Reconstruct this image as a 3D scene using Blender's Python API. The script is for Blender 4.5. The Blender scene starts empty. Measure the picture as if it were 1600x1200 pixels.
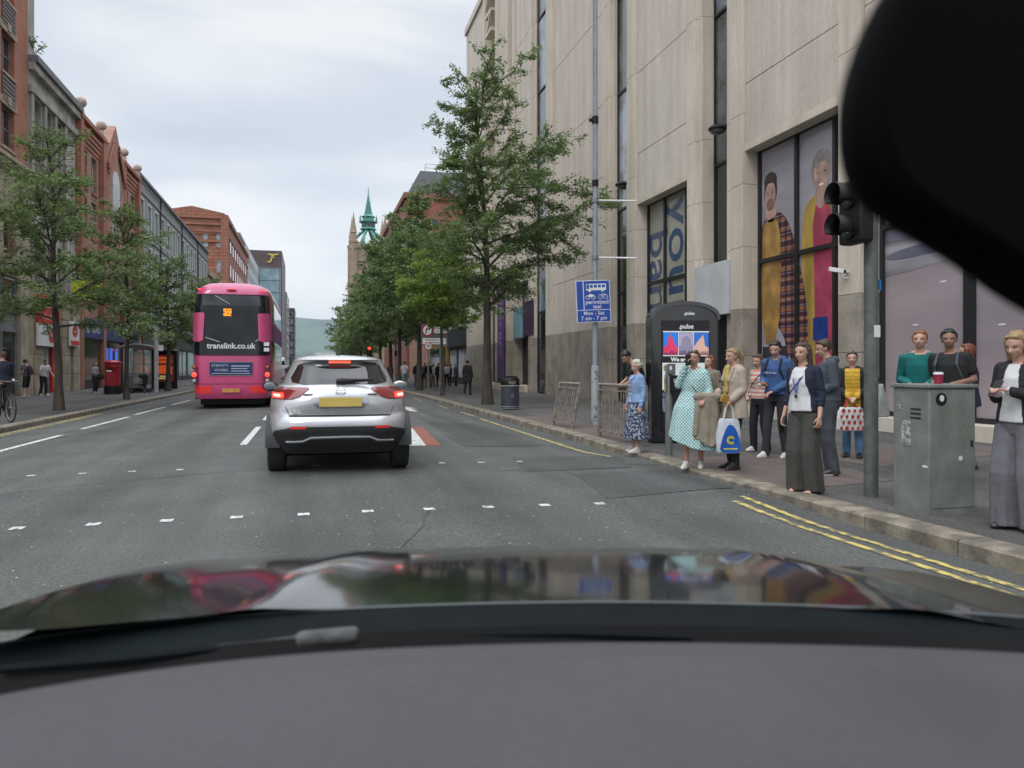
import bpy, bmesh, math, random
import numpy as np
from mathutils import Matrix, Vector
R = math.radians; PI = math.pi
S = bpy.context.scene; C = S.collection
# ---------- camera ----------
F_PX, VPX, HOR, CAMH = 1200.0, 483.0, 575.0, 1.33
YAW = math.atan((800 - VPX) / F_PX)
FW = Vector((math.sin(YAW), math.cos(YAW), 0)); RT = Vector((math.cos(YAW), -math.sin(YAW), 0))
cd = bpy.data.cameras.new('camera'); cam = bpy.data.objects.new('camera', cd); C.objects.link(cam)
cam.location = (0, 0, CAMH); cam.rotation_euler = (PI / 2, 0, -YAW)
cd.sensor_width = 36; cd.lens = 36 * F_PX / 1600; cd.shift_y = -(600 - HOR) / 1600
cd.clip_start = 0.05; cd.clip_end = 20000
cd.dof.use_dof = True; cd.dof.focus_distance = 14; cd.dof.aperture_fstop = 4.6
S.camera = cam
# ---------- world: overcast sky ----------
W = bpy.data.worlds.new('World'); S.world = W; W.use_nodes = True
nt = W.node_tree; N = nt.nodes; L = nt.links; N.clear()
SUN_EL, SUN_ROT = R(48), R(215)
sky = N.new('ShaderNodeTexSky'); sky.sky_type = 'NISHITA'; sky.sun_disc = False
sky.sun_elevation = SUN_EL; sky.sun_rotation = SUN_ROT; sky.air_density = 1.4; sky.dust_density = 3
skm = N.new('ShaderNodeVectorMath'); skm.operation = 'SCALE'; skm.inputs[3].default_value = 0.10
L.new(sky.outputs[0], skm.inputs[0])
tc = N.new('ShaderNodeTexCoord'); sep = N.new('ShaderNodeSeparateXYZ'); L.new(tc.outputs['Generated'], sep.inputs[0])
mp = N.new('ShaderNodeMapping'); mp.inputs['Scale'].default_value = (1.0, 1.0, 3.6); mp.inputs['Rotation'].default_value = (0.12, -0.10, 0)
L.new(tc.outputs['Generated'], mp.inputs[0])
nz = N.new('ShaderNodeTexNoise'); nz.inputs['Scale'].default_value = 1.9; nz.inputs['Detail'].default_value = 5; nz.inputs['Roughness'].default_value = .48
nz.inputs['Distortion'].default_value = .35
L.new(mp.outputs[0], nz.inputs['Vector'])
cr = N.new('ShaderNodeValToRGB'); L.new(nz.outputs['Fac'], cr.inputs[0])
cr.color_ramp.elements[0].position = .36; cr.color_ramp.elements[0].color = (.62, .68, .77, 1)
cr.color_ramp.elements[1].position = .62; cr.color_ramp.elements[1].color = (.94, .95, .965, 1)
e = cr.color_ramp.elements.new(.5); e.color = (.74, .785, .85, 1)
el = N.new('ShaderNodeValToRGB'); L.new(sep.outputs['Z'], el.inputs[0])   # the cloud sheet thins and brightens overhead
el.color_ramp.elements[0].position = 0.0; el.color_ramp.elements[0].color = (.30, .30, .30, 1)
el.color_ramp.elements[1].position = 1.0; el.color_ramp.elements[1].color = (1, 1, 1, 1)
e = el.color_ramp.elements.new(.42); e.color = (.27, .27, .27, 1)
e = el.color_ramp.elements.new(.12); e.color = (.31, .31, .31, 1)
ml = N.new('ShaderNodeVectorMath'); ml.operation = 'MULTIPLY'; L.new(cr.outputs[0], ml.inputs[0]); L.new(el.outputs[0], ml.inputs[1])
ms = N.new('ShaderNodeVectorMath'); ms.operation = 'SCALE'; ms.inputs[3].default_value = 3.3; L.new(ml.outputs[0], ms.inputs[0])
mx = N.new('ShaderNodeMixRGB'); mx.inputs[0].default_value = .9; L.new(skm.outputs[0], mx.inputs[1]); L.new(ms.outputs[0], mx.inputs[2])
bg = N.new('ShaderNodeBackground'); bg.inputs[1].default_value = 1.0; L.new(mx.outputs[0], bg.inputs[0])
wo = N.new('ShaderNodeOutputWorld'); L.new(bg.outputs[0], wo.inputs[0])
sl = bpy.data.lights.new('sun', 'SUN'); sl.energy = 0.9; sl.angle = R(18); sl.color = (1, .96, .9)
so = bpy.data.objects.new('sun', sl); C.objects.link(so)
sd = Vector((math.sin(SUN_ROT) * math.cos(SUN_EL), math.cos(SUN_ROT) * math.cos(SUN_EL), math.sin(SUN_EL)))
so.rotation_euler = sd.to_track_quat('Z', 'Y').to_euler(); so.location = (0, 0, 60)
vs_ = S.view_settings; vs_.view_transform = 'Standard'; vs_.look = 'None'; vs_.exposure = 0.20; vs_.gamma = 1.0
# ---------- geometry helpers ----------
def gp(u, v, z=.02):          # where a foot seen at this pixel of the photograph stands on the ground
    d = (CAMH - z) * F_PX / (v - HOR); p = FW * d + RT * (d * (u - 800) / F_PX)
    return (p.x, p.y, z)
class MB:
    def __init__(s, off=(0, 0, 0)):
        s.v = []; s.f = []; s.mi = []; s.mats = []; s.c = 0; s.M = Matrix.Translation(-Vector(off))
        s.off = Vector(off)
    def m(s, mat):
        if mat not in s.mats: s.mats.append(mat)
        s.c = s.mats.index(mat); return s
    def at(s, M=None): s.M = Matrix.Translation(-s.off) @ (M or Matrix()); return s
    def add(s, vs, fs):
        b = len(s.v); s.v += [tuple(s.M @ Vector(p)) for p in vs]
        s.f += [tuple(b + i for i in f) for f in fs]; s.mi += [s.c] * len(fs); return s
    def box(s, x0, y0, z0, x1, y1, z1):
        if x0 > x1: x0, x1 = x1, x0
        if y0 > y1: y0, y1 = y1, y0
        if z0 > z1: z0, z1 = z1, z0
        return s.add([(x0, y0, z0), (x1, y0, z0), (x1, y1, z0), (x0, y1, z0), (x0, y0, z1), (x1, y0, z1), (x1, y1, z1), (x0, y1, z1)],
                     [(3, 2, 1, 0), (4, 5, 6, 7), (0, 1, 5, 4), (1, 2, 6, 5), (2, 3, 7, 6), (3, 0, 4, 7)])
    def cbox(s, c, h): return s.box(c[0] - h[0], c[1] - h[1], c[2] - h[2], c[0] + h[0], c[1] + h[1], c[2] + h[2])
    def tube(s, pts, r, n=10, cap=True):
        pts = [Vector(p) for p in pts]; k = len(pts)
        if not isinstance(r, (list, tuple)): r = [r] * k
        vs = []; fs = []; px = None
        for i, p in enumerate(pts):
            t = (pts[min(i + 1, k - 1)] - pts[max(i - 1, 0)]).normalized()
            if px is None: px = t.orthogonal().normalized()
            px = (px - t * px.dot(t)).normalized(); py = t.cross(px)
            for j in range(n):
                a = 2 * PI * j / n; vs.append(p + (px * math.cos(a) + py * math.sin(a)) * r[i])
        for i in range(k - 1):
            for j in range(n):
                j2 = (j + 1) % n; fs.append((i * n + j, i * n + j2, (i + 1) * n + j2, (i + 1) * n + j))
        if cap: fs += [tuple(range(n - 1, -1, -1)), tuple((k - 1) * n + j for j in range(n))]
        return s.add(vs, fs)
    def lathe(s, prof, n=20, c=(0, 0, 0)):
        vs = []; fs = []; k = len(prof)
        for r, z in prof:
            for j in range(n): vs.append((c[0] + r * math.cos(2 * PI * j / n), c[1] + r * math.sin(2 * PI * j / n), c[2] + z))
        for i in range(k - 1):
            for j in range(n):
                j2 = (j + 1) % n; fs.append((i * n + j, i * n + j2, (i + 1) * n + j2, (i + 1) * n + j))
        fs += [tuple(range(n - 1, -1, -1)), tuple((k - 1) * n + j for j in range(n))]
        return s.add(vs, fs)
    def ell(s, c, r, n=12, m=8):
        vs = []; fs = []
        for i in range(1, m):
            a = PI * i / m - PI / 2
            for j in range(n): b = 2 * PI * j / n; vs.append((c[0] + r[0] * math.cos(a) * math.cos(b), c[1] + r[1] * math.cos(a) * math.sin(b), c[2] + r[2] * math.sin(a)))
        for i in range(m - 2):
            for j in range(n): j2 = (j + 1) % n; fs.append((i * n + j, i * n + j2, (i + 1) * n + j2, (i + 1) * n + j))
        b = len(vs); vs += [(c[0], c[1], c[2] - r[2]), (c[0], c[1], c[2] + r[2])]
        for j in range(n): j2 = (j + 1) % n; fs += [(b, j2, j), (b + 1, (m - 2) * n + j, (m - 2) * n + j2)]
        return s.add(vs, fs)
    def loft(s, rings, cap=True):     # rings: lists of points of equal length
        n = len(rings[0]); vs = [p for r in rings for p in r]; fs = []
        for i in range(len(rings) - 1):
            for j in range(n): j2 = (j + 1) % n; fs.append((i * n + j, i * n + j2, (i + 1) * n + j2, (i + 1) * n + j))
        if cap: fs += [tuple(range(n - 1, -1, -1)), tuple((len(rings) - 1) * n + j for j in range(n))]
        return s.add(vs, fs)
    def prism(s, poly, ax, a, b):     # polygon in the two other axes, extruded along ax from a to b
        def P(p, t): return {'x': (t, p[0], p[1]), 'y': (p[0], t, p[1]), 'z': (p[0], p[1], t)}[ax]
        n = len(poly); vs = [P(p, a) for p in poly] + [P(p, b) for p in poly]
        fs = [tuple(range(n - 1, -1, -1)), tuple(range(n, 2 * n))] + [(j, (j + 1) % n, n + (j + 1) % n, n + j) for j in range(n)]
        return s.add(vs, fs)
    def quad(s, *p): return s.add(p, [tuple(range(len(p)))])
    def text(s, txt, size, M, ext=.002, align='CENTER', sx=1, off=0):
        cu = bpy.data.curves.new('t', 'FONT'); cu.body = txt; cu.size = size; cu.extrude = ext; cu.align_x = align; cu.align_y = 'CENTER'; cu.resolution_u = 3; cu.offset = off
        o = bpy.data.objects.new('t', cu); C.objects.link(o)
        me = bpy.data.meshes.new_from_object(o.evaluated_get(bpy.context.evaluated_depsgraph_get()))
        K = s.M; s.M = K @ M @ Matrix.Diagonal((sx, 1, 1, 1))
        s.add([v.co[:] for v in me.vertices], [tuple(p.vertices) for p in me.polygons]); s.M = K
        bpy.data.objects.remove(o); bpy.data.curves.remove(cu); bpy.data.meshes.remove(me); return s
    def build(s, name, parent=None, ang=40, bevel=0, sub=0, fix=True):
        me = bpy.data.meshes.new(name); me.from_pydata(s.v, [], s.f)
        for m in s.mats: me.materials.append(m)
        if len(s.mats) > 1: me.polygons.foreach_set('material_index', s.mi)
        if fix:
            b = bmesh.new(); b.from_mesh(me); bmesh.ops.recalc_face_normals(b, faces=b.faces); b.to_mesh(me); b.free()
        if ang:
            me.polygons.foreach_set('use_smooth', [True] * len(me.polygons)); me.set_sharp_from_angle(angle=R(ang))
        o = bpy.data.objects.new(name, me); C.objects.link(o)
        if parent: o.parent = parent
        else: o.location = s.off
        if bevel:
            k = o.modifiers.new('b', 'BEVEL'); k.width = bevel; k.segments = 2; k.limit_method = 'ANGLE'; k.angle_limit = R(50)
        if sub: k = o.modifiers.new('s', 'SUBSURF'); k.levels = k.render_levels = sub
        return o
def tag(o, label=None, cat=None, group=None, kind=None):
    for k, v in (('label', label), ('category', cat), ('group', group), ('kind', kind)):
        if v: o[k] = v
    return o
def thing(name, loc, label, cat, group=None, rz=0):
    o = bpy.data.objects.new(name, None); C.objects.link(o); o.location = loc; o.rotation_euler = (0, 0, rz); o.empty_display_size = .2
    return tag(o, label, cat, group)
def copy_tree(o, parent=None):
    c = o.copy(); C.objects.link(c); c.parent = parent
    for ch in list(o.children): copy_tree(ch, c)
    return c
def struct(name, mb, **k): return tag(mb.build(name, **k), kind='structure')
def RZ(a): return Matrix.Rotation(a, 4, 'Z')
def RX(a): return Matrix.Rotation(a, 4, 'X')
def RY(a): return Matrix.Rotation(a, 4, 'Y')
def TR(*p): return Matrix.Translation(p)
# ---------- materials ----------
_mc = {}
def mat(name, col, rough=.6, var=.12, scale=6, bump=0, bscale=None, metal=0, spec=.5, coat=0, emit=0, stretch=(1, 1, 1), col2=None, lo=.4, hi=.65, trans=0, detail=6, fine=0):
    if name in _mc: return _mc[name]
    m = bpy.data.materials.new(name); m.use_nodes = True; _mc[name] = m
    n = m.node_tree.nodes; l = m.node_tree.links; b = n['Principled BSDF']
    c2 = col2 or tuple(max(0, x * (1 - 2.2 * var)) for x in col)
    b.inputs['Roughness'].default_value = rough; b.inputs['Metallic'].default_value = metal
    b.inputs['Specular IOR Level'].default_value = spec; b.inputs['Coat Weight'].default_value = coat; b.inputs['Coat Roughness'].default_value = .06
    t = n.new('ShaderNodeTexCoord'); mpp = n.new('ShaderNodeMapping'); mpp.inputs['Scale'].default_value = stretch; l.new(t.outputs['Object'], mpp.inputs[0])
    q = n.new('ShaderNodeTexNoise'); q.inputs['Scale'].default_value = scale; q.inputs['Detail'].default_value = detail; l.new(mpp.outputs[0], q.inputs['Vector'])
    r = n.new('ShaderNodeValToRGB'); l.new(q.outputs['Fac'], r.inputs[0]); r.color_ramp.elements[0].position = lo; r.color_ramp.elements[1].position = hi
    r.color_ramp.elements[0].color = (*c2, 1); r.color_ramp.elements[1].color = (*col, 1)
    out = r.outputs[0]
    if fine:
        q3 = n.new('ShaderNodeTexNoise'); q3.inputs['Scale'].default_value = scale * 14; q3.inputs['Detail'].default_value = 3; l.new(mpp.outputs[0], q3.inputs['Vector'])
        r3 = n.new('ShaderNodeMapRange'); l.new(q3.outputs['Fac'], r3.inputs[0]); r3.inputs[1].default_value = .3; r3.inputs[2].default_value = .7; r3.inputs[3].default_value = 1 - fine; r3.inputs[4].default_value = 1 + fine
        vm = n.new('ShaderNodeVectorMath'); vm.operation = 'SCALE'; l.new(out, vm.inputs[0]); l.new(r3.outputs[0], vm.inputs[3]); out = vm.outputs[0]
    l.new(out, b.inputs['Base Color'])
    if emit: l.new(out, b.inputs['Emission Color']); b.inputs['Emission Strength'].default_value = emit
    if trans: b.inputs['Transmission Weight'].default_value = trans
    if bump:
        q2 = n.new('ShaderNodeTexNoise'); q2.inputs['Scale'].default_value = bscale or scale * 5; q2.inputs['Detail'].default_value = 4; l.new(mpp.outputs[0], q2.inputs['Vector'])
        bp = n.new('ShaderNodeBump'); bp.inputs['Strength'].default_value = bump; bp.inputs['Distance'].default_value = .02; l.new(q2.outputs['Fac'], bp.inputs['Height']); l.new(bp.outputs[0], b.inputs['Normal'])
    m['_out'] = 1
    return m
def base_in(m):     # socket that now feeds the base colour
    b = m.node_tree.nodes['Principled BSDF']; return b, b.inputs['Base Color'].links[0].from_socket
def brick(name, col, col2, mortar, sc=1, plane='yz', rough=.85):
    if name in _mc: return _mc[name]
    m = mat(name, col, rough, .1, .8); n = m.node_tree.nodes; l = m.node_tree.links; b, s0 = base_in(m)
    t = n.new('ShaderNodeTexCoord'); sp = n.new('ShaderNodeSeparateXYZ'); l.new(t.outputs['Object'], sp.inputs[0])
    cb = n.new('ShaderNodeCombineXYZ'); l.new(sp.outputs['Y' if plane == 'yz' else 'X'], cb.inputs[0]); l.new(sp.outputs['Z'], cb.inputs[1])
    k = n.new('ShaderNodeTexBrick'); l.new(cb.outputs[0], k.inputs['Vector']); k.inputs['Scale'].default_value = 1
    sc = sc * 1.5; k.inputs['Brick Width'].default_value = .225 * sc; k.inputs['Row Height'].default_value = .075 * sc; k.inputs['Mortar Size'].default_value = .011 * sc
    k.inputs['Color1'].default_value = (*col, 1); k.inputs['Color2'].default_value = (*col2, 1); k.inputs['Mortar'].default_value = (*mortar, 1)
    mm = n.new('ShaderNodeMixRGB'); mm.blend_type = 'MULTIPLY'; mm.inputs[0].default_value = .6
    q = n.new('ShaderNodeTexNoise'); q.inputs['Scale'].default_value = .7; l.new(t.outputs['Object'], q.inputs['Vector'])
    r = n.new('ShaderNodeValToRGB'); l.new(q.outputs['Fac'], r.inputs[0]); r.color_ramp.elements[0].position = .35; r.color_ramp.elements[0].color = (.62, .62, .62, 1); r.color_ramp.elements[1].position = .6
    l.new(k.outputs['Color'], mm.inputs[1]); l.new(r.outputs[0], mm.inputs[2]); l.new(mm.outputs[0], b.inputs['Base Color'])
    return m
def stripes(name, c1, c2, period, duty=.5, axis='Z', rough=.8):
    m = mat(name, c1, rough, .08, 20); n = m.node_tree.nodes; l = m.node_tree.links; b, s0 = base_in(m)
    t = n.new('ShaderNodeTexCoord'); sp = n.new('ShaderNodeSeparateXYZ'); l.new(t.outputs['Object'], sp.inputs[0])
    a = n.new('ShaderNodeMath'); a.operation = 'DIVIDE'; l.new(sp.outputs[axis], a.inputs[0]); a.inputs[1].default_value = period
    f = n.new('ShaderNodeMath'); f.operation = 'FRACT'; l.new(a.outputs[0], f.inputs[0])
    g = n.new('ShaderNodeMath'); g.operation = 'GREATER_THAN'; l.new(f.outputs[0], g.inputs[0]); g.inputs[1].default_value = duty
    x = n.new('ShaderNodeMixRGB'); l.new(g.outputs[0], x.inputs[0]); l.new(s0, x.inputs[1]); x.inputs[2].default_value = (*c2, 1); l.new(x.outputs[0], b.inputs['Base Color'])
    return m
def spots(name, c1, c2, scale, thr=.35, rough=.8, noise=False, jit=.3):
    m = mat(name, c1, rough, .08, 20); n = m.node_tree.nodes; l = m.node_tree.links; b, s0 = base_in(m)
    t = n.new('ShaderNodeTexCoord'); k = n.new('ShaderNodeTexNoise' if noise else 'ShaderNodeTexVoronoi'); k.inputs['Scale'].default_value = scale; l.new(t.outputs['Object'], k.inputs['Vector'])
    if not noise: k.inputs['Randomness'].default_value = jit
    g = n.new('ShaderNodeMath'); g.operation = 'GREATER_THAN' if noise else 'LESS_THAN'; l.new(k.outputs[0], g.inputs[0]); g.inputs[1].default_value = thr
    x = n.new('ShaderNodeMixRGB'); l.new(g.outputs[0], x.inputs[0]); l.new(s0, x.inputs[1]); x.inputs[2].default_value = (*c2, 1); l.new(x.outputs[0], b.inputs['Base Color'])
    return m
def glass(name='window glass', col=(.02, .025, .03), rough=.06, curt=.25):     # dark room behind a pane: glossy, uneven
    return mat(name, col, rough, curt, 1.3, spec=.8, coat=.4, bump=.02, bscale=2)
def asphalt(name, col, specks=True):
    m = mat(name, col, .85, .13, .9, bump=.35, bscale=160, col2=tuple(x * .72 for x in col), lo=.3, hi=.7)
    n = m.node_tree.nodes; l = m.node_tree.links; b, s0 = base_in(m)
    t = n.new('ShaderNodeTexCoord'); k = n.new('ShaderNodeTexNoise'); k.inputs['Scale'].default_value = 34; k.inputs['Detail'].default_value = 6; k.inputs['Roughness'].default_value = .75; l.new(t.outputs['Object'], k.inputs['Vector'])
    mr = n.new('ShaderNodeMapRange'); l.new(k.outputs['Fac'], mr.inputs[0]); mr.inputs[1].default_value = .3; mr.inputs[2].default_value = .7; mr.inputs[3].default_value = .38; mr.inputs[4].default_value = 1.62
    v = n.new('ShaderNodeVectorMath'); v.operation = 'SCALE'; l.new(s0, v.inputs[0]); l.new(mr.outputs[0], v.inputs[3]); o = v.outputs[0]
    mq = n.new('ShaderNodeMapping'); mq.inputs['Scale'].default_value = (1.3, .07, 1); l.new(t.outputs['Object'], mq.inputs[0])      # wheel tracks and old stains along the lanes
    kq = n.new('ShaderNodeTexNoise'); kq.inputs['Scale'].default_value = 1; kq.inputs['Detail'].default_value = 5; l.new(mq.outputs[0], kq.inputs['Vector'])
    mr2 = n.new('ShaderNodeMapRange'); l.new(kq.outputs['Fac'], mr2.inputs[0]); mr2.inputs[1].default_value = .35; mr2.inputs[2].default_value = .65; mr2.inputs[3].default_value = .72; mr2.inputs[4].default_value = 1.2
    v2 = n.new('ShaderNodeVectorMath'); v2.operation = 'SCALE'; l.new(o, v2.inputs[0]); l.new(mr2.outputs[0], v2.inputs[3]); o = v2.outputs[0]
    if specks:
        k2 = n.new('ShaderNodeTexVoronoi'); k2.inputs['Scale'].default_value = 8.5; l.new(t.outputs['Object'], k2.inputs['Vector'])
        g = n.new('ShaderNodeMath'); g.operation = 'LESS_THAN'; l.new(k2.outputs['Distance'], g.inputs[0]); g.inputs[1].default_value = .07
        cc = n.new('ShaderNodeSeparateColor'); l.new(k2.outputs['Color'], cc.inputs[0]); g2 = n.new('ShaderNodeMath'); g2.operation = 'GREATER_THAN'; l.new(cc.outputs[0], g2.inputs[0]); g2.inputs[1].default_value = .55
        g3 = n.new('ShaderNodeMath'); g3.operation = 'MULTIPLY'; l.new(g.outputs[0], g3.inputs[0]); l.new(g2.outputs[0], g3.inputs[1])
        x = n.new('ShaderNodeMixRGB'); l.new(g3.outputs[0], x.inputs[0]); l.new(o, x.inputs[1]); x.inputs[2].default_value = (.5, .5, .47, 1); o = x.outputs[0]
    l.new(o, b.inputs['Base Color']); return m
M_asph = asphalt('road asphalt', (.096, .101, .096)); M_asph2 = asphalt('patched asphalt', (.072, .075, .073), False)
M_pave = asphalt('pavement asphalt', (.105, .102, .098), False)
M_redpave = brick('red paviours', (.155, .12, .11), (.13, .10, .095), (.09, .085, .08), 1, 'xz')
M_kerb = mat('granite kerb', (.29, .255, .195), .8, .2, 4, bump=.3, col2=(.13, .115, .09), fine=.2)
M_wht = mat('white road paint', (.62, .62, .60), .75, .12, 16, col2=(.20, .20, .20), lo=.38, hi=.5, fine=.2)
M_yel = mat('yellow road paint', (.56, .45, .14), .75, .12, 11, col2=(.17, .155, .11), lo=.44, hi=.54, fine=.2)
M_trav = mat('travertine', (.59, .53, .455), .75, .12, 1.5, bump=.35, bscale=9, stretch=(1, 1, .3), col2=(.51, .455, .385), lo=.32, hi=.6, fine=.1)
M_trav2 = mat('travertine pillar', (.63, .565, .48), .75, .1, 1.1, bump=.15, bscale=5, stretch=(1, 1, .3), col2=(.53, .47, .39), lo=.35, hi=.65, fine=.06)
def streaks(m, lo, hi, sc=2.4):      # old rain runs down the stone
    n = m.node_tree.nodes; l = m.node_tree.links; b, s0 = base_in(m); t = n.new('ShaderNodeTexCoord'); q = n.new('ShaderNodeMapping'); q.inputs['Scale'].default_value = (sc, sc, .07); l.new(t.outputs['Object'], q.inputs[0])
    k = n.new('ShaderNodeTexNoise'); k.inputs['Scale'].default_value = 1; k.inputs['Detail'].default_value = 6; k.inputs['Roughness'].default_value = .65; l.new(q.outputs[0], k.inputs['Vector'])
    r = n.new('ShaderNodeMapRange'); l.new(k.outputs['Fac'], r.inputs[0]); r.inputs[1].default_value = .36; r.inputs[2].default_value = .6; r.inputs[3].default_value = lo; r.inputs[4].default_value = hi
    v = n.new('ShaderNodeVectorMath'); v.operation = 'SCALE'; l.new(s0, v.inputs[0]); l.new(r.outputs[0], v.inputs[3]); l.new(v.outputs[0], b.inputs['Base Color'])
streaks(M_trav, .87, 1.03); streaks(M_trav2, .88, 1.02)
M_plin = mat('stained granite', (.36, .325, .27), .8, .15, 1.3, bump=.2, col2=(.24, .215, .18), lo=.35, hi=.65, fine=.15)
M_dark = mat('dark metal', (.018, .018, .02), .45, .1, 3)
M_blk = mat('black plastic', (.010, .010, .011), .55, .1, 8, spec=.35)
M_rub = mat('rubber', (.018, .018, .018), .85, .1, 20)
M_grey = mat('galvanised grey', (.26, .27, .28), .5, .12, 5, metal=.4, fine=.1)
M_postg = mat('grey painted post', (.13, .15, .145), .5, .1, 4)
M_white = mat('white', (.75, .75, .75), .5, .05, 4)
M_glass = glass(); M_glass2 = glass('pale window glass', (.30, .36, .42), .08, .3)
M_chrome = mat('chrome', (.7, .7, .7), .12, .03, 3, metal=1)
# ---------- ground, road, pavements ----------
KR = [(-12, 4.75), (9, 4.75), (11, 4.85), (13, 4.97), (20, 5.1), (35, 5.2), (60, 5.2), (130, 5.2), (260, 5.0), (600, 5.0)]
def kr(y):
    for (a, xa), (b, xb) in zip(KR, KR[1:]):
        if y <= b: return xa + (xb - xa) * max(0, (y - a)) / (b - a)
    return KR[-1][1]
XL = -6.5
def sst(a, b, t): t = min(1, max(0, (t - a) / (b - a))); return t * t * (3 - 2 * t)
def rz_(x, y=50): return -.095 * (abs(x + .9) / 5.7) ** 2 + .072 * sst(2.6, 4.7, x) * sst(5.8, 7.6, y) * (1 - sst(10.6, 12.4, y))      # the gutter rises to the dropped kerb of the crossing
g = MB(); g.m(mat('ground soil', (.13, .14, .11), .95, .2, .05)); g.quad((-9000, -400, -.3), (9000, -400, -.3), (9000, 14000, -.3), (-9000, 14000, -.3)); struct('ground', g)
g = MB(); g.m(M_asph); ys = [-12 + i * .5 for i in range(64)] + [20 + i * 2 for i in range(21)] + [70, 80, 100, 130, 170, 220, 300, 450, 600]
vs = []; K = 24
for y in ys:
    for k in range(K + 1): x = XL + (kr(y) - XL) * k / K; vs.append((x, y, rz_(x, y)))
g.add(vs, [(i * (K + 1) + k, i * (K + 1) + k + 1, (i + 1) * (K + 1) + k + 1, (i + 1) * (K + 1) + k) for i in range(len(ys) - 1) for k in range(K)]); struct('road', g)
g = MB(); g.m(M_pave)
for a, b in zip(ys, ys[1:]): g.quad((kr(a) + .15, a, .02), (20, a, .02), (20, b, .02), (kr(b) + .15, b, .02))
struct('pavement', g)
g = MB(); g.m(M_pave); g.quad((-24, -12, .02), (XL - .15, -12, .02), (XL - .15, 600, .02), (-24, 600, .02)); struct('pavement', g)
random.seed(3)
def kerb(fx, sgn):
    g = MB(); g.m(M_kerb); y = -10
    while y < 130:
        n_ = y + .9 + random.random() * .15; a, b = fx(y), fx(n_ - .012); dz = random.uniform(-.004, .006)
        r = .018
        pr = lambda x, yy: [(x, yy, -.2), (x, yy, .028 + dz - r), (x + sgn * r, yy, .028 + dz), (x + sgn * .27, yy, .03 + dz), (x + sgn * .27, yy, -.2)]
        g.loft([pr(a, y), pr(b, n_ - .012)]); y = n_
    pr = lambda x, yy: [(x, yy, -.2), (x, yy, .03), (x + sgn * .15, yy, .03), (x + sgn * .15, yy, -.2)]
    g.loft([pr(fx(y), y), pr(fx(250), 250)]); struct('kerb', g, ang=20)
kerb(kr, 1); kerb(lambda y: XL, -1)
def sheet(g, pts, dz=.004): g.quad(*[(x, y, rz_(x, y) + dz) for x, y in pts])
def gridsheet(g, p, dz=.005, n=12):
    P = lambda i, j: tuple((1 - j / n) * ((1 - i / n) * p[0][k] + i / n * p[1][k]) + j / n * ((1 - i / n) * p[3][k] + i / n * p[2][k]) for k in (0, 1))
    for i in range(n):
        for j in range(n): sheet(g, [P(i, j), P(i + 1, j), P(i + 1, j + 1), P(i, j + 1)], dz)
def strip(g, x0, x1, y0, y1, w, dz=.006):
    n = max(1, int((y1 - y0) / .5))
    for i in range(n):
        a, b = i / n, (i + 1) / n; xa, xb = x0 + (x1 - x0) * a, x0 + (x1 - x0) * b; ya, yb = y0 + (y1 - y0) * a, y0 + (y1 - y0) * b
        sheet(g, [(xa - w / 2, ya), (xa + w / 2, ya), (xb + w / 2, yb), (xb - w / 2, yb)], dz)
g = MB(); g.m(M_asph2)
gridsheet(g, [(3.0, 7.5), (4.6, 7.7), (4.62, 9.2), (3.3, 9.3)]); gridsheet(g, [(2.75, 9.75), (4.2, 9.6), (4.55, 10.9), (3.0, 11.4)]); gridsheet(g, [(2.6, 13), (4.1, 13.2), (4.0, 19), (2.8, 19)])

random.seed(12)
def crack(x, y, dx, dy, n, w=.018):
    for k in range(n):
        x2, y2 = x + dx + random.uniform(-.06, .06), y + dy + random.uniform(-.05, .05); nx_, ny_ = (y2 - y), -(x2 - x); l_ = math.hypot(nx_, ny_); nx_, ny_ = nx_ / l_ * w, ny_ / l_ * w; sheet(g, [(x, y), (x + nx_, y + ny_), (x2 + nx_, y2 + ny_), (x2, y2)], .004); x, y = x2, y2
crack(-4.6, 8.6, .22, .10, 22); crack(-3.6, 16, .05, .5, 40); crack(2.4, 9.9, .2, -.02, 12, .03); crack(3.0, 6.9, .02, .2, 14); crack(-5.5, 12, .05, .3, 50, .03); crack(.4, 4.5, .03, .2, 14, .012)
struct('road_patch', g, ang=0)
g = MB(); g.m(M_wht)
for a, b in ((9.5, 13), (14.0, 17.5), (19.2, 23.6), (24.7, 29.3), (31, 35), (37, 41), (43, 47)): strip(g, -4.95, -4.9, a, b, .13)
for a, b in ((14, 18.2), (20.5, 24.5), (27, 31), (34, 38), (42, 46), (50, 54)): strip(g, -1.1, -1.1, a, b, .12)
strip(g, 1.82, 2.10, 13.3, 17.3, .30); strip(g, 2.3, 2.4, 24, 60, .2)
sheet(g, [(3.1, 24.4), (3.35, 24.4), (3.35, 26.2), (3.6, 26.2), (3.22, 27.6), (2.85, 26.2), (3.1, 26.2)], .006)
for k in range(10): x = -2.4 + k * .575; y = 7.18 + random.uniform(-.02, .02); sheet(g, [(x, y), (x + .105, y), (x + .105, y + .12), (x, y + .12)], .006)
for k in range(14):
    x = -4.55 + k * .575
    if -1.3 < x < -.2 or .1 < x < 1.2: continue
    y = 10.75; sheet(g, [(x, y), (x + .09, y), (x + .09, y + .1), (x, y + .1)], .006)
struct('road_marking', g, ang=0)
g = MB(); g.m(mat('red road surface', (.30, .10, .07), .8, .15, 8)); strip(g, 2.10, 2.40, 13.3, 17.6, .26, .005); struct('road_marking', g, ang=0)
g = MB(); g.m(M_yel)
strip(g, 4.17, 4.2, -8, 7.0, .075); strip(g, 4.37, 4.40, -8, 7.2, .075)
strip(g, 4.42, 4.62, 10.9, 21, .09)
for a, b in ((22, 24.4), (26.5, 29), (33, 36), (40, 43)): strip(g, 4.7, 4.72, a, b, .09)
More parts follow.
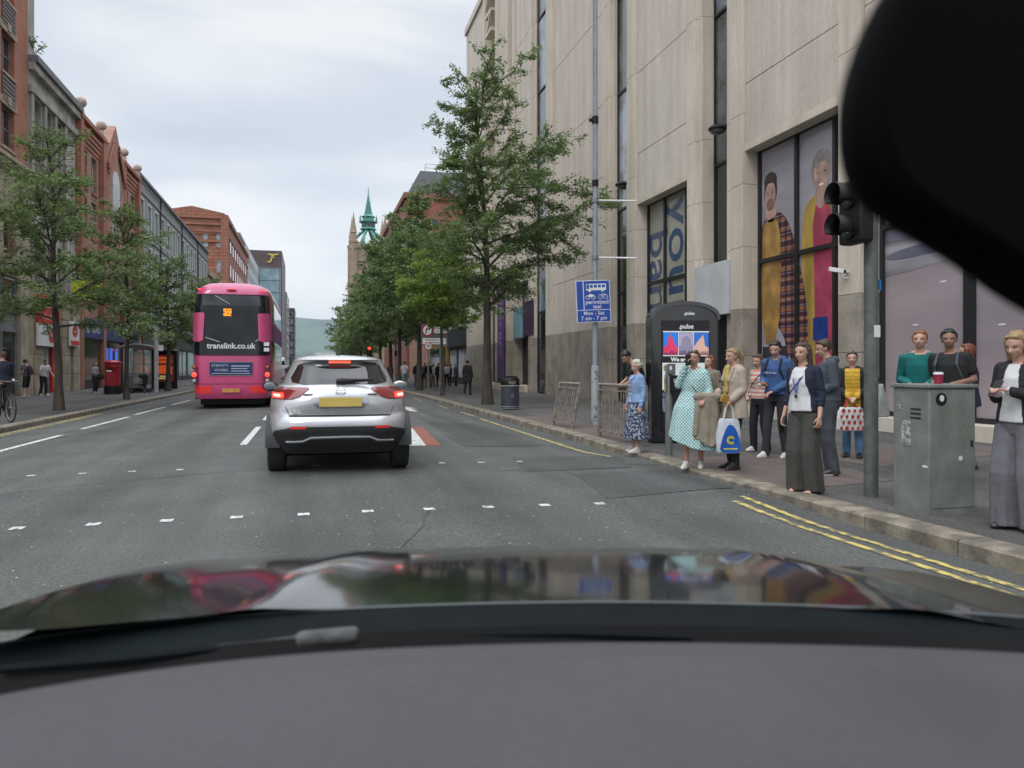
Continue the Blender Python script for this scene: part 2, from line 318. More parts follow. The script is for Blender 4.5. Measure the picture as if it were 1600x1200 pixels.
for x in (-6.30, -6.14): strip(g, x, x, -8, 26, .07)
struct('road_marking', g, ang=0)
# red brick paving behind the crossing, tactile area, iron covers
g = MB(); g.m(M_redpave)
for p in ([(4.93, 7.2), (6.6, 7.5), (7.0, 10.2), (5.0, 10.2)], [(7.3, 8.6), (11.0, 9.6), (11.0, 11.0), (7.0, 10.2)], [(5.15, 12.6), (6.2, 12.8), (6.5, 20), (5.3, 20)]):
    g.quad(*[(x, y, .024) for x, y in p])
struct('paving', g, ang=0)
g = MB(); g.m(M_asph2)
for x, y, w, l in ((8.2, 19.2, 1.4, .08), (7.1, 24, .9, .8), (6.0, 5.0, .8, .6), (9.3, 15.8, .6, .45), (-8.5, 24.5, 1.8, 1.8), (-9, 20, 1, .7)): g.box(x, y, .015, x + w, y + l, .026)
struct('inspection_cover', g, ang=0)
# ---------- distant land ----------
def hill(name, yb, x0, x1, hf, m, depth):
    g = MB(); g.m(m); nx, ny = 90, 12; vs = []
    for j in range(ny + 1):
        t = j / ny
        for i in range(nx + 1):
            x = x0 + (x1 - x0) * i / nx; h = hf(x) * math.sin(min(1, t * 1.25) * PI / 2) + 12 * math.sin(x * .011 + t * 9) * math.sin(x * .004 + 2 + t * 5) * t
            vs.append((x, yb + depth * t, -2 + max(0, h)))
    g.add(vs, [(j * (nx + 1) + i, j * (nx + 1) + i + 1, (j + 1) * (nx + 1) + i + 1, (j + 1) * (nx + 1) + i) for j in range(ny) for i in range(nx)])
    return struct(name, g, ang=60)
M_hill = mat('hill fields', (.07, .115, .07), .95, .2, .004, col2=(.025, .055, .045), lo=.4, hi=.6, fine=.3)
hill('hills', 3600, -3500, 3500, lambda x: 300 + 20 * math.sin(x * .0011 + .6) - .03 * x, M_hill, 1800)
# ---------- facade helper: windows etc. in a wall along the street ----------
class Facade:
    """pieces laid on a wall plane; s=+1 wall looks to -X (right of street), s=-1 looks to +X"""
    def __init__(f, X, s): f.X = X; f.s = s
    def bx(f, g, y0, y1, z0, z1, out, inn): g.box(f.X - f.s * out, y0, z0, f.X + f.s * inn, y1, z1)
def wall_with_holes(g, X, s, thick, y0, y1, z0, z1, holes):
    """solid wall with rectangular openings: holes (ya,yb,za,zb)"""
    zs = sorted({z0, z1} | {h[2] for h in holes} | {h[3] for h in holes}); ys = sorted({y0, y1} | {h[0] for h in holes} | {h[1] for h in holes})
    for za, zb in zip(zs, zs[1:]):
        if zb <= z0 or za >= z1: continue
        run = None; zm = (za + zb) / 2
        for ya, yb in zip(ys, ys[1:]):
            ym = (ya + yb) / 2; solid = not any(h[0] < ym < h[1] and h[2] < zm < h[3] for h in holes)
            if solid: run = (run[0], yb) if run else (ya, yb)
            if (not solid or yb == ys[-1]) and run:
                g.box(X, run[0], za, X + s * thick, run[1], zb); run = None
def window(par, off, X, s, ya, yb, za, zb, fm, gm, nx=2, nz=2, rec=.18, sill=None, fw=.06, archm=None):
    """window part (frame) with pane and sill as sub-parts; X is the wall face"""
    g = MB(off); g.m(fm); a = X + s * rec; b = a + s * .06
    g.box(a, ya, za, b, ya + fw, zb); g.box(a, yb - fw, za, b, yb, zb); g.box(a, ya + fw, zb - fw, b, yb - fw, zb); g.box(a, ya + fw, za, b, yb - fw, za + fw)
    for i in range(1, nx): y = ya + (yb - ya) * i / nx; g.box(a + s * .01, y - fw * .35, za + fw, b - s * .01, y + fw * .35, zb - fw)
    for i in range(1, nz): z = za + (zb - za) * i / nz; g.box(a + s * .006, ya + fw, z - fw * .35, b - s * .006, yb - fw, z + fw * .35)
    w = g.build('window', par, ang=0)
    p = MB(off); p.m(gm); c = a + s * .035; p.box(c, ya + fw * .5, za + fw * .5, c + s * .012, yb - fw * .5, zb - fw * .5); p.build('pane', w, ang=0)
    if sill: q = MB(off); q.m(sill); q.box(X - s * .09, ya - .06, za - .12, X + s * .14, yb + .06, za); q.build('sill', w, ang=0)
    return w
# ---------- the bank building on the right ----------
BX, BT = 11.4, 26.2
BO = (BX, 30, .02)
bank = thing('bank_building', BO, 'tall pale travertine bank building with tall pillars and poster windows along the right pavement', 'building')
core = MB(BO).m(M_trav2); core.box(12.25, -14, .02, 34, 56.4, BT - .4); core.build('wall', bank)
class Each:      # every block run laid through this becomes a part of its own
    def __init__(s, nm, m, bv): s.nm, s.m_, s.bv = nm, m, bv
    def box(s, *a): g = MB(BO); g.m(s.m_); g.box(*a); g.build(s.nm, bank, bevel=s.bv)
pl_ = Each('plinth', M_plin, .01); pi = Each('lintel', M_trav2, .015)
PZ = 2.92
def panel(y0, y1, z0=PZ, z1=BT, pr=0, joints=(5.3, 9.0, 11.9, 15.6, 19.4)):
    zz = [z0] + [z for z in joints if z0 + .4 < z < z1 - .4] + [z1]
    wl = MB(BO); wl.m(M_trav)
    for a, b in zip(zz, zz[1:]): wl.box(BX - pr, y0 + .012, a + (.008 if a != z0 else 0), 12.0, y1 - .012, b - (.008 if b != z1 else 0))
    wl.build('stone_panel', bank, bevel=.012)
def pillar(y0, y1, pr=.10, z1=BT, dep=12.0, base=True, joints=(4.6, 6.3, 8.2, 11.9, 15.6, 19.4)):
    zz = [PZ] + list(joints) + [z1]
    g = MB(BO); g.m(M_trav2)
    for a, b in zip(zz, zz[1:]): g.box(BX - pr, y0, a + .003, dep, y1, b - .003)
    if base:
        g.m(M_plin)
        for a, b in ((.02, .42), (.42, 1.66), (1.66, PZ)): g.box(BX - pr - (.03 if a < .1 else 0), y0 - (.02 if a < .1 else 0), a + .004, dep, y1 + (.02 if a < .1 else 0), b - .004)
    g.build('pillar', bank, bevel=.012)
HD = 7.4
# bays, near to far
pillar(-4.0, -2.8); pillar(4.6, 5.4); pillar(13.87, 14.57); pillar(18.45, 19.05); pillar(19.05, 19.45, -.02); pillar(20.85, 21.1, -.02); pillar(21.1, 21.6); pillar(25.5, 26.1); pillar(26.1, 26.55, -.02); pillar(27.75, 28.0, -.02); pillar(28.0, 28.6)
for a, b in ((-2.8, 4.6), (5.4, 13.87), (14.57, 18.45), (21.6, 25.5)):
    n = max(1, round((b - a) / 4)); w = (b - a) / n
    for i in range(n): panel(a + i * w, a + (i + 1) * w, HD)
    pi.box(BX - .02, a, HD - .22, 12.0, b, HD - .004)
panel(28.6, 35.3); pl_.box(BX, 28.61, .02, 12, 35.3, PZ - .004); pillar(35.3, 35.9); pillar(35.9, 36.7, -.03); pillar(38.4, 38.75, -.02); pillar(38.75, 39.4)
panel(39.4, 42.3, 6.1); pillar(42.3, 42.75); pillar(43.8, 44.3); panel(44.3, 46.7, 6.9); pillar(46.5, 47.0); pillar(50.0, 50.5); panel(50.5, 56.5); pl_.box(BX, 50.5, .02, 12, 56.5, PZ - .004)
pi.box(11.9, 42.75, 3, 12.2, 43.8, BT); pl_.box(11.9, 42.75, .02, 12.2, 43.8, PZ); pi.box(11.85, 47.0, 6.9, 12.2, 50.0, BT)
pi.box(BX - .14, -14, BT, 12.4, 56.6, BT + .5)
# vertical glass strips with dark mullions
M_glass3 = glass('mid grey window glass', (.11, .125, .14), .1, .3)
def gstrip(y0, y1, X=11.85, z0=.1, ch=()):
    g = MB(BO); g.m(M_dark); zz = sorted({z0, 4.2, HD, 11.9, 15.6, 19.4, 23, BT} | set(ch))
    g.box(X - .05, y0, z0, X + .05, y0 + .07, BT); g.box(X - .05, y1 - .07, z0, X + .05, y1, BT)
    for z in zz: g.box(X - .06, y0 + .07, z - .04, X + .05, y1 - .07, z + .04)
    w = g.build('window', bank, ang=0)
    for i, (a, b) in enumerate(zip(zz, zz[1:])):
        p = MB(BO); p.m(M_glass2 if (i + int(y0)) % 3 == 1 else (M_glass3 if z0 < a and a > 7 else M_glass)); p.box(X, y0 + .07, a + .04, X + .02, y1 - .07, b - .04); p.build('pane', w, ang=0)
gstrip(19.45, 20.85); gstrip(26.55, 27.75, 11.60); gstrip(36.7, 38.4, 11.56)
# poster windows: dark frames with printed film behind the panes
M_sky1 = mat('printed grey sky', (.42, .40, .43), .25, .12, .5, coat=.4, col2=(.27, .255, .29), stretch=(1, .5, 2))
M_mus = mat('printed mustard cloth', (.46, .26, .07), .3, .2, 2.2, coat=.3); M_yco = mat('printed yellow raincoat', (.48, .33, .08), .3, .2, 1.7, coat=.3, stretch=(1, 1, .3))
M_pnk = mat('printed pink shirt', (.46, .07, .13), .3, .16, 2.4, coat=.3); M_skn = mat('printed skin', (.52, .34, .28), .3, .18, 3.5, coat=.3); M_hr1 = mat('printed dark hair', (.03, .022, .02), .3, .1, 6, coat=.3)
M_hr2 = mat('printed grey hair', (.32, .27, .25), .3, .15, 8, coat=.3); M_ltr = mat('printed blue lettering', (.04, .075, .17), .3, .05, 2, coat=.3)
M_trs = mat('printed dark trousers', (.035, .035, .045), .3, .1, 2, coat=.3)
M_plaid = stripes('printed plaid', (.085, .04, .055), (.28, .12, .07), .26, .6, 'Z', .3)
_n = M_plaid.node_tree; _b, _s = base_in(M_plaid)
_t = _n.nodes.new('ShaderNodeTexCoord'); _p = _n.nodes.new('ShaderNodeSeparateXYZ'); _n.links.new(_t.outputs['Object'], _p.inputs[0])
_f = _n.nodes.new('ShaderNodeMath'); _f.operation = 'PINGPONG'; _f.inputs[1].default_value = .085; _n.links.new(_p.outputs['Z'], _f.inputs[0])
_g = _n.nodes.new('ShaderNodeMath'); _g.operation = 'LESS_THAN'; _g.inputs[1].default_value = .009; _n.links.new(_f.outputs[0], _g.inputs[0])
_x = _n.nodes.new('ShaderNodeMixRGB'); _n.links.new(_g.outputs[0], _x.inputs[0]); _n.links.new(_s, _x.inputs[1]); _x.inputs[2].default_value = (.30, .25, .26, 1)
_h = _n.nodes.new('ShaderNodeMath'); _h.operation = 'PINGPONG'; _h.inputs[1].default_value = .13; _n.links.new(_p.outputs['Y'], _h.inputs[0]); _j = _n.nodes.new('ShaderNodeMath'); _j.operation = 'LESS_THAN'; _j.inputs[1].default_value = .055; _n.links.new(_h.outputs[0], _j.inputs[0])
_y = _n.nodes.new('ShaderNodeMixRGB'); _y.blend_type = 'MULTIPLY'; _n.links.new(_j.outputs[0], _y.inputs[0]); _n.links.new(_x.outputs[0], _y.inputs[1]); _y.inputs[2].default_value = (.42, .40, .5, 1); _n.links.new(_y.outputs[0], _b.inputs['Base Color'])
def poly_yz(g, X, pts, m): g.m(m); g.prism(pts, 'x', X, X + .0015)
def ellp(cy, cz, ry, rz, n=20): return [(cy + ry * math.cos(2 * PI * i / n), cz + rz * math.sin(2 * PI * i / n)) for i in range(n)]
def shopwin(y0, y1, z0, z1, mull, trans, name='window', X=11.82, bgm=None):
    g = MB(BO); g.m(M_dark); g.box(X - .06, y0, z0 - .1, X + .05, y1, z0); g.box(X - .06, y0, z1 - .05, X + .05, y1, z1)
    for y, w in [(y0 + .04, .04), (y1 - .04, .04)] + list(mull): g.box(X - .07, y - w, z0, X + .05, y + w, z1)
    for z in trans: g.box(X - .065, y0, z - .055, X + .05, y1, z + .055)
    w = g.build(name, bank, ang=0)
    p = MB(BO); p.m(bgm); p.box(X + .012, y0 + .04, z0, X + .04, y1 - .04, z1); p.build('pane', w, ang=0); return w
# window with two printed figures
w = shopwin(14.6, 18.42, .42, 7.2, [(16.75, .055), (15.3, .055)], [4.2], bgm=M_sky1)
q = MB(BO); X = 11.82
def Lr(i): return X + .0105 - i * .0018
def sm(pts, n=3):      # Chaikin corner cutting
    for _ in range(n): pts = [((1 - t) * a[0] + t * b[0], (1 - t) * a[1] + t * b[1]) for a, b in zip(pts, pts[1:] + pts[:1]) for t in (.25, .75)]
    return pts
poly_yz(q, Lr(1), [(18.3, .45), (18.3, 1.9), (17.15, 1.9), (17.15, .45)], M_trs)
poly_yz(q, Lr(2), sm([(18.36, 4.2), (18.36, 5.05), (18.2, 5.35), (17.75, 5.45), (17.3, 5.3), (16.9, 4.6), (16.5, 3.4), (16.3, 2.2), (16.5, 1.3), (17.1, 1.5), (17.5, 2.5), (18.36, 2.4)], 2), M_plaid)
poly_yz(q, Lr(3), sm([(18.2, 5.25), (17.65, 5.3), (17.45, 4.6), (17.55, 2.0), (18.34, 1.95), (18.34, 4.9)], 1), M_mus)
poly_yz(q, Lr(3), sm([(18.1, 5.9), (17.72, 5.9), (17.68, 5.2), (18.15, 5.2)], 1), M_skn)
poly_yz(q, Lr(4), ellp(17.93, 6.02, .29, .42), M_hr1); poly_yz(q, Lr(5), ellp(17.94, 5.9, .24, .36), M_skn)
poly_yz(q, Lr(6), sm([(18.2, 6.1), (18.22, 6.4), (17.95, 6.56), (17.65, 6.42), (17.66, 6.1), (17.75, 6.22), (18.1, 6.24)], 2), M_hr1)
poly_yz(q, Lr(6), sm([(18.1, 5.82), (17.78, 5.82), (17.78, 5.55), (17.94, 5.48), (18.1, 5.56)], 2), mat('printed beard', (.22, .12, .10), .3, .1, 5, coat=.3))
for y in (18.04, 17.84): poly_yz(q, Lr(7), ellp(y, 5.97, .04, .018, 8), M_hr1)
# second figure
poly_yz(q, Lr(1), sm([(16.6, 5.2), (16.1, 5.55), (15.7, 5.5), (15.0, 5.2), (14.72, 4.2), (14.66, .45), (16.25, .45), (16.6, 3.4)], 2), M_yco)
poly_yz(q, Lr(2), sm([(16.2, 5.35), (15.55, 5.4), (15.4, 4.0), (15.5, .6), (16.05, .6), (16.1, 3.0)], 1), M_pnk)
poly_yz(q, Lr(3), sm([(16.05, 5.75), (15.65, 5.75), (15.66, 5.3), (15.85, 5.12), (16.08, 5.3)], 1), M_skn)
poly_yz(q, Lr(4), ellp(15.86, 6.1, .36, .46), M_hr2); poly_yz(q, Lr(5), ellp(15.84, 5.97, .28, .42), M_skn)
poly_yz(q, Lr(6), sm([(16.1, 6.1), (16.14, 6.4), (15.8, 6.56), (15.5, 6.4), (15.56, 6.12), (15.75, 6.3)], 2), M_hr2)
for y in (15.96, 15.72): poly_yz(q, Lr(7), ellp(y, 6.02, .045, .018, 8), M_hr1)
poly_yz(q, Lr(7), ellp(15.84, 5.72, .09, .03, 10), M_white)
poly_yz(q, Lr(2), ellp(14.98, 5.85, .26, .33), M_yco)
poly_yz(q, Lr(6), [(16.15, 2.0), (16.15, 2.55), (15.6, 2.55), (15.6, 2.0)], mat('blue notice', (.02, .05, .25), .3, .15, 3))
q.build('poster', w, ang=0)
# beach print windows, nearest the camera
M_beach = mat('printed beach', (.36, .31, .33), .25, .1, .5, coat=.4, stretch=(1, .4, 2.2)); M_sea = mat('printed sea', (.36, .35, .39), .25, .3, .9, coat=.4, stretch=(1, .2, 3)); M_cloud = mat('printed evening sky', (.20, .20, .29), .25, .2, .5, coat=.4, stretch=(1, .3, 3))
w = shopwin(5.45, 13.82, .42, 7.2, [(11.55, .11), (9.2, .05), (7.3, .05)], [4.3], bgm=M_beach)
q = MB(BO); poly_yz(q, Lr(2), [(5.5, 3.5), (5.5, 4.0), (13.75, 4.0), (13.75, 3.25), (11, 3.5)], M_sea); poly_yz(q, Lr(2), [(5.5, 4.004), (5.5, 7.1), (13.75, 7.1), (13.75, 4.004)], M_cloud)
poly_yz(q, Lr(3), sm([(13.7, 3.55), (13.7, 3.75), (12.2, 3.85), (9, 3.7), (9, 3.62), (12, 3.6)], 2), M_cloud)
for y, z in ((12.9, 2.2), (10.9, 2.1), (12.2, 3.0)): poly_yz(q, Lr(3), ellp(y, z, .09, .02, 8), M_white)
q.build('poster', w, ang=0)
w = shopwin(-2.75, 4.55, .42, 7.2, [(1, .05)], [4.3], bgm=M_sky1)
# 'your bank' window
M_cream = mat('printed cream', (.40, .40, .33), .25, .1, .6, coat=.4)
w = shopwin(21.64, 25.46, .42, 7.2, [(22.55, .055), (24.1, .055)], [4.35], bgm=M_cream)
q = MB(BO); q.m(M_ltr)
def face_mx(y, z, X, rot=0): return Matrix(((0, 0, -1, X), (-1, 0, 0, y), (0, 1, 0, z), (0, 0, 0, 1))) @ RZ(rot)
q.text('bank', 2.05, face_mx(24.75, 6.2, X + .008, -PI / 2), .001, 'LEFT', off=.02); q.text('your', 2.25, face_mx(23.2, 7.05, X + .008, -PI / 2), .001, 'LEFT', off=.02)
q.build('lettering', w, ang=0)
# white sign board and dark entrance by the kiosk
q = MB(BO); q.m(M_blk); q.box(11.5, 19.5, .1, 11.86, 20.8, 2.75); q.build('door', bank)
q = MB(BO); q.m(mat('pale blank board', (.52, .55, .56), .5, .06, 2)); q.box(11.25, 19.1, 2.85, 11.5, 21.05, 4.35); q.m(M_dark); q.box(11.5, 19.1, 2.8, 11.56, 21.05, 4.4); q.build('sign_board', bank, ang=0)
# blue mural, shop door, purple banner, relief letters, sills
M_teal = stripes('printed teal strokes', (.03, .17, .27), (.40, .55, .60), .22, .55, 'Y', .35)
q = MB(BO); q.m(M_dark); q.box(11.8, 39.4, .4, 11.9, 42.3, 6.1); q.m(M_glass2); q.box(11.78, 40.1, 4.2, 11.8, 41.9, 6.0); q.m(mat('brown door', (.11, .06, .055), .5, .1, 2)); q.box(11.77, 39.7, .45, 11.8, 41, 2.9); q.build('door', bank, ang=0)
q = MB(BO); q.m(M_teal); q.box(11.24, 40.3, 3.0, 11.4, 42.3, 4.7); q.m(mat('printed plum', (.07, .04, .09), .4, .2, 2)); q.box(11.245, 38.7, 3.05, 11.4, 40.29, 4.9); q.build('sign_board', bank, ang=0)
q = MB(BO); q.m(mat('purple banner', (.14, .06, .22), .5, .08, 1)); q.box(11.30, 44.7, .7, 11.34, 46.3, 6.9); q.m(M_dark); q.box(11.34, 44.6, .5, 11.9, 46.45, 6.9)
q.m(mat('pale lilac print', (.45, .38, .52), .5)); q.text('EVERY DAY', .75, face_mx(45.6, 5.9, 11.295, -PI / 2), .003, 'LEFT'); q.build('banner', bank, ang=0)
for i, (ch, z) in enumerate(zip('KNABR', (25.4, 23.6, 21.6, 19.6, 16.6))): q = MB(BO); q.m(M_trav2); q.text(ch, 2.3, face_mx(48.5, z, 11.45, -PI / 2), .28); q.build('relief_letter', bank, ang=0)
q = Each('window_base', M_trav2, .01)
for a, b in ((5.45, 13.82), (14.6, 18.42), (21.64, 25.46), (-2.75, 4.55), (39.5, 42.2), (44.4, 46.6), (47.0, 50)): q.box(11.15 if a > 30 else 11.36, a, .02, 12.1, b, .32 if a < 30 else .38)
q = MB(BO); q.m(M_dark); q.box(11.9, 47.0, .3, 12.1, 50, 6.9); q.build('door', bank)
# wall lamps, wall camera, air vent
for (y, z) in ((20.1, 8.3), (27.15, 8.3)):
    l_ = thing('wall_lamp', (11.5, y, z), 'round black wall lamp on the dark glass strip ' + ('above the pale blank board' if y < 22 else 'beside the your bank window'), 'wall lamp', 'round black wall lamps')
    a = MB().m(M_dark); a.tube([(.35, 0, .12), (.1, 0, .12), (0, 0, .05)], .03); a.build('arm', l_)
    a = MB().m(M_blk); a.lathe([(.03, .12), (.2, .08), (.27, 0), (.25, -.05)], 20); a.m(mat('lamp glass', (.10, .10, .10), .3)); a.lathe([(.22, -.05), (.2, -.12), (.08, -.17)], 20); a.build('lamp_shade', l_)
cc = thing('security_camera', (11.27, 14.25, 3.4), 'white bullet security camera on the pale pillar behind the grey pole', 'camera')
a = MB().m(M_white); a.tube([(.02, 0, -.12), (-.1, 0, -.12), (-.16, 0, -.02)], .018); a.lathe([(.05, 0), (.05, .02)], 12); a.build('bracket', cc)
a = MB().m(M_white); a.at(TR(-.18, .08, .05) @ RZ(.5) @ RX(.25)); a.box(-.05, -.17, -.04, .05, .17, .05); a.m(M_blk); a.box(-.04, -.19, -.03, .04, -.17, .04); a.build('body', cc, bevel=.01)
# ---------- left side of the street ----------
LX = -13.5
M_brk = brick('orange red brick', (.45, .155, .09), (.36, .12, .07), (.26, .16, .12)); M_brk2 = brick('brown red brick', (.40, .19, .12), (.30, .125, .08), (.36, .27, .22))
M_sand = mat('buff sandstone', (.40, .34, .25), .85, .12, 1.5, bump=.2, col2=(.27, .23, .17), fine=.12); M_lime = mat('weathered limestone', (.42, .405, .36), .85, .15, 1.0, bump=.2, col2=(.24, .23, .21), stretch=(1, 1, .35), fine=.12)
M_slate = mat('slate grey render', (.28, .305, .30), .8, .1, 1.2, fine=.1, stretch=(1, 1, 3)); M_frw = mat('white window frame', (.62, .64, .64), .5, .08, 3); M_slr = mat('roof slate', (.10, .105, .115), .8, .15, 5, fine=.2)
M_cop = mat('lead flashing', (.16, .165, .18), .6, .1, 3); M_redst = brick('red sandstone blocks', (.34, .145, .09), (.28, .115, .075), (.22, .09, .06), 5, 'xz')
def left_block(name, y0, y1, h, wm, wins, label, cat='building', rec=.2, fm=None, gm=None, sillm=None, nx=2, nz=2, depth=14, roof=True, gz=0.02, xf=LX):
    o = (xf, y0, .02); b = thing(name, o, label, cat)
    g = MB(o); g.m(wm); wall_with_holes(g, xf, -1, .45, y0, y1, gz, h, wins + [])
    g.box(xf - .45, y0 + .02, gz, xf - depth, y0 + .3, h); g.box(xf - .45, y1 - .3, gz, xf - depth, y1 - .02, h); g.build('wall', b, ang=0)
    k = MB(o); k.m(M_blk); k.box(xf - 1.3, y0 + .35, .1, xf - 1.4, y1 - .35, h - .5); k.build('interior', b, ang=0)
    if roof: r = MB(o); r.m(M_slr); r.box(xf - .46, y0 + .3, h - .3, xf - depth, y1 - .3, h - .02); r.build('roof', b, ang=0)
    for w in wins: window(b, o, xf, -1, *w[:4], fm or M_frw, gm or M_glass, nx, nz, rec, sillm)
    return b, o
# orange brick corner building
wn = [(y, y + 1.6, z, z + 1.9) for y in (26.5, 30.5, 34.2, 36.9, 39.6) for z in (11.5, 14.9, 18.3)] + [(y, y + 1.5, 6.6, 8.7) for y in (27, 31, 35, 39.6)]
b, o = left_block('corner_building', 22, 43, 24, M_brk, wn, 'tall orange brick corner building with grey sash windows over a buff stone lower storey', fm=M_grey, sillm=M_sand)
q = MB(o); q.m(M_sand); q.box(LX, 22, 5.6, LX + .12, 43, 6.5); wall_with_holes(q, LX + .1, -1, .1, 22, 43, 6.5, 10.6, [w for w in wn if w[2] < 7]); 
for d, z in ((.5, 10.95), (.38, 10.75), (.22, 10.6)): q.box(LX, 21.9, z - .2, LX + d, 43.05, z)
for y in (26.5, 30.5, 34.2, 36.9, 39.6):
    for z in (11.5, 14.9): q.box(LX, y - .25, z + 1.9, LX + .05, y + 1.85, z + 2.25); q.box(LX + .0, y + .6, z + 2.0, LX + .09, y + 1.0, z + 2.4)
q.build('stone_trim', b, bevel=.02)
q = MB(o); q.m(mat('louvre panel', (.14, .10, .09), .6)); 
for y in (34.2, 36.9, 39.6):
    for z in (13.55, 17.0):
        q = MB(o); q.m(_mc['louvre panel']); q.box(LX, y, z, LX + .02, y + 1.6, z + 1.16)
        for k in range(6): q.box(LX + .02, y, z + k * .2, LX + .06, y + 1.6, z + .14 + k * .2)
        q.build('louvre', b, ang=0)
q = MB(o); q.m(M_grey)
for y in [24 + i * 1.9 for i in range(10)]: q.box(LX + .02, y, .1, LX + .14, y + .1, 5.5)
for z in (3.0, 3.9, 5.4): q.box(LX + .02, 24, z, LX + .13, 41.2, z + .1)
q.m(mat('spandrel grey', (.22, .23, .25), .4)); q.box(LX, 24, 3.1, LX + .05, 41.2, 3.9); q.m(M_glass); q.box(LX, 24, .2, LX + .04, 41.2, 3.0); q.box(LX, 24, 4, LX + .04, 41.2, 5.4)
q.m(mat('cyan screen', (.05, .35, .45), .4, .05, 3, emit=.5)); q.box(LX + .05, 37.2, 1.9, LX + .08, 38, 2.3); q.build('shopfront', b, ang=0)
q = MB(o); q.m(M_sand); q.box(LX, 41.3, .02, LX + .25, 43, 5.6); q.build('pillar', b, bevel=.02)
# grey limestone building with the post office shop
wn = [(y, y + .95, 9.4, 15.0) for y in (44.0, 45.7, 47.4)] + [(y, y + .95, 5.4, 8) for y in (44.0, 45.7, 47.4)]
b, o = left_block('limestone_building', 43.06, 51, 16.6, M_lime, wn, 'weathered grey limestone building with tall slot windows over a red and white post office front', fm=M_dark, rec=.35, nx=1, nz=3)
q = MB(o); q.m(M_lime)
for y in (43.2, 45.15, 46.85, 48.6): q.box(LX, y, 5.2, LX + .14, y + .35, 15.1)
q.box(LX, 43.06, 15.1, LX + .2, 51, 15.5); q.m(M_cop); q.box(LX - .1, 43.06, 16.6, LX + .45, 51, 16.95); q.m(M_lime); q.box(LX, 43.06, 16.2, LX + .3, 51, 16.6)
q.box(LX - 1.4, 43.1, 16.97, LX - .05, 44.1, 25); q.build('stone_trim', b, bevel=.02)
for y in (43.1, 47.6, 49.6):
    q = MB(o); q.m(M_sand)
    for i in range(5): q.box(LX, y, .02 + i * 1.0, LX + .3, y + 1.35, 1.0 + i * 1.0)
    q.build('pillar', b, bevel=.02)
RED = mat('post office red', (.62, .03, .03), .45, .06, 2)
sg = thing('shop_sign', (LX + .32, 44.7, 2.45), 'red and white post office fascia sign above its door', 'sign')
q = MB(); q.m(RED); q.box(.02, -1.6, 1.15, .16, 1.7, 2.6); q.m(M_white); q.box(.02, -1.6, 0, .14, 1.7, 1.14); q.m(RED); q.prism(ellp(.3, .58, .40, .40), 'x', .14, .16)
q.build('board', sg, ang=0)
q = MB(); q.m(M_white); FX = lambda y, z, x, r=0: Matrix(((0, 0, 1, x), (1, 0, 0, y), (0, 1, 0, z), (0, 0, 0, 1))) @ RZ(r)
q.text('SHOP', .62, FX(.1, 2.15, .165)); q.text('Post Office', .38, FX(.1, 1.5, .165)); q.text('POST', .26, FX(.3, .78, .165)); q.text('OFFICE', .2, FX(.3, .55, .165)); q.m(mat('sign grey letters', (.25, .2, .2))); q.text('welcome', .25, FX(-.85, .65, .145)); q.build('lettering', sg, ang=0)
q = MB(o); q.m(M_grey); q.box(LX, 44.5, .05, LX + .08, 46, 2.6); q.m(M_glass2); q.box(LX + .08, 44.6, .4, LX + .1, 45.9, 2.4); q.m(RED); q.box(LX + .08, 46.1, .05, LX + .2, 47.5, 2.6); q.m(M_white); q.box(LX + .2, 46.35, 1.3, LX + .21, 46.9, 2.1); q.m(mat('orange poster', (.6, .25, .05), .5)); q.box(LX + .2, 46.2, .3, LX + .215, 47.3, 1.1); q.build('shopfront', b, ang=0)
sg = thing('wall_sign', (LX + .35, 49.2, 2.6), 'small white sign with a red oval on the stone pillar', 'sign'); q = MB(); q.m(M_white); q.box(0, -.8, 0, .1, .9, 1.4); q.m(RED); q.prism(ellp(.05, .85, .5, .33), 'x', .1, .12); q.box(.1, -.75, .05, .115, .85, .3); q.build('board', sg, ang=0)
q = MB(); q.m(M_white); q.text('Post', .26, FX(.05, .85, .125)); q.build('lettering', sg, ang=0)
# brown brick building with gable and stone balls
wn = [(y, y + 1.25, z, z + 2.3) for y in (52.3, 54.5, 63.6, 65.8) for z in (6.5, 9.7, 12.6)] + [(58.4, 60.9, 6.5, 9)]
b, o = left_block('gabled_building', 51.02, 68, 16.4, M_brk2, wn, 'brown brick building with a central gable and four stone balls on its parapet', fm=M_frw, sillm=M_brk, rec=.22)
q = MB(o); q.m(M_brk2); q.prism([(56.9, 5.5), (62.2, 5.5), (62.2, 16.6), (61.2, 16.8), (59.6, 18.4), (58, 16.8), (56.9, 16.6)], 'x', LX - .3, LX + .3)
q.build('gable', b, ang=20)
q = MB(o); q.m(M_frw); a = [(58.6, 10.4), (60.6, 10.4), (60.6, 14.2)] + [(59.6 + math.cos(t * PI / 8), 14.2 + math.sin(t * PI / 8)) for t in range(9)] + [(58.6, 14.2)]; q.prism(a, 'x', LX + .3, LX + .34); w = q.build('window', b, ang=20)
q = MB(o); q.m(M_glass); 
for yy, zz in ((58.72, 10.5), (59.66, 10.5), (58.72, 12.4), (59.66, 12.4)): q.box(LX + .34, yy, zz, LX + .35, yy + .82, zz + 1.75)
q.build('pane', w, ang=0)
q = MB(o); q.m(M_brk)
for y in (51.05, 56.3, 62.3, 67.3): q.box(LX, y, .02, LX + .32, y + .65, 16.7)
for y0, y1 in ((51.7, 56.3), (62.95, 67.3)):
    for k in range(4): q.box(LX, y0, 15.1 + k * .28, LX + .06 + k * .06, y1, 15.36 + k * .28)
for s_ in (1, -1):
    for k in range(3): q.at(TR(LX + .34 + k * .03, 59.6, 16.6 - k * .32) @ RX(-s_ * .84)); q.box(0, 0 if s_ > 0 else -2.7, .75, .09, 2.7 if s_ > 0 else 0, .95)
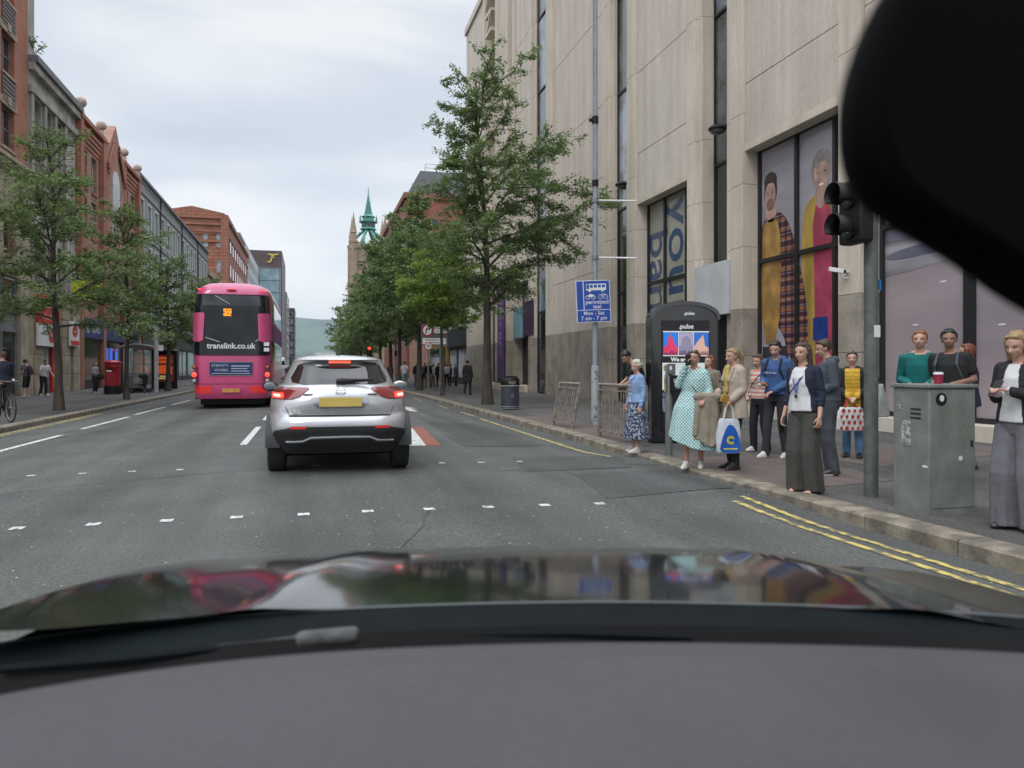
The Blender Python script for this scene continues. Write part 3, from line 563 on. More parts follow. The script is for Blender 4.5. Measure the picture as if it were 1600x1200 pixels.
q.at(); q.box(LX - .3, 51.02, 16.4, LX + .38, 57, 16.7); q.box(LX - .3, 62.2, 16.4, LX + .38, 68, 16.7); q.build('brick_trim', b, bevel=.02)
for y in (51.7, 56.4, 62.9, 67.6): q = MB(o); q.m(mat('pinkish stone', (.52, .42, .37), .85, .15, 3)); q.lathe([(.24, 0), (.18, .2), (.16, .45)], 14, (LX + .12, y, 16.7)); q.ell((LX + .12, y, 17.45), (.33, .33, .32), 18, 12); q.build('stone_ball', b, ang=60)
sf = MB(o); sf.m(M_dark); sf.box(LX, 51.8, .05, LX + .1, 67.2, 4.4); sf.m(M_glass); sf.box(LX + .1, 52, .6, LX + .12, 67, 3.1); sf.m(mat('blue fascia', (.015, .04, .16), .4, .1, 2)); sf.box(LX + .1, 51.8, 3.2, LX + .3, 67.2, 4.4)
sf.m(mat('blue lit display', (.03, .10, .55), .4, .2, 4, emit=1.2)); 
for y in (57.4, 58.6, 60.2): sf.box(LX + .12, y, 1.2, LX + .14, y + .75, 2.7)
sf.m(M_white); sf.text('COPE', .75, FX(54.3, 3.8, LX + .31)); sf.text('Credit Union', .5, FX(60.5, 3.8, LX + .31)); sf.ell((LX + .3, 52.6, 3.8), (.02, .3, .3), 14, 8); sf.build('shopfront', b, ang=0)
# slate grey terrace with white windows
wn = [(y, y + 1.25, z, z + 2.6) for i in range(14) for y in (69.2 + i * 3.1,) for z in (5.5, 9.1, 12.8)]
b, o = left_block('grey_terrace', 68.02, 113, 17.0, M_slate, wn, 'long slate grey building with three rows of white framed windows', fm=M_frw, sillm=M_frw, rec=.1, nx=1, nz=2, gm=M_glass2)
q = MB(o); q.m(M_cop); q.box(LX, 68.02, 17.0, LX + .28, 113.2, 17.25); q.m(M_slate)
for z in (4.6, 8.6, 12.3, 15.9): q.box(LX, 68.1, z, LX + .1, 113, z + .2)
q.build('cornice', b, bevel=.02)
for y in (77.6, 90, 102.4): q = MB(o); q.m(M_dark); q.tube([(LX + .12, y, .1), (LX + .12, y, 16.9)], .07, 8); q.build('downpipe', b)
q = MB(o); q.m(M_dark); q.box(LX, 68.4, .1, LX + .12, 113, 4.5); q.m(M_glass2)
for i in range(7): q.box(LX + .12, 69.4 + i * 6.2, .5, LX + .14, 73.8 + i * 6.2, 3.1)
q.m(mat('black fascia', (.03, .03, .035), .4)); q.box(LX + .1, 68.4, 3.3, LX + .35, 113, 4.4); q.build('shopfront', b, ang=0)
for y in (71.7, 93): # white surrounds
    pass
for w in wn: q = MB(o); q.m(M_frw); q.box(LX, w[0] - .16, w[2], LX + .05, w[0] - .01, w[3] + .16); q.box(LX, w[1] + .01, w[2], LX + .05, w[1] + .16, w[3] + .16); q.box(LX, w[0] - .01, w[3] + .01, LX + .05, w[1] + .01, w[3] + .16); q.build('window_surround', b, ang=0)
# distant buildings: boxes with modelled floors
def far_block(name, x0, y0, x1, y1, h, wm, label, wins=(), nf=6, nw=6, wx=True, fm=M_frw, cat='building', wh=.55, side=None, cornice=True, ww=.5):
    o = ((x0 + x1) / 2, y0, 0); b = thing(name, o, label, cat); g = MB(o); g.m(wm); g.box(x0, y0, 0, x1, y1, h); g.build('wall', b, ang=0)
    if cornice: q = MB(o); q.m(wm); q.box(x0 - .35, y0 - .35, h, x1 + .35, y1 + .3, h + .7); q.box(x0 - .2, y0 - .2, h - 2.6, x1 + .2, y1, h - 2.2); q.box(x0 - .2, y0 - .2, h * .45, x1 + .2, y1, h * .45 + .3); q.build('cornice', b, ang=0)
    fh = (h - 5) / nf
    for i in range(nf):
        z = 4.5 + i * fh
        n1 = nw; w = (x1 - x0) / n1
        if wx:
            for k in range(n1):
                x = x0 + (k + .5 - ww / 2) * w; g = MB(o); g.m(fm); g.box(x - .08, y0 - .06, z - .08, x + w * ww + .08, y0 + .02, z + fh * wh + .08); g.m(M_glass2 if (i + k) % 3 else M_glass); g.box(x, y0 - .09, z, x + w * ww, y0 - .06, z + fh * wh); g.build('window', b, ang=0)
        if side:
            X = x1 if side > 0 else x0; n2 = max(2, int((y1 - y0) / 4.5)); w = (y1 - y0) / n2
            for k in range(min(n2, 9)):
                y = y0 + (k + .3) * w; g = MB(o); g.m(fm); g.box(X - .02, y - .08, z - .08, X + side * .06, y + w * .4 + .08, z + fh * wh + .08); g.m(M_glass2 if (i + k) % 2 else M_glass); g.box(X + side * .06, y, z, X + side * .09, y + w * .4, z + fh * wh); g.build('window', b, ang=0)
    return b, o
b, o = far_block('sandstone_building', -24.5, 138, -13.6, 185, 26.5, M_redst, 'red sandstone block with a stepped gable rising behind the slate grey building', nf=5, nw=5, side=1, fm=M_redst, wh=.5, ww=.34)
q = MB(o); q.m(M_redst); q.prism([(-24.5, 27.2), (-13.6, 27.2), (-13.9, 27.5), (-19, 28.5), (-24.2, 27.5)], 'y', 138, 139.2)
for z in (22.5, 24.2, 25.4): q.box(-24.8, 137.7, z, -13.3, 138, z + .35)
q.box(-14.4, 137.6, 0, -13.2, 139, 27); q.build('gable', b, ang=0)
far_block('terrace_building', -27, 113.1, -13.6, 137, 14.2, M_sand, 'buff building between the slate grey terrace and the red sandstone block', nf=3, nw=3, wx=False, side=1)
b, o = far_block('white_building', -26, 196, -14.5, 240, 31, mat('white stucco', (.55, .55, .54), .7, .1, .3), 'white stuccoed building with a curved roof in front of the dark hotel tower', nf=7, nw=4, side=1, cornice=False)
q = MB(o); q.m(mat('grey metal roof', (.22, .24, .26), .5)); q.box(-27, 195, 33.2, -16, 240, 33.9); q.m(M_sand); q.box(-25, 197, 31, -17, 238, 33.2); q.build('roof', b, ang=0)
M_hot = mat('dark brown cladding', (.085, .06, .062), .5, .08, .4)
o = (-13, 262, 0); b = thing('hotel_tower', o, 'tall dark brown tower with blue green glazing and a gold emblem at its top', 'building')
q = MB(o); q.m(M_hot); q.box(-20, 262, 0, -8.6, 300, 39.6); q.build('wall', b, ang=0)
q = MB(o); q.m(mat('green blue glazing', (.22, .33, .37), .1, .15, .4, coat=.5, col2=(.13, .22, .27))); 
for k in range(5): q.box(-15.5, 261.8, 14.5 + k * 3.9, -9.4, 262, 18.0 + k * 3.9)
q.build('window', b, ang=0)
q = MB(o); q.m(M_grey); 
for k in range(6): q.box(-15.7, 261.7, 14.2 + k * 3.9, -9.2, 261.95, 14.5 + k * 3.9)
q.box(-9.3, 261.7, 10, -8.9, 261.9, 34); q.build('mullion', b, ang=0)
q = MB(o); q.m(mat('gold emblem', (.7, .5, .08), .4, .05, 2)); c = [(-.9, .75), (-.5, 1.0), (.4, .85), (1.3, 1.1), (1.0, .7), (.3, .62), (.05, -.2), (-.15, -1), (-.6, -1.15), (-1, -.8), (-.5, -.85), (-.25, -.5), (-.1, .6), (-.6, .7)]
q.prism([(-11.7 + x * 1.7, 37.2 + z * 1.4) for x, z in c], 'y', 261.6, 261.9); q.box(-12.1, 261.6, 37.2, -10.8, 261.9, 37.5); q.build('emblem', b, ang=0)
far_block('office_block', -22, 301, -8.2, 340, 30, mat('pale concrete', (.34, .33, .31), .8), 'pale concrete block just beyond the dark hotel tower', nf=8, nw=3, wx=False, side=1, cornice=False)
far_block('brown_block', -20, 342, -6.0, 372, 27, M_hot, 'low dark brown block farthest down the left side of the street', nf=7, nw=4, cornice=False, side=1)
# across the end of the street
for i, (x0, x1, y, h, m, lb) in enumerate([(-14, 5, 520, 10, 'pale concrete', 'low pale building closing the far end of the street'), (4, 22, 600, 13, 'white stucco', 'white low building at the far end of the street beside the church trees')]):
    far_block('distant_building', x0, y, x1, y + 20, h, _mc[m], lb, nf=2, nw=5, cornice=False)
# ---------- right side beyond the bank ----------
o = (12, 57, 0); b = thing('shop_building', o, 'dark shopfront building hidden behind the street trees beside the bank', 'building')
q = MB(o); q.m(M_sand); q.box(12, 57, 4.6, 28, 76, 12); q.m(M_slr); q.box(11.7, 56.8, 11.6, 28, 76, 12.2); q.build('wall', b, ang=0)
q = MB(o); q.m(mat('charcoal fascia', (.03, .035, .045), .5)); q.box(11.6, 57, 3.1, 12, 66, 4.6); q.m(M_dark); q.box(11.8, 57, .05, 12.2, 66, 3.1); q.m(M_glass2); q.box(11.75, 58, .6, 11.8, 61.5, 2.8); q.box(11.75, 62.5, .6, 11.8, 65.4, 2.8); q.m(mat('mustard shopfront', (.35, .22, .05), .5)); q.box(11.6, 66, .05, 12, 76, 4.4); q.m(M_glass); q.box(11.5, 67, .5, 11.6, 75, 3.2); q.build('shopfront', b, ang=0)
M_brk3 = brick('plum brick', (.32, .10, .065), (.25, .08, .055), (.2, .12, .1), 2, 'xz')
b, o = far_block('mansard_building', 12.2, 100, 30, 130, 23.4, M_brk3, 'plum brick building with a grey mansard roof and rooftop railing behind the trees', nf=6, nw=7, side=-1, wh=.4, ww=.36)
q = MB(o); q.m(M_slr); rr = lambda x0, y0, x1, y1, z: [(x0, y0, z), (x1, y0, z), (x1, y1, z), (x0, y1, z)]; q.loft([rr(12.4, 100.2, 30, 130, 24.1), rr(14.3, 102, 29, 128, 27.6)]); q.build('roof', b, ang=0)
q = MB(o); q.m(M_grey)
for x in range(15, 30, 2): q.tube([(x, 102.2, 27.5), (x, 102.2, 28.6)], .04, 5)
for z in (28.1, 28.6): q.tube([(15, 102.2, z), (29, 102.2, z)], .035, 5)
q.build('railing', b, ang=0)
far_block('street_block', 12.5, 76.2, 28, 99, 13.5, M_brk2, 'brick block half hidden by the row of street trees before the mansard building', nf=3, nw=3, wx=False, side=-1)
# church tower with crown spire
M_chs = mat('church sandstone', (.38, .29, .21), .85, .12, .5, fine=.15); M_cpr = mat('verdigris copper', (.13, .36, .29), .7, .15, 1, col2=(.07, .22, .19))
cx, cy = 11.6, 158; o = (cx, cy, 0); b = thing('church_tower', o, 'sandstone church tower with pinnacles and a green copper crown spire', 'church')
q = MB(o); q.m(M_chs); q.box(cx - 3.1, cy - 3.1, 0, cx + 3.1, cy + 3.1, 25.2)
for z in (9, 16, 22.5, 25.2): q.box(cx - 3.3, cy - 3.3, z, cx + 3.3, cy + 3.3, z + .35)
for k in range(7):
    q.box(cx - 3.1 + k * .95, cy - 3.2, 25.5, cx - 2.6 + k * .95, cy - 2.9, 26.3); q.box(cx - 3.2, cy - 3.1 + k * .95, 25.5, cx - 2.9, cy - 2.6 + k * .95, 26.3)
q.build('tower', b, ang=0)
for sx in (-1, 1):
    for sy in (-1, 1):
        q = MB(o); q.m(M_chs); X, Y = cx + sx * 3.1, cy + sy * 3.1; q.lathe([(.85, 0), (.85, 26), (.95, 26.1), (.95, 26.5), (.62, 26.6), (.55, 28), (.68, 28.1), (.3, 30.2), (.08, 31.8), (.02, 32.4)], 8, (X, Y, 0))
        for z in (28.6, 29.4, 30.2, 31): q.box(X - .45 + (z - 28) * .08, Y - .06, z, X + .45 - (z - 28) * .08, Y + .06, z + .12)
        q.build('pinnacle', b, ang=30)
q = MB(o); q.m(M_glass)
for x in (-1.4, .5): q.prism([(cx + x, 17.5), (cx + x + 1, 17.5), (cx + x + 1, 20.8), (cx + x + .5, 21.8), (cx + x, 20.8)], 'y', cy - 3.25, cy - 3.1)
q.build('window', b, ang=0)
q = MB(o); q.m(M_cpr); Z_ = Matrix(((1,0,0,0),(0,1,0,0),(0,0,.57,26*.43),(0,0,0,1))); q.at(Z_)
for k in range(8):
    a = k * PI / 4 + PI / 8; ps = [(cx + r * math.cos(a), cy + r * math.sin(a), z) for r, z in ((3.2, 26), (3.1, 27.4), (2.7, 28.8), (1.9, 30.1), (1.25, 31.0), (.95, 31.8))]; q.tube(ps, [.34, .32, .3, .3, .3, .3], 6)
    for i in (1, 2, 3): q.ell((ps[i][0] * 1.0, ps[i][1], ps[i][2] + .3), (.26, .26, .26), 6, 4)
q.lathe([(1.0, 31.5), (1.7, 31.9), (1.55, 32.3), (1.3, 32.5), (1.3, 34.2), (1.9, 34.4), (1.9, 34.7), (1.2, 34.8), (1.1, 36.2), (1.5, 36.4), (1.2, 36.8), (.8, 37.2), (.6, 39), (.45, 40.5), (.28, 42.5), (.12, 44.5), (.05, 47)], 8, (cx, cy, 0))
for k in range(8):
    a = k * PI / 4 + PI / 8; q.lathe([(.14, 34.5), (.12, 35.8), (.02, 37)], 5, (cx + 1.75 * math.cos(a), cy + 1.75 * math.sin(a), 0)); 
    for z in (38, 39.2, 40.4, 41.6, 42.8): r = .72 - (z - 38) * .1; q.ell((cx + r * math.cos(a), cy + r * math.sin(a), z), (.13, .13, .13), 5, 4)
q.build('crown_spire', b, ang=30)
q = MB(o); q.m(M_glass)
for k in range(8): a = k * PI / 4; q.at(Z_ @ TR(cx, cy, 0) @ RZ(a)); q.box(1.15, -.3, 32.8, 1.34, .3, 34)
q.build('lantern_window', b, ang=0)
# ---------- trees ----------
def leafmat(name, c1, c2):
    m = bpy.data.materials.new(name); m.use_nodes = True; n = m.node_tree.nodes; l = m.node_tree.links; b = n['Principled BSDF']
    g = n.new('ShaderNodeNewGeometry'); r = n.new('ShaderNodeValToRGB'); l.new(g.outputs['Random Per Island'], r.inputs[0])
    r.color_ramp.elements[0].color = (*c2, 1); r.color_ramp.elements[1].color = (*c1, 1); b.inputs['Roughness'].default_value = .55
    t = n.new('ShaderNodeBsdfTranslucent'); l.new(r.outputs[0], t.inputs[0]); l.new(r.outputs[0], b.inputs['Base Color']); x = n.new('ShaderNodeMixShader'); x.inputs[0].default_value = .42
    l.new(b.outputs[0], x.inputs[1]); l.new(t.outputs[0], x.inputs[2]); l.new(x.outputs[0], n['Material Output'].inputs[0]); return m
L_dark = leafmat('hornbeam leaves', (.23, .32, .11), (.10, .165, .06)); L_bri = leafmat('bright green leaves', (.30, .42, .075), (.15, .25, .045)); L_mid = leafmat('mid green leaves', (.25, .34, .12), (.11, .175, .065)); L_yel = leafmat('yellowing leaves', (.28, .27, .06), (.12, .16, .05))
M_bark = mat('grey brown bark', (.085, .07, .058), .9, .2, 6, bump=.5, stretch=(1, 1, .25), fine=.2)
def tree(loc, H, Rr, base, seed, nl, ls, lm, label, group, tr=.16, nlimb=26, prof=None, bend=(0, 0), up=.55, rz=0, squash=1.0, bias=(0, 0)):
    rnd = np.random.RandomState(seed); t = thing('street_tree', loc, label, 'tree', group, rz)
    prof = prof or (lambda f: (math.sin(min(1, f * 2.6) * PI / 2)) * (1 - f) ** .55 * 1.15)
    tk = MB(); tk.m(M_bark); n = 14; pts = []; rad = []
    for i in range(n + 1):
        f = i / n; w = .12 * math.sin(f * 7 + seed) * f; pts.append(Vector((bend[0] * f * f + w, bend[1] * f * f + .5 * w, f * H * .97))); rad.append(tr * (1 - f) ** .8 * (1 + .55 * math.exp(-f * 26)) + .012)
    tk.tube(pts, rad, 9)
    def tp(f): i = min(n - 1, int(f * n)); return pts[i].lerp(pts[i + 1], f * n - i)
    segs = []
    for k in range(nlimb):
        f = base / H + (1 - base / H) * (k + rnd.rand() * .6) / nlimb * .96; f2 = (f * H - base) / (H - base)
        a = k * 2.4 + rnd.rand() * .8; ln = Rr * prof(f2) * (.45 + .75 * rnd.rand()); p0 = tp(f * .985)
        d = Vector((math.cos(a), math.sin(a) * squash, 0)); ln *= 1 + bias[0] * d.x + bias[1] * d.y
        if ln < .25: ln = .25
        rise = up * (.45 + 1.1 * f2) * (.3 + 1.3 * rnd.rand()); ps = []; m_ = 6
        for j in range(m_ + 1):
            g_ = j / m_; ps.append(p0 + d * ln * g_ + Vector((0, 0, ln * rise * (g_ ** .8) - .12 * ln * g_ ** 2.5)) + Vector(rnd.randn(3) * .05 * ln * g_))
        tk.tube(ps, [max(.008, tr * .38 * (1 - f2 * .6) * (1 - j / m_ * .9)) for j in range(m_ + 1)], 5, False)
        for j in range(1, m_): segs.append((ps[j], ps[j + 1], 1.0))
        ns = max(6, int(ln * 6))
        for q_ in range(ns):
            g_ = .12 + .85 * (q_ + rnd.rand()) / ns; j = min(m_ - 1, int(g_ * m_)); s0 = ps[j].lerp(ps[j + 1], g_ * m_ - j); aa = a + (1 if q_ % 2 else -1) * (.5 + .6 * rnd.rand())
            l2 = ln * (.18 + .3 * rnd.rand()) * (1.15 - .5 * g_) + .2; dd = Vector((math.cos(aa), math.sin(aa), 1.1 * rnd.rand() - .35 - .15 * (1 - f2))); s1 = s0 + dd * l2 * .5; s2 = s0 + dd * l2 + Vector((0, 0, -.08 * l2))
            tk.tube([s0, s1, s2], [.014, .009, .004], 3, False); segs += [(s0, s1, .9), (s1, s2, 1.0)]
            for w_ in range(2): bb = aa + (.6 if w_ else -.6); s3 = s1 + Vector((math.cos(bb), math.sin(bb), .05 * rnd.randn())) * l2 * .45; segs.append((s1, s3, .8))
    tk.build('trunk', t, ang=60, fix=False)
    L_ = np.array([(a[:], b[:]) for a, b, w in segs]); w = np.linalg.norm(L_[:, 1] - L_[:, 0], axis=1) * (.15 + rnd.gamma(.8, 1, len(L_))); w /= w.sum()
    idx = rnd.choice(len(segs), nl, p=w); u = rnd.rand(nl, 1); c = L_[idx, 0] * (1 - u) + L_[idx, 1] * u; ax = L_[idx, 1] - L_[idx, 0]; ax /= np.linalg.norm(ax, axis=1, keepdims=True) + 1e-9
    c += rnd.randn(nl, 3) * np.array([.06, .06, .06]); s_ = ls * (.6 + .8 * rnd.rand(nl, 1))
    dirv = ax * .6 + rnd.randn(nl, 3) * .55; dirv[:, 2] = dirv[:, 2] * .6 - .18; dirv /= np.linalg.norm(dirv, axis=1, keepdims=True)
    nn = rnd.randn(nl, 3) * .6 + np.array([0, 0, 1.0]); sd_ = np.cross(dirv, nn); sd_ /= np.linalg.norm(sd_, axis=1, keepdims=True) + 1e-9
    V = np.stack([c, c + dirv * s_ * .5 + sd_ * s_ * .3, c + dirv * s_, c + dirv * s_ * .5 - sd_ * s_ * .3], 1).reshape(-1, 3)
    me = bpy.data.meshes.new('crown'); me.vertices.add(nl * 4); me.vertices.foreach_set('co', V.ravel()); me.loops.add(nl * 4); me.loops.foreach_set('vertex_index', np.arange(nl * 4, dtype=np.int32))
    me.polygons.add(nl); me.polygons.foreach_set('loop_start', np.arange(0, nl * 4, 4, dtype=np.int32)); me.update(); me.validate()
    lm = lm if isinstance(lm, (list, tuple)) else [lm]
    for m in lm: me.materials.append(m)
    if len(lm) > 1: me.polygons.foreach_set('material_index', (rnd.rand(nl) < .12).astype(np.int32))
    c_ = bpy.data.objects.new('crown', me); C.objects.link(c_); c_.parent = t; return t
GR, GL = 'street trees along the right pavement', 'street trees along the left pavement'
tree((6.2, 26.9, .02), 12.0, 3.05, 3.6, 5, 64000, .095, L_dark, 'tall hornbeam with a dark leaning trunk beside the litter bin', GR, tr=.15, nlimb=44, bend=(-.35, .2), up=.85, bias=(.22, -.1), prof=lambda f: (1.25 - .35 * f) * (1 - f) ** .38 * (.75 if f < .12 else 1))
tree((6.15, 36.3, .02), 7.6, 2.9, 3.3, 8, 20000, .12, L_bri, 'young tree with a thin trunk and bright yellow green leaves', GR, tr=.075, nlimb=40, up=.55)
fr = tree((6.2, 44.5, .02), 12.2, 3.9, 3.6, 11, 26000, .17, [L_dark, L_mid], 'dark full crowned tree just beyond the bright green young tree', GR, tr=.15, nlimb=52, up=.55, prof=lambda f: (.7 + .3 * math.sin(min(1, f * 5) * PI / 2)) * (1 - f) ** .95 * 1.15)
fs = [(5.9, 52, 11.9, 'second dark tree beyond the bright green young tree'), (6.1, 60, 12.5, 'third dark tree beyond the bright green young tree'), (6.1, 69, 12.7, 'fourth dark tree of the right hand row, beyond the road sign'), (6.0, 80, 11.8, 'fifth dark tree of the right hand row'), (6.0, 94, 11, 'sixth dark tree of the right hand row, below the church tower'), (6.0, 110, 10.5, 'seventh dark tree of the right hand row, left of the church tower'), (6.0, 130, 10, 'farthest tree of the right hand row, against the hill')]
for i, (x, y, h, lb) in enumerate(fs):
    c = copy_tree(fr); c.location = (x, y, .02); c.rotation_euler.z = 1.3 * i + .7; s_ = h / 12.6; c.scale = (s_ * .98, s_ * .98, s_); c['label'] = lb
tree((-7.5, 26.6, .02), 9.0, 2.7, 2.7, 21, 22000, .10, L_mid, 'broad dark green tree nearest the bicycle on the left pavement', GL, tr=.11, nlimb=38, up=.75, bend=(-.5, .2), prof=lambda f: (1.15 - .3 * f) * (1 - f) ** .5)
tree((-7.35, 35.0, .02), 8.3, 1.8, 2.6, 24, 9000, .12, [L_mid, L_bri], 'slim tree beside the red pillar box', GL, tr=.085, nlimb=34, up=.8)
lt = tree((-7.8, 47.5, .02), 7.6, 2.5, 2.6, 31, 10000, .14, [L_mid, L_yel], 'light green tree beyond the bus shelter', GL, tr=.13, nlimb=40, up=.7)
for i, (x, y, h, lb) in enumerate([(-8, 62, 9.6, 'leafy tree just beyond the pink bus, left of it'), (-8, 80, 10.5, 'tree on the left pavement below the sandstone block'), (-7.9, 104, 11.0, 'tree in the gap between pink bus and silver car'), (-7.8, 122, 11.3, 'tree below the dark hotel tower, second from the far end'), (-7.6, 150, 10.5, 'farthest tree on the left pavement, against the hill')]):
    c = copy_tree(lt); c.location = (x, y, .02); c.rotation_euler.z = 1.9 * i + .4; s_ = h / 7.6 * .85; c.scale = (s_, s_, s_); c['label'] = lb
rp = thing('roof_plant', (LX - .3, 44.2, 16.9), 'wispy weed growing on the parapet of the limestone building', 'plant'); g = MB(); g.m(M_bark); random.seed(5)
lf = MB(); lf.m(L_mid)
for k in range(9):
    a = random.uniform(0, 6.28); p = [(0, 0, 0), (.3 * math.cos(a), .5 * math.sin(a), .6), (.6 * math.cos(a) + .1, 1.0 * math.sin(a), random.uniform(.8, 1.3))]; g.tube(p, [.03, .02, .008], 4)
    for j in range(14): c = Vector(p[1]).lerp(Vector(p[2]), random.random()); v = Vector([random.gauss(0, .07) for _ in range(3)]); lf.quad(c, c + v + Vector((0, 0, .06)), c + v * 2, c + v - Vector((0, .04, .03)))
g.build('stem', rp); lf.build('leaves', rp, ang=0)
# ---------- vehicles ----------
def sgn(v): return -1 if v < 0 else 1
class Slices:
    """body defined by plan outlines stacked in z: (z, half width, y rear, y front, exponent)"""
    def __init__(s, rows): s.rows = rows
    def at(s, z):
        r = s.rows
        if z <= r[0][0]: return r[0][1:]
        for a, b in zip(r, r[1:]):
            if z <= b[0]: t = (z - a[0]) / (b[0] - a[0]); return tuple(a[i] + (b[i] - a[i]) * t for i in range(1, 5))
        return r[-1][1:]
    def ring(s, z, n=48, off=0):
        w, yr, yf, e = s.at(z); yc, L_ = (yr + yf) / 2, (yf - yr) / 2; o = []
        for k in range(n):
            a = 2 * PI * k / n; c, d = math.cos(a), math.sin(a)
            ex = 2 / e; o.append(((w + off) * sgn(c) * abs(c) ** .35, yc + (L_ + off) * sgn(d) * abs(d) ** .35, z) if 0 else ((w + off) * sgn(c) * abs(c) ** ex, yc + (L_ + off) * sgn(d) * abs(d) ** ex, z))
        return o
    def rear(s, x, z, off=0):
        w, yr, yf, e = s.at(z); yc, L_ = (yr + yf) / 2, (yf - yr) / 2
        t = min(.999, abs(x) / (w + off)); return yc - (L_ + off) * (1 - t ** e) ** (1 / e)
    def sidex(s, y, z, off=0):
        w, yr, yf, e = s.at(z); yc, L_ = (yr + yf) / 2, (yf - yr) / 2
        t = min(.999, abs(y - yc) / L_); return (w + off) * (1 - t ** e) ** (1 / e)
    def patch(s, g, rows, off=.006, n=10, sub=3):     # rows (z, x left, x right) wrapped on the rear
        rr = []
        for a, b in zip(rows, rows[1:]):
            for k in range(sub): t = k / sub; rr.append(tuple(a[i] + (b[i] - a[i]) * t for i in range(3)))
        rr.append(rows[-1]); vs = []
        for z, xl, xr in rr:
            for k in range(n + 1): x = xl + (xr - xl) * k / n; vs.append((x, s.rear(x, z, off), z))
        g.add(vs, [(i * (n + 1) + k, i * (n + 1) + k + 1, (i + 1) * (n + 1) + k + 1, (i + 1) * (n + 1) + k) for i in range(len(rr) - 1) for k in range(n)])
    def spatch(s, g, side, rows, off=.008, n=10):      # rows (z, y0, y1) wrapped on a side
        vs = []
        for z, ya, yb in rows:
            for k in range(n + 1): y = ya + (yb - ya) * k / n; vs.append((side * s.sidex(y, z, off), y, z))
        g.add(vs, [(i * (n + 1) + k, i * (n + 1) + k + 1, (i + 1) * (n + 1) + k + 1, (i + 1) * (n + 1) + k) for i in range(len(rows) - 1) for k in range(n)])
def emis(name, col, s): return mat(name, col, .3, .05, 3, emit=s)
M_red = emis('lit red lamp', (1, .05, .03), 1.8); M_redd = mat('dark red lens', (.22, .008, .012), .15, .1, 5, coat=.8); M_refl = emis('red reflector', (.6, .03, .03), .25); M_clr = emis('pale lamp core', (1, .55, .45), 3)
M_tglass = mat('tinted rear glass', (.010, .011, .013), .05, .1, 2, spec=.6, coat=.45)
def wheel(par, x, y, r, w, rim=M_grey):
    h = bpy.data.objects.new('wheel', None); C.objects.link(h); h.parent = par; h.location = (x, y, r); h.empty_display_size = .1
    g = MB(); g.m(M_rub); g.at(RY(PI / 2)); g.lathe([(r * .62, -w / 2), (r * .93, -w / 2), (r, -w * .38), (r, w * .38), (r * .93, w / 2), (r * .62, w / 2)], 32)
    for k in (-.18, 0, .18): g.lathe([(r * 1.001, w * (k - .03)), (r * 1.004, w * (k - .02)), (r * 1.004, w * (k + .02)), (r * 1.001, w * (k + .03))], 32)
    g.build('tyre', h, ang=50)
    g = MB(); g.m(rim); g.at(RY(PI / 2)); g.lathe([(r * .25, -w * .3), (r * .6, -w * .42), (r * .63, 0), (r * .6, w * .42), (r * .25, w * .3)], 20); g.build('rim', h)
# silver crossover: origin on the ground under the rear bumper's middle
car = thing('crossover_car', (.38, 9.75, -.012), 'silver crossover car with lit brake lamps stopped ahead in the middle of the road', 'car', rz=-.01)
silver = mat('silver paint', (.56, .57, .60), .26, .03, 3, metal=.45, coat=.8)
SB = Slices([(.27, .80, .28, 3.9, 6.5), (.42, .87, .10, 4.1, 6), (.55, .90, .02, 4.18, 6), (.66, .91, .0, 4.2, 5.5), (.74, .91, .05, 4.2, 5.2), (.76, .91, .10, 4.2, 5.2), (.90, .905, .06, 4.15, 4.4), (1.0, .89, .08, 3.9, 3.5), (1.06, .86, .13, 3.75, 3.4), (1.11, .80, .20, 3.45, 3.2), (1.14, .745, .24, 3.3, 3.2)])
g = MB(); g.m(silver); g.loft([SB.ring(z, 64) for z in (.27, .36, .42, .48, .55, .6, .66, .70, .735, .745, .76, .80, .86, .92, .97, 1.01, 1.05, 1.08, 1.11, 1.14)]); body = g.build('body', car, ang=70)
SG = Slices([(1.10, .79, .22, 3.2, 3.3), (1.14, .75, .25, 3.1, 3.3), (1.2, .73, .31, 3.0, 3.3), (1.3, .68, .42, 2.8, 3.4), (1.38, .635, .50, 2.6, 3.4), (1.42, .62, .50, 2.5, 3.2), (1.45, .60, .44, 2.4, 3.0), (1.475, .55, .48, 2.3, 2.8), (1.50, .44, .62, 2.15, 2.6), (1.515, .25, .85, 1.9, 2.4)])
g = MB(); g.m(silver); g.loft([SG.ring(z, 64) for z in (1.10, 1.14, 1.2, 1.25, 1.3, 1.35, 1.38, 1.40, 1.42, 1.45, 1.465, 1.475, 1.49, 1.50, 1.515)]); g.build('roof', car, ang=75)
g = MB(); g.m(M_tglass); SG.patch(g, [(1.135, -.44, .44), (1.16, -.60, .60), (1.22, -.615, .615), (1.30, -.57, .57), (1.38, -.53, .53), (1.41, -.47, .47), (1.425, -.3, .3)], .008, 20); rw = g.build('rear_window', car, ang=80)
g = MB(); g.m(mat('reflected sky on glass', (.25, .27, .29), .1, .2, 3, coat=1)); g2 = MB(); g2.m(M_blk); g2.at(TR(.05, .235, 1.175) @ RY(PI / 2 - .05)); g2.lathe([(.035, -.1), (.04, -.02), (.03, .05), (.014, .36)], 10); g2.build('wiper', rw)
for s_ in (-1, 1):
    g = MB(); g.m(M_tglass); SG.spatch(g, s_, [(1.15, .95, 2.9), (1.22, .98, 2.75), (1.3, 1.06, 2.5), (1.38, 1.2, 2.25)], .006); g.build('side_window', car, ang=70)
g = MB(); g.m(emis('dim red lamp', (1, .12, .05), 1.1)); g.box(-.14, .462, 1.404, .14, .49, 1.424); g.build('brake_lamp', car, bevel=.004)
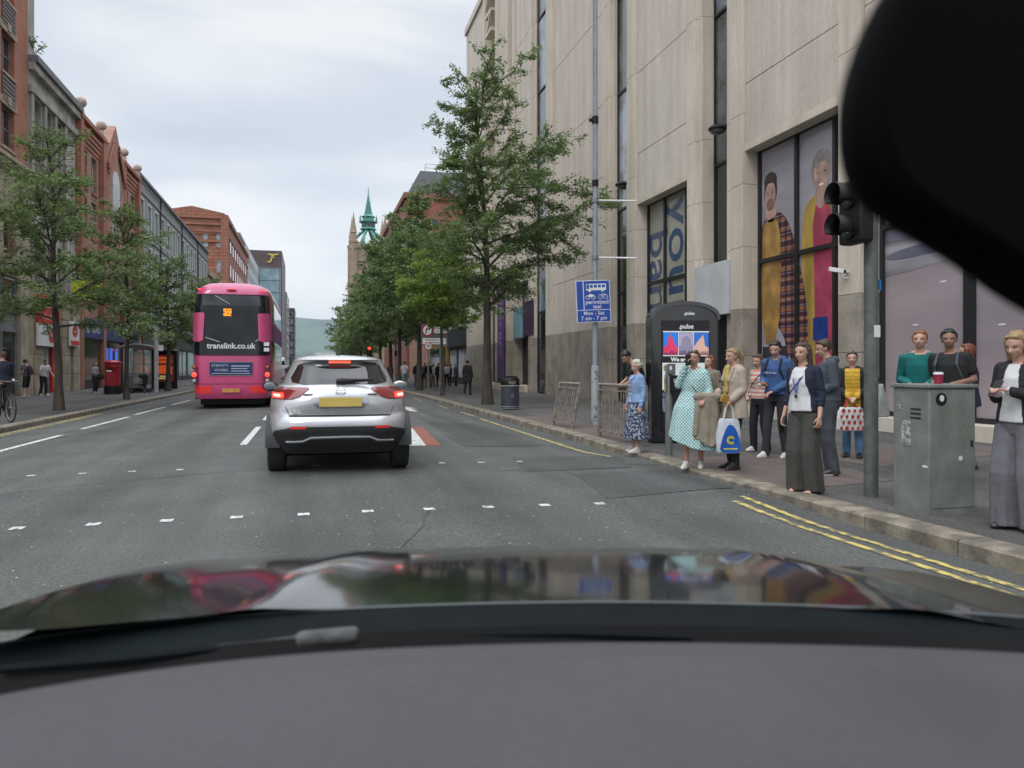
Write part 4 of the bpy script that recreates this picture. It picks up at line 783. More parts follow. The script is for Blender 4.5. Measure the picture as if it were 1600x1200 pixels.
for s_ in (-1, 1):      # tail lamps: dark red boomerang with a lit core at the outer end
    f = lambda a, b: (a, b) if s_ > 0 else (-b, -a)
    g = MB(); g.m(M_redd); SB.patch(g, [(.955, *f(.60, .868)), (.99, *f(.50, .872)), (1.04, *f(.44, .86)), (1.085, *f(.38, .80)), (1.10, *f(.40, .72))], .012, 12); tl = g.build('tail_lamp', car, ang=60)
    g = MB(); g.m(M_red); SB.patch(g, [(.965, *f(.70, .85)), (1.0, *f(.69, .862)), (1.03, *f(.70, .855))], .02, 8); g.m(M_clr); SB.patch(g, [(.985, *f(.74, .82)), (1.01, *f(.74, .83))], .028, 5); g.build('lamp_core', tl, ang=60)
g = MB(); g.m(mat('bumper lower black', (.03, .031, .033), .6, .1, 9)); SB.patch(g, [(.262, -.66, .66), (.32, -.72, .72), (.42, -.80, .80), (.50, -.83, .83), (.565, -.80, .80), (.60, -.64, .64), (.615, -.58, .58)], .01, 24); g.build('rear_bumper', car, ang=60)
g = MB(); g.m(silver); SB.patch(g, [(.415, -.66, -.44), (.435, -.67, -.43)], .03, 6); SB.patch(g, [(.415, .44, .66), (.435, .43, .67)], .03, 6)
vs = []; xs = [-.66, -.46, -.36, -.2, 0, .2, .36, .46, .66]; zz = [.425, .43, .475, .478, .48, .478, .475, .43, .425]
for x, z in zip(xs, zz): vs += [(x, SB.rear(x, z, .02), z - .016), (x, SB.rear(x, z, .045), z), (x, SB.rear(x, z, .02), z + .016)]
g.add(vs, [(i * 3 + k, i * 3 + 3 + k, i * 3 + 4 + k, i * 3 + 1 + k) for i in range(8) for k in (0, 1)]); g.build('bumper_trim', car, ang=40)
for s_ in (-1, 1): g = MB(); g.m(M_refl); SB.patch(g, [(.59, *((.42, .60) if s_ > 0 else (-.60, -.42))), (.622, *((.42, .61) if s_ > 0 else (-.61, -.42)))], .016, 6); g.build('reflector', car, ang=60)
g = MB(); g.m(mat('plate recess silver', (.42, .43, .45), .3, .03, 3, metal=.7, coat=.7)); SB.patch(g, [(.84, -.27, .27), (.87, -.31, .31), (.95, -.37, .37), (1.02, -.34, .34), (1.035, -.20, .20)], .004, 14); g.m(M_dark); SB.patch(g, [(1.005, -.46, -.33), (1.02, -.45, -.34)], .01, 6); SB.patch(g, [(1.005, .33, .46), (1.02, .34, .45)], .01, 6); g.build('tailgate_recess', car, ang=60)
g = MB(); g.m(mat('yellow number plate', (.62, .47, .12), .5, .05, 4)); g.box(-.26, .035, .86, .26, .05, .975); g.build('number_plate', car, bevel=.003)
g = MB(); g.m(M_chrome); g.at(TR(0, .085, 1.06) @ RX(PI / 2 - .3)); 
g.tube([(.055 * math.cos(a * PI / 8), .04 * math.sin(a * PI / 8), 0) for a in range(17)], .006, 6, False); g.box(-.07, -.006, -.004, .07, .006, .006); g.build('emblem', car)
g = MB(); g.m(M_white); g.text('JUKE', .07, TR(-.55, SB.rear(-.55, .8) - .012, .80) @ RX(PI / 2), .003, off=.002); g.build('badge', car, ang=0)
g = MB(); g.m(mat('panel gap', (.02, .02, .02), .8)); SB.patch(g, [(.742, -.62, .62), (.758, -.62, .62)], .006, 18)
for s_ in (-1, 1): g.tube([(s_ * x, SB.rear(x, z, .002), z) for x, z in ((.62, .75), (.66, .85), (.69, .95))], .004, 4)
g.build('shut_line', car, ang=0)
for s_ in (-1, 1):
    g = MB(); g.m(mat('bumper lower black', (.03, .031, .033), .6)); 
    for yc in (.72, 3.3):
        pts = [(yc + .42 * math.cos(a * PI / 12), .34 + .42 * math.sin(a * PI / 12)) for a in range(13)]; inn = [(yc + .34 * math.cos(a * PI / 12), .34 + .35 * math.sin(a * PI / 12)) for a in range(12, -1, -1)]
        x0 = .74; g.prism([(y, z) for y, z in pts + inn], 'x', s_ * x0, s_ * (x0 + .175))
    g.box(s_ * .8, .9, .28, s_ * .90, 3.0, .42); g.build('wheel_arch', car, ang=30)
for x in (-.785, .785):
    for y in (.72, 3.3): wheel(car, x, y, .34, .225)
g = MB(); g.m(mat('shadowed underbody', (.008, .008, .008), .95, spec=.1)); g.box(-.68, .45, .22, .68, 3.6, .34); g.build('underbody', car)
for s_ in (-1, 1):
    g = MB(); g.m(M_blk if s_ < 0 else silver); g.at(TR(s_ * .97, 2.35, 1.07)); g.ell((0, 0, 0), (.115, .08, .075), 14, 10); g.m(M_blk); g.box(-s_ * .2, -.03, -.06, 0, .03, -.02); g.m(M_glass2); g.at(TR(s_ * .97, 2.275, 1.07)); g.ell((0, 0, 0), (.09, .012, .055), 14, 8); g.build('wing_mirror', car)
g = MB(); g.m(M_blk); g.prism([(1.0, 1.515), (1.18, 1.515), (1.06, 1.60)], 'x', -.02, .02); g.build('antenna', car)
# pink double deck bus
bus = thing('double_deck_bus', (-2.47, 26.7, -.02), 'pink double deck bus seen from behind in the left lane', 'bus', rz=.0)
pink = mat('pink bus paint', (.58, .075, .21), .32, .05, 1, coat=.6); M_bg = mat('bus glass', (.016, .018, .022), .08, .3, 1.2, coat=.25, spec=.35)
BS = Slices([(.34, 1.20, .10, 10.9, 9), (.5, 1.26, .03, 11, 9), (1.0, 1.275, .0, 11, 9), (1.9, 1.275, .0, 11, 9), (3.4, 1.26, .08, 10.9, 9), (3.8, 1.24, .14, 10.85, 8), (3.95, 1.21, .2, 10.8, 7), (4.08, 1.14, .32, 10.7, 6), (4.17, 1.0, .5, 10.5, 5), (4.22, .75, .8, 10.2, 4), (4.235, .4, 1.2, 9.8, 4)])
g = MB(); g.m(pink); g.loft([BS.ring(z, 72) for z in (.34, .42, .5, .75, 1.0, 1.5, 1.9, 2.6, 3.4, 3.6, 3.8, 3.88, 3.95, 4.02, 4.08, 4.13, 4.17, 4.2, 4.22, 4.235)]); g.build('body', bus, ang=60)
g = MB(); g.m(M_bg); BS.patch(g, [(1.78, -1.2, 1.2), (2.2, -1.2, 1.2), (3.2, -1.19, 1.19), (3.78, -1.16, 1.16)], .012, 30); rwn = g.build('rear_window', bus, ang=60)
g = MB(); g.m(mat('bus upper pane', (.06, .066, .075), .08, .3, 1.5, coat=.3)); BS.patch(g, [(3.40, -.92, .92), (3.74, -.88, .88)], .02, 12, 2); g.build('upper_pane', rwn, ang=60)
for x0, z0, x1, z1 in ((-.5, 3.72, -.05, 3.45), (-.8, 2.35, -.35, 2.2), (.75, 2.22, 1.0, 2.42)): g = MB(); g.m(mat('white bus trim', (.5, .5, .48), .5)); g.tube([(x0, BS.rear(x0, z0, .03), z0), (x1, BS.rear(x1, z1, .03), z1)], .014, 5); g.build('stair_rail', rwn)
for s_ in (-1, 1):
    g = MB(); g.m(pink); f = (lambda a, b: (a, b)) if s_ > 0 else (lambda a, b: (-b, -a)); BS.patch(g, [(2.22, *f(.94, 1.16)), (2.26, *f(.86, 1.22)), (3.10, *f(.82, 1.235)), (3.16, *f(.86, 1.22))], .05, 8); 
    BS.patch(g, [(2.22, *f(.94, 1.16)), (2.20, *f(.96, 1.14))], .03, 8); g.build('side_pod', bus, ang=60)
g = MB(); g.m(emis('amber display', (1, .32, .02), 1.6)); yy = BS.rear(0, 3.2) - .03
random.seed(9)
for i in range(6):
    for j in range(7):
        if random.random() < .72 or j in (0, 6): g.box(-.24 + i * .042, yy, 3.06 + j * .035, -.21 + i * .042, yy + .01, 3.085 + j * .035)
g.build('route_display', bus, ang=0)
g = MB(); g.m(M_white); g.text('translink.co.uk', .255, TR(0, -.02, 2.07) @ RX(PI / 2), .002, sx=1.0, off=.006); g.box(1.02, -.03, 2.08, 1.19, -.02, 2.2); g.box(1.02, -.03, 1.9, 1.19, -.02, 2.02); g.build('lettering', bus, ang=0)
g = MB(); g.m(mat('navy advert', (.02, .035, .13), .4, .1, 2)); g.box(-.66, -.03, 1.13, .66, -.005, 1.53); g.m(M_grey); g.box(-.69, -.02, 1.10, .69, -.0, 1.13); g.box(-.69, -.02, 1.53, .69, 0, 1.56); ad = g.build('advert_panel', bus, ang=0)
g = MB(); g.m(mat('pale blue print', (.55, .62, .75), .5)); g.text('ETERNITY', .115, TR(-.34, -.032, 1.43) @ RX(PI / 2), .001); g.text('WHERE?', .115, TR(-.3, -.032, 1.28) @ RX(PI / 2), .001)
g.box(-.0, -.034, 1.40, .58, -.031, 1.43); g.box(0, -.034, 1.32, .5, -.031, 1.345); g.box(0, -.034, 1.24, .55, -.031, 1.265); g.box(-.6, -.034, 1.165, .6, -.031, 1.18); g.build('lettering', ad, ang=0)
for s_ in (-1, 1):
    for z, m_, r in ((1.38, mat('amber lens', (.5, .13, .02), .2), .055), (1.13, M_red, .08), (.93, mat('clear lens', (.5, .5, .5), .15), .065)):
        g = MB(); g.m(M_dark); g.at(TR(s_ * 1.13, .045, z) @ RX(PI / 2)); g.lathe([(r + .02, 0), (r + .02, .045), (r, .05)], 18); g.m(m_); g.lathe([(r, .045), (r, .06), (r * .6, .085)], 18); g.build('tail_lamp', bus)
    g = MB(); g.m(M_refl); f = (lambda a, b: (a, b)) if s_ > 0 else (lambda a, b: (-b, -a)); BS.patch(g, [(.52, *f(.62, 1.12)), (.76, *f(.60, 1.14))], .012, 6); g.build('reflector', bus, ang=40)
    g = MB(); g.m(M_red); g.at(TR(s_ * 1.0, .19, 3.93)); g.ell((0, 0, 0), (.06, .03, .025), 10, 6); g.build('marker_lamp', bus)
g = MB(); g.m(M_refl); g.at(TR(0, .14, 3.93)); g.ell((0, 0, 0), (.17, .04, .035), 12, 6); g.build('brake_lamp', bus)
g = MB(); g.m(mat('orange number plate', (.62, .30, .08), .5)); g.box(-.27, -.02, .55, .27, .0, .68); g.build('number_plate', bus)
g = MB(); g.m(mat('dark pink seam', (.25, .02, .09), .5)); BS.patch(g, [(.82, -1.24, 1.24), (.84, -1.24, 1.24)], .006, 24); BS.patch(g, [(1.745, -1.24, 1.24), (1.775, -1.24, 1.24)], .006, 24); g.build('shut_line', bus, ang=0)
for s_ in (-1, 1):
    g = MB(); g.m(M_bg); BS.spatch(g, s_, [(1.55, .7, 10.6), (2.25, .7, 10.6)], .01, 14); BS.spatch(g, s_, [(2.95, .5, 10.6), (3.62, .5, 10.6)], .01, 14); g.build('side_window', bus, ang=40)
    g = MB(); g.m(mat('bus advert blue', (.07, .09, .30), .4, .3, 2, col2=(.35, .05, .22))); BS.spatch(g, s_, [(2.3, 1.2, 9.5), (2.9, 1.2, 9.5)], .014, 10); g.m(M_white); BS.spatch(g, s_, [(3.70, .5, 10.4), (3.82, .5, 10.4)], .012, 10); g.build('side_advert', bus, ang=40)
for x in (-1.05, 1.05):
    for y in (2.6, 8.4): wheel(bus, x, y, .5, .29)
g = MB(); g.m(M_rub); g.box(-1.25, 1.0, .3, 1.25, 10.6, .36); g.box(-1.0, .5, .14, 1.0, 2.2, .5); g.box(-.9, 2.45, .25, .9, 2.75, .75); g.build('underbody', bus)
# small dark hatchback queueing beyond the bus, lamps lit
for i, (x, y, col, lb) in enumerate([(-1.75, 47, (.02, .02, .025), 'small black car with one red lamp showing between the bus and the silver car'), (-2.4, 62, (.45, .45, .45), 'pale van queueing beyond the pink bus'), (-2.2, 84, (.08, .02, .02), 'dark red car far down the left lane')]):
    t = thing('distant_car', (x, y, -.01), lb, 'van' if i == 1 else 'car'); hh = 1.5 if i != 1 else 2.2
    sl2 = Slices([(.3, .8, .1, 4.1, 4.5), (.5, .87, 0, 4.2, 4.5), (.85, .88, .02, 4.15, 4), (hh * .63, .83, .1, 3.6 if i != 1 else 4.0, 3.8), (hh * .85, .70, .3, 2.9, 3.4), (hh - .03, .62, .45, 2.6, 3), (hh, .4, .7, 2.3, 3)])
    m_ = mat('car paint %d' % i, col, .25, .05, 3, coat=.8); g = MB(); g.m(m_); g.loft([sl2.ring(z, 40) for z in (.3, .4, .5, .7, .85, hh * .63, hh * .75, hh * .85, hh - .03, hh)]); g.build('body', t, ang=60)
    g = MB(); g.m(M_tglass); sl2.patch(g, [(hh * .66, -.62, .62), (hh * .86, -.52, .52)], .012); g.build('rear_window', t)
    for s_ in (-1, 1): g = MB(); g.m(M_red); f = (lambda a, b: (a, b)) if s_ > 0 else (lambda a, b: (-b, -a)); sl2.patch(g, [(.80, *f(.6, .8)), (.92, *f(.6, .8))], .015, 4); g.build('tail_lamp', t)
    g = MB(); g.m(M_yel); g.box(-.26, -.03, .5, .26, -.0, .61); g.build('number_plate', t)
    for xx in (-.76, .76):
        for yy in (.7, 3.3): wheel(t, xx, yy, .31, .2)
# ---------- the car the photograph is taken from: bonnet, scuttle, dashboard, mirror ----------
own = thing('own_car', (0, 0, 0), 'dark car in the foreground, its glossy bonnet, wiper and grey dashboard seen from inside', 'car', rz=-YAW)
def q2(u, v, d): return ((u - 800) / F_PX * d, d, CAMH - (v - HOR) / F_PX * d)
bon = MB(); bon.m(mat('dark glossy bonnet paint', (.008, .011, .013), .12, .08, 5, coat=.42, spec=.4, bump=.006, bscale=3))
xc, hw = .10, .84; nx, ny = 60, 26; vs = []
def yrear(x): return 1.115 - .22 * (x - xc) ** 2
for j in range(ny + 1):
    for i in range(nx + 1):
        t = -1 + 2 * i / nx; x = xc + hw * math.copysign(abs(t) ** .9, t); s_ = (j / ny) ** 1.2 * 1.25; y = yrear(x) + s_
        e = max(0, (abs(x - xc) - .70) / .10); z = .990 - .062 * s_ - .088 * s_ ** 2 - (.55 * max(0, s_ - .95) ** 1.6) + (.006 * min(e, 1) if x < xc else -.055 * max(0, (x - .55) / .3) ** 2) - .004 * (x - xc) ** 2
        k = abs(abs(x - xc) - .46); z += .006 * math.exp(-(k / .05) ** 2); vs.append((x, y, z))
bon.add(vs, [(j * (nx + 1) + i, j * (nx + 1) + i + 1, (j + 1) * (nx + 1) + i + 1, (j + 1) * (nx + 1) + i) for j in range(ny) for i in range(nx)])
bon.build('bonnet', own, ang=80)
f_ = MB(); f_.m(mat('dark glossy bonnet paint', (0, 0, 0)))
for s_ in (-1, 1):     # wings and nose below the bonnet
    rings = []
    for j in range(9):
        y = .6 + j * .22; zt = .95 - .06 * max(0, y - 1.1) - .1 * max(0, y - 1.1) ** 2; rings.append([(xc + s_ * .80, y, zt), (xc + s_ * .87, y, zt - .08), (xc + s_ * .89, y, zt - .3), (xc + s_ * .86, y, .3), (xc + s_ * .6, y, .3), (xc + s_ * .6, y, zt - .1)])
    f_.loft(rings)
f_.box(xc - .8, 2.3, .25, xc + .8, 2.42, .70); f_.build('wing', own, ang=50)
def curve_strip(name, m_, rows, d_of=None, ang=60, mats=None, n=40):
    """rows of (list of (u, v) control points, depth list) seen points at real depths, joined into one curved sheet"""
    g = MB(); g.m(m_); vs = []
    for pts in rows:
        P3 = [Vector(q2(*p)) for p in pts]; k = len(P3) - 1
        for i in range(n + 1):
            t = i / n * k; j = min(k - 1, int(t)); f = t - j; a, b, c, d = P3[max(0, j - 1)], P3[j], P3[j + 1], P3[min(k, j + 2)]
            vs.append(.5 * ((2 * b) + (c - a) * f + (2 * a - 5 * b + 4 * c - d) * f * f + (3 * b - a - 3 * c + d) * f ** 3))
    g.add(vs, [(r * (n + 1) + i, r * (n + 1) + i + 1, (r + 1) * (n + 1) + i + 1, (r + 1) * (n + 1) + i) for r in range(len(rows) - 1) for i in range(n)])
    return g.build(name, own, ang=ang)
us = (-400, 0, 400, 800, 1200, 1600, 2000)
def row(vv, dd): return [(u, v, d) for u, v, d in zip(us, vv, dd)]
curve_strip('scuttle', mat('scuttle plastic', (.008, .012, .014), .75, .1, 14, fine=.1, spec=.08), [
    row((1100, 1007, 962, 944, 946, 966, 1010), (.98, 1.045, 1.08, 1.10, 1.10, 1.07, 1.0)),
    row((1105, 1012, 967, 949, 951, 971, 1015), (.96, 1.03, 1.07, 1.09, 1.09, 1.06, .99)),
    row((1140, 1046, 997, 972, 974, 996, 1040), (.93, .99, 1.02, 1.05, 1.05, 1.02, .96)),
    row((1160, 1062, 1012, 986, 988, 1010, 1060), (.92, .96, .99, 1.0, 1.0, .98, .93))])
curve_strip('scuttle_edge', mat('scuttle edge', (.035, .05, .055), .35, .05, 6, coat=.3), [
    row((1096, 1003, 958, 940, 942, 962, 1006), (.98, 1.045, 1.08, 1.10, 1.10, 1.07, 1.0)), row((1100, 1007, 961, 943, 945, 965, 1009), (.978, 1.043, 1.078, 1.098, 1.098, 1.068, .998))])
curve_strip('windscreen_gap', M_blk, [
    row((1150, 1052, 1002, 978, 980, 1002, 1050), (.92, .96, .99, 1.0, 1.0, .98, .93)), row((1300, 1180, 1120, 1100, 1100, 1110, 1200), (.90, .94, .97, .98, .98, .96, .91))])
M_dash = mat('grained grey dashboard', (.078, .078, .086), .8, .03, 5, bump=.2, bscale=260, fine=.05, spec=.3); M_dash2 = mat('smooth dashboard lip', (.058, .058, .064), .7, .04, 3)
curve_strip('dashboard_lip', M_dash2, [
    row((1200, 1096, 1036, 1015, 1015, 1030, 1070), (.70, .745, .80, .83, .83, .80, .74)), row((1185, 1086, 1028, 1006, 1006, 1021, 1060), (.70, .745, .80, .83, .83, .80, .74)),
    row((1188, 1088, 1030, 1008, 1008, 1023, 1062), (.69, .735, .79, .82, .82, .79, .73)), row((1215, 1112, 1046, 1022, 1022, 1036, 1080), (.66, .70, .755, .785, .785, .76, .70)), row((1222, 1120, 1054, 1030, 1028, 1042, 1088), (.655, .695, .75, .78, .78, .755, .695))])
curve_strip('dashboard', M_dash, [
    row((1222, 1120, 1054, 1030, 1028, 1042, 1088), (.653, .693, .748, .778, .778, .753, .693)), row((1226, 1124, 1058, 1033, 1032, 1047, 1092), (.645, .685, .74, .77, .77, .745, .685)),
    row((1270, 1170, 1110, 1090, 1088, 1100, 1150), (.60, .63, .66, .68, .68, .67, .62)), row((1400, 1280, 1220, 1200, 1200, 1210, 1260), (.52, .53, .55, .56, .56, .56, .54)), row((1700, 1500, 1420, 1400, 1400, 1420, 1500), (.40, .42, .44, .45, .45, .45, .43))])
g = MB(); g.m(mat('worn wiper arm', (.10, .105, .105), .75, .25, 40, fine=.2)); a, b = Vector(q2(462, 1001, 1.0)), Vector(q2(560, 992, 1.0)); g.tube([a, a.lerp(b, .1), b.lerp(a, .05), b], [.007, .0115, .0115, .008], 10)
g.m(M_dark); g.tube([Vector(q2(340, 1012, 1.0)), Vector(q2(400, 1008, 1.0)), a], [.005, .006, .007], 6); g.m(mat('scuttle plastic', (0, 0, 0))); g.tube([Vector(q2(0, 1046, .955)), Vector(q2(200, 1030, .97)), Vector(q2(345, 1013, .99))], [.006, .006, .005], 6)
g.tube([Vector(q2(700, 992, 1.0)), Vector(q2(900, 990, 1.0)), Vector(q2(1080, 996, .99))], [.003, .005, .003], 6); g.build('wiper', own)
g = MB(); g.m(M_blk); c = q2(738, 1038, .775); g.ell(c, (.006, .008, .003), 10, 6); g.build('sensor', own)
# rear view mirror on its stalk, close to the lens
def cham(pts, n=3):
    for _ in range(n): pts = [((1 - t) * a[0] + t * b[0], (1 - t) * a[1] + t * b[1]) for a, b in zip(pts, pts[1:] + pts[:1]) for t in (.25, .75)]
    return pts
pl = [(u_ + 26, v_ - 22) for u_, v_ in [(1400, -60), (1335, 60), (1303, 190), (1330, 310), (1420, 375), (1520, 430), (1640, 520), (1800, 590), (1980, 560), (2060, 380), (2040, 120), (1900, -80), (1700, -140), (1520, -160)]]
D_ = .34; pp = cham([((u - 800) / F_PX * D_, CAMH - (v - HOR) / F_PX * D_) for u, v in pl]); cxm = sum(p[0] for p in pp) / len(pp); czm = sum(p[1] for p in pp) / len(pp)
g = MB(); g.m(mat('mirror housing black', (.004, .004, .005), .9, .05, 8, spec=.05)); sc = lambda k, y: [(cxm + (p[0] - cxm) * k, y, czm + (p[1] - czm) * k) for p in pp]
g.loft([sc(.93, D_ - .008), sc(.985, D_ - .003), sc(1, D_ + .006), sc(.985, D_ + .022), sc(.90, D_ + .04), sc(.7, D_ + .052), sc(.3, D_ + .058)]); g.build('mirror_housing', own, ang=70)
g = MB(); g.m(mat('mirror housing black', (0, 0, 0))); g.loft([sc(.90, D_ - .0085), sc(.90, D_ - .010)]); g.build('mirror_glass', own)
g = MB(); g.m(M_blk); g.tube([(cxm, D_ + .05, czm), (cxm, D_ + .09, czm + .03), (cxm, D_ + .13, czm + .10)], [.012, .014, .02], 10); g.build('mirror_stalk', own)

# roof, pillars, doors and wheels of the same car, behind and beside the lens
g = MB(); g.m(mat('headlining grey', (.25, .25, .25), .9)); g.box(xc - .60, -1.7, 1.50, xc + .60, -.12, 1.52); g.build('headlining', own)
g = MB(); g.m(mat('dark glossy bonnet paint', (0, 0, 0))); g.loft([[(xc + x * k, y, z) for x, y in ((-.64, -1.75), (.64, -1.75), (.60, -.10), (-.60, -.10))] for k, z in ((1, 1.525), (1, 1.55), (.85, 1.58))]); g.build('roof', own, bevel=.01)
for s_ in (-1, 1):
    g = MB(); g.m(M_blk); g.tube([(xc + s_ * .82, .72, .98), (xc + s_ * .62, -.08, 1.52)], .035, 8); g.tube([(xc + s_ * .80, -.6, .95), (xc + s_ * .62, -.6, 1.52)], .03, 8); g.tube([(xc + s_ * .78, -2.2, .95), (xc + s_ * .60, -1.7, 1.52)], .04, 8); g.build('pillar', own)
    g = MB(); g.m(mat('dark glossy bonnet paint', (0, 0, 0))); g.box(xc + s_ * .84, -2.5, .3, xc + s_ * .89, .65, .95); g.build('door', own, bevel=.02)
g = MB(); g.m(mat('dark glossy bonnet paint', (0, 0, 0))); g.box(xc - .84, -2.55, .3, xc + .84, -2.45, 1.0); g.box(xc - .84, -2.45, .25, xc + .84, 2.3, .32); g.build('tailgate', own, bevel=.02)
for x in (-.78, .78):
    for y in (1.75, -1.6): wheel(own, xc + x, y, .32, .2)
# ---------- street furniture ----------
TX = lambda x, y, z, r=0: Matrix.Translation((x, y, z)) @ RX(PI / 2) @ RZ(r)      # text facing -Y
M_blue = mat('sign blue', (.012, .07, .38), .35, .05, 3); M_sback = mat('sign back grey', (.2, .21, .22), .5, .05, 3, metal=.3)
# lamp column with banner arms
t = thing('lamp_post', gp(930, 663.6), 'tall grey lamp column with two white banner arms and a blue sign fixed to it', 'lamp post')
g = MB(); g.m(mat('flaking grey paint', (.33, .36, .38), .6, .3, 7, col2=(.13, .14, .15), lo=.38, hi=.46)); g.tube([(0, 0, -.05), (0, 0, 1.28), (0, 0, 1.34), (0, 0, 1.36)], [.095, .095, .09, .06], 18); g.m(mat('grey blue column paint', (.27, .31, .36), .5, .08, 3)); g.tube([(0, 0, 1.35), (0, 0, 10.2), (-.5, .1, 11), (-1.6, .3, 11.2)], [.062, .055, .045, .035], 16); g.build('pole', t)
g = MB(); g.m(M_blk); g.lathe([(.075, 6.95), (.075, 7.12)], 14); g.box(-.14, -.05, 7.0, -.06, .05, 7.06); g.lathe([(.075, 5.5), (.075, 5.65)], 14); g.build('band', t)
for z in (5.18, 3.86):
    g = MB(); g.m(M_grey); g.lathe([(.08, z - .05), (.08, z + .05)], 14); g.m(M_white); g.tube([(.05, -.02, z), (.92, -.24, z - .01)], .022, 8); g.build('banner_arm', t)
g = MB(); g.m(M_blk); g.ell((-2.0, .35, 11.2), (.5, .16, .08), 14, 8); g.build('lamp_head', t)
# bus lane sign
p = gp(930, 663.6); sg = thing('bus_lane_sign', (p[0] - .09, p[1] - .12, 2.86), 'blue bus lane sign on the grey lamp column, above the metal guardrail', 'sign', rz=-.12)
g = MB(); g.at(RY(-.045)); g.m(M_white); g.box(-.40, 0, -.48, .40, .012, .48); g.m(M_blue)
for x0, z0, x1, z1 in ((-.385, -.19, -.235, .465), (-.215, -.19, .385, .465), (-.385, -.465, .385, -.205)): g.box(x0, -.004, z0, x1, 0, z1)
g.m(M_sback); g.box(-.3, .012, -.4, .3, .035, .4); g.build('board', sg, bevel=.002)
g = MB(); g.at(RY(-.045)); g.m(M_white); y = -.006
g.box(-.16, y, .25, .31, -.004, .40); g.m(M_blue)
for k in range(4): g.box(-.07 + k * .095, y - .001, .31, .0 + k * .095, y, .375)
g.box(-.15, y - .001, .28, -.09, y, .39)
def disc(g, x, z, r, r2=0, y=y, n=14):
    g.prism(ellp(x, z, r, r, n), 'y', y - .0015, y)
g.m(M_white); disc(g, -.08, .25, .035, y=y - .002); disc(g, .22, .25, .035, y=y - .002)
for cx_ in (-.13, .0): 
    g.tube([(cx_ + .045 * math.cos(a * PI / 6), y - .003, .09 + .045 * math.sin(a * PI / 6)) for a in range(13)], .008, 4, False)
g.prism([(-.14, .1), (-.08, .17), (.0, .15), (.02, .1)], 'y', y - .003, y)
for cx_ in (.17, .29): g.tube([(cx_ + .05 * math.cos(a * PI / 6), y - .003, .10 + .05 * math.sin(a * PI / 6)) for a in range(13)], .006, 4, False)
g.tube([(.17, y - .003, .10), (.21, y - .003, .165), (.27, y - .003, .165), (.29, y - .003, .10)], .006, 4); g.tube([(.21, y - .003, .165), (.23, y - .003, .1), (.27, y - .003, .165)], .006, 4)
for s_, sz, z in (('permitted', .135, -.02), ('taxi', .135, -.125)): g.text(s_, sz, TX(.085, y, z), .001, off=.001)
for s_, sz, z in (('Mon - Sat', .125, -.275), ('7 am - 7 pm', .125, -.39)): g.text(s_, sz, TX(0, y, z), .001, off=.001)
g.build('lettering', sg, ang=0)
# guardrails
def rail(name, loc, rz, ln, h, lean, label, nb):
    t = thing(name, loc, label, 'railing', None, rz); M_r = mat('weathered galvanised rail', (.30, .27, .235), .6, .25, 9, metal=.25, col2=(.16, .13, .11), lo=.35, hi=.6)
    K = RY(lean)
    for x in (0, ln): g = MB(); g.m(M_r); g.at(TR(x, 0, 0) @ K); g.box(-.03, -.03, -.05, .03, .03, h); g.build('post', t, bevel=.004)
    S_ = Matrix.Shear('XY', 4, (math.tan(lean), 0)) if lean else Matrix()
    g = MB(); g.m(M_r); g.at(S_); g.tube([(-.03, 0, h), (ln + .03, 0, h)], .03, 10); g.box(0, -.02, .10, ln, .02, .14); g.box(0, -.02, h - .12, ln, .02, h - .09); g.build('top_rail', t)
    for k in range(nb): g = MB(); g.m(M_r); g.at(S_); x = ln * (k + 1) / (nb + 1); g.tube([(x, 0, .12), (x, 0, h - .1)], .011, 6); g.build('bar', t)
    return t
a, b = gp(864, 664), gp(903, 671); rail('guardrail', a, math.atan2(b[1] - a[1], b[0] - a[0]), 1.10, .98, .05, 'short weathered metal guardrail leaning over, alone beside the kerb', 9).rotation_euler.x = -.17
rail('guardrail', (5.36, 13.75, .02), -PI / 2 + .03, 1.95, 1.0, 0, 'upright weathered guardrail on which the man in black leans', 15)
# information kiosk
kp = gp(1066, 691); t = thing('kiosk', kp, 'black round topped information kiosk with a lit screen behind the woman in the dotted dress', 'kiosk', rz=-.17)
def arch(w, h, rise, n=16): return [(-w, 0), (w, 0)] + [(w * math.cos(a * PI / n), h - rise + rise * math.sin(a * PI / n) ** .8) for a in range(n + 1)]
M_kio = mat('kiosk black', (.014, .015, .018), .18, .1, 3, coat=.7)
g = MB(); g.m(M_kio); g.prism(arch(.60, 2.46, .30), 'y', -.18, .24); g.build('body', t, bevel=.03, ang=30)
g = MB(); g.m(mat('kiosk grey rim', (.09, .095, .10), .4, .05, 3)); ar = arch(.615, 2.475, .30)[2:]; inn = arch(.57, 2.41, .28)[2:][::-1]; g.prism(ar + inn, 'y', -.21, -.17); g.build('rim', t, ang=30)
g = MB(); g.m(M_dark); g.box(-.42, -.215, .2, .42, -.18, 2.14); scn = g.build('screen', t, bevel=.004); y = -.217
g = MB(); g.m(emis('screen white', (.75, .78, .8), .2)); g.box(-.41, y - .001, 1.93, .41, y + .001, 1.95); g.box(-.41, y - .001, 1.515, .41, y + .001, 1.535)
for x in (-.135, .135): g.box(x - .006, y - .001, 1.535, x + .006, y + .001, 1.93)
g.box(-.42, y - .001, .93, .42, y + .001, 1.40); g.text('.pulse', .115, TX(0, y - .001, 2.03), .001, off=.002); g.text('.pulse', .085, TX(.06, -.20, 2.26), .004, off=.001); g.text('We are here', .095, TX(-.02, y - .001, 1.455), .001, off=.004); g.build('screen_text', scn, ang=0)
g = MB(); y2 = y - .002
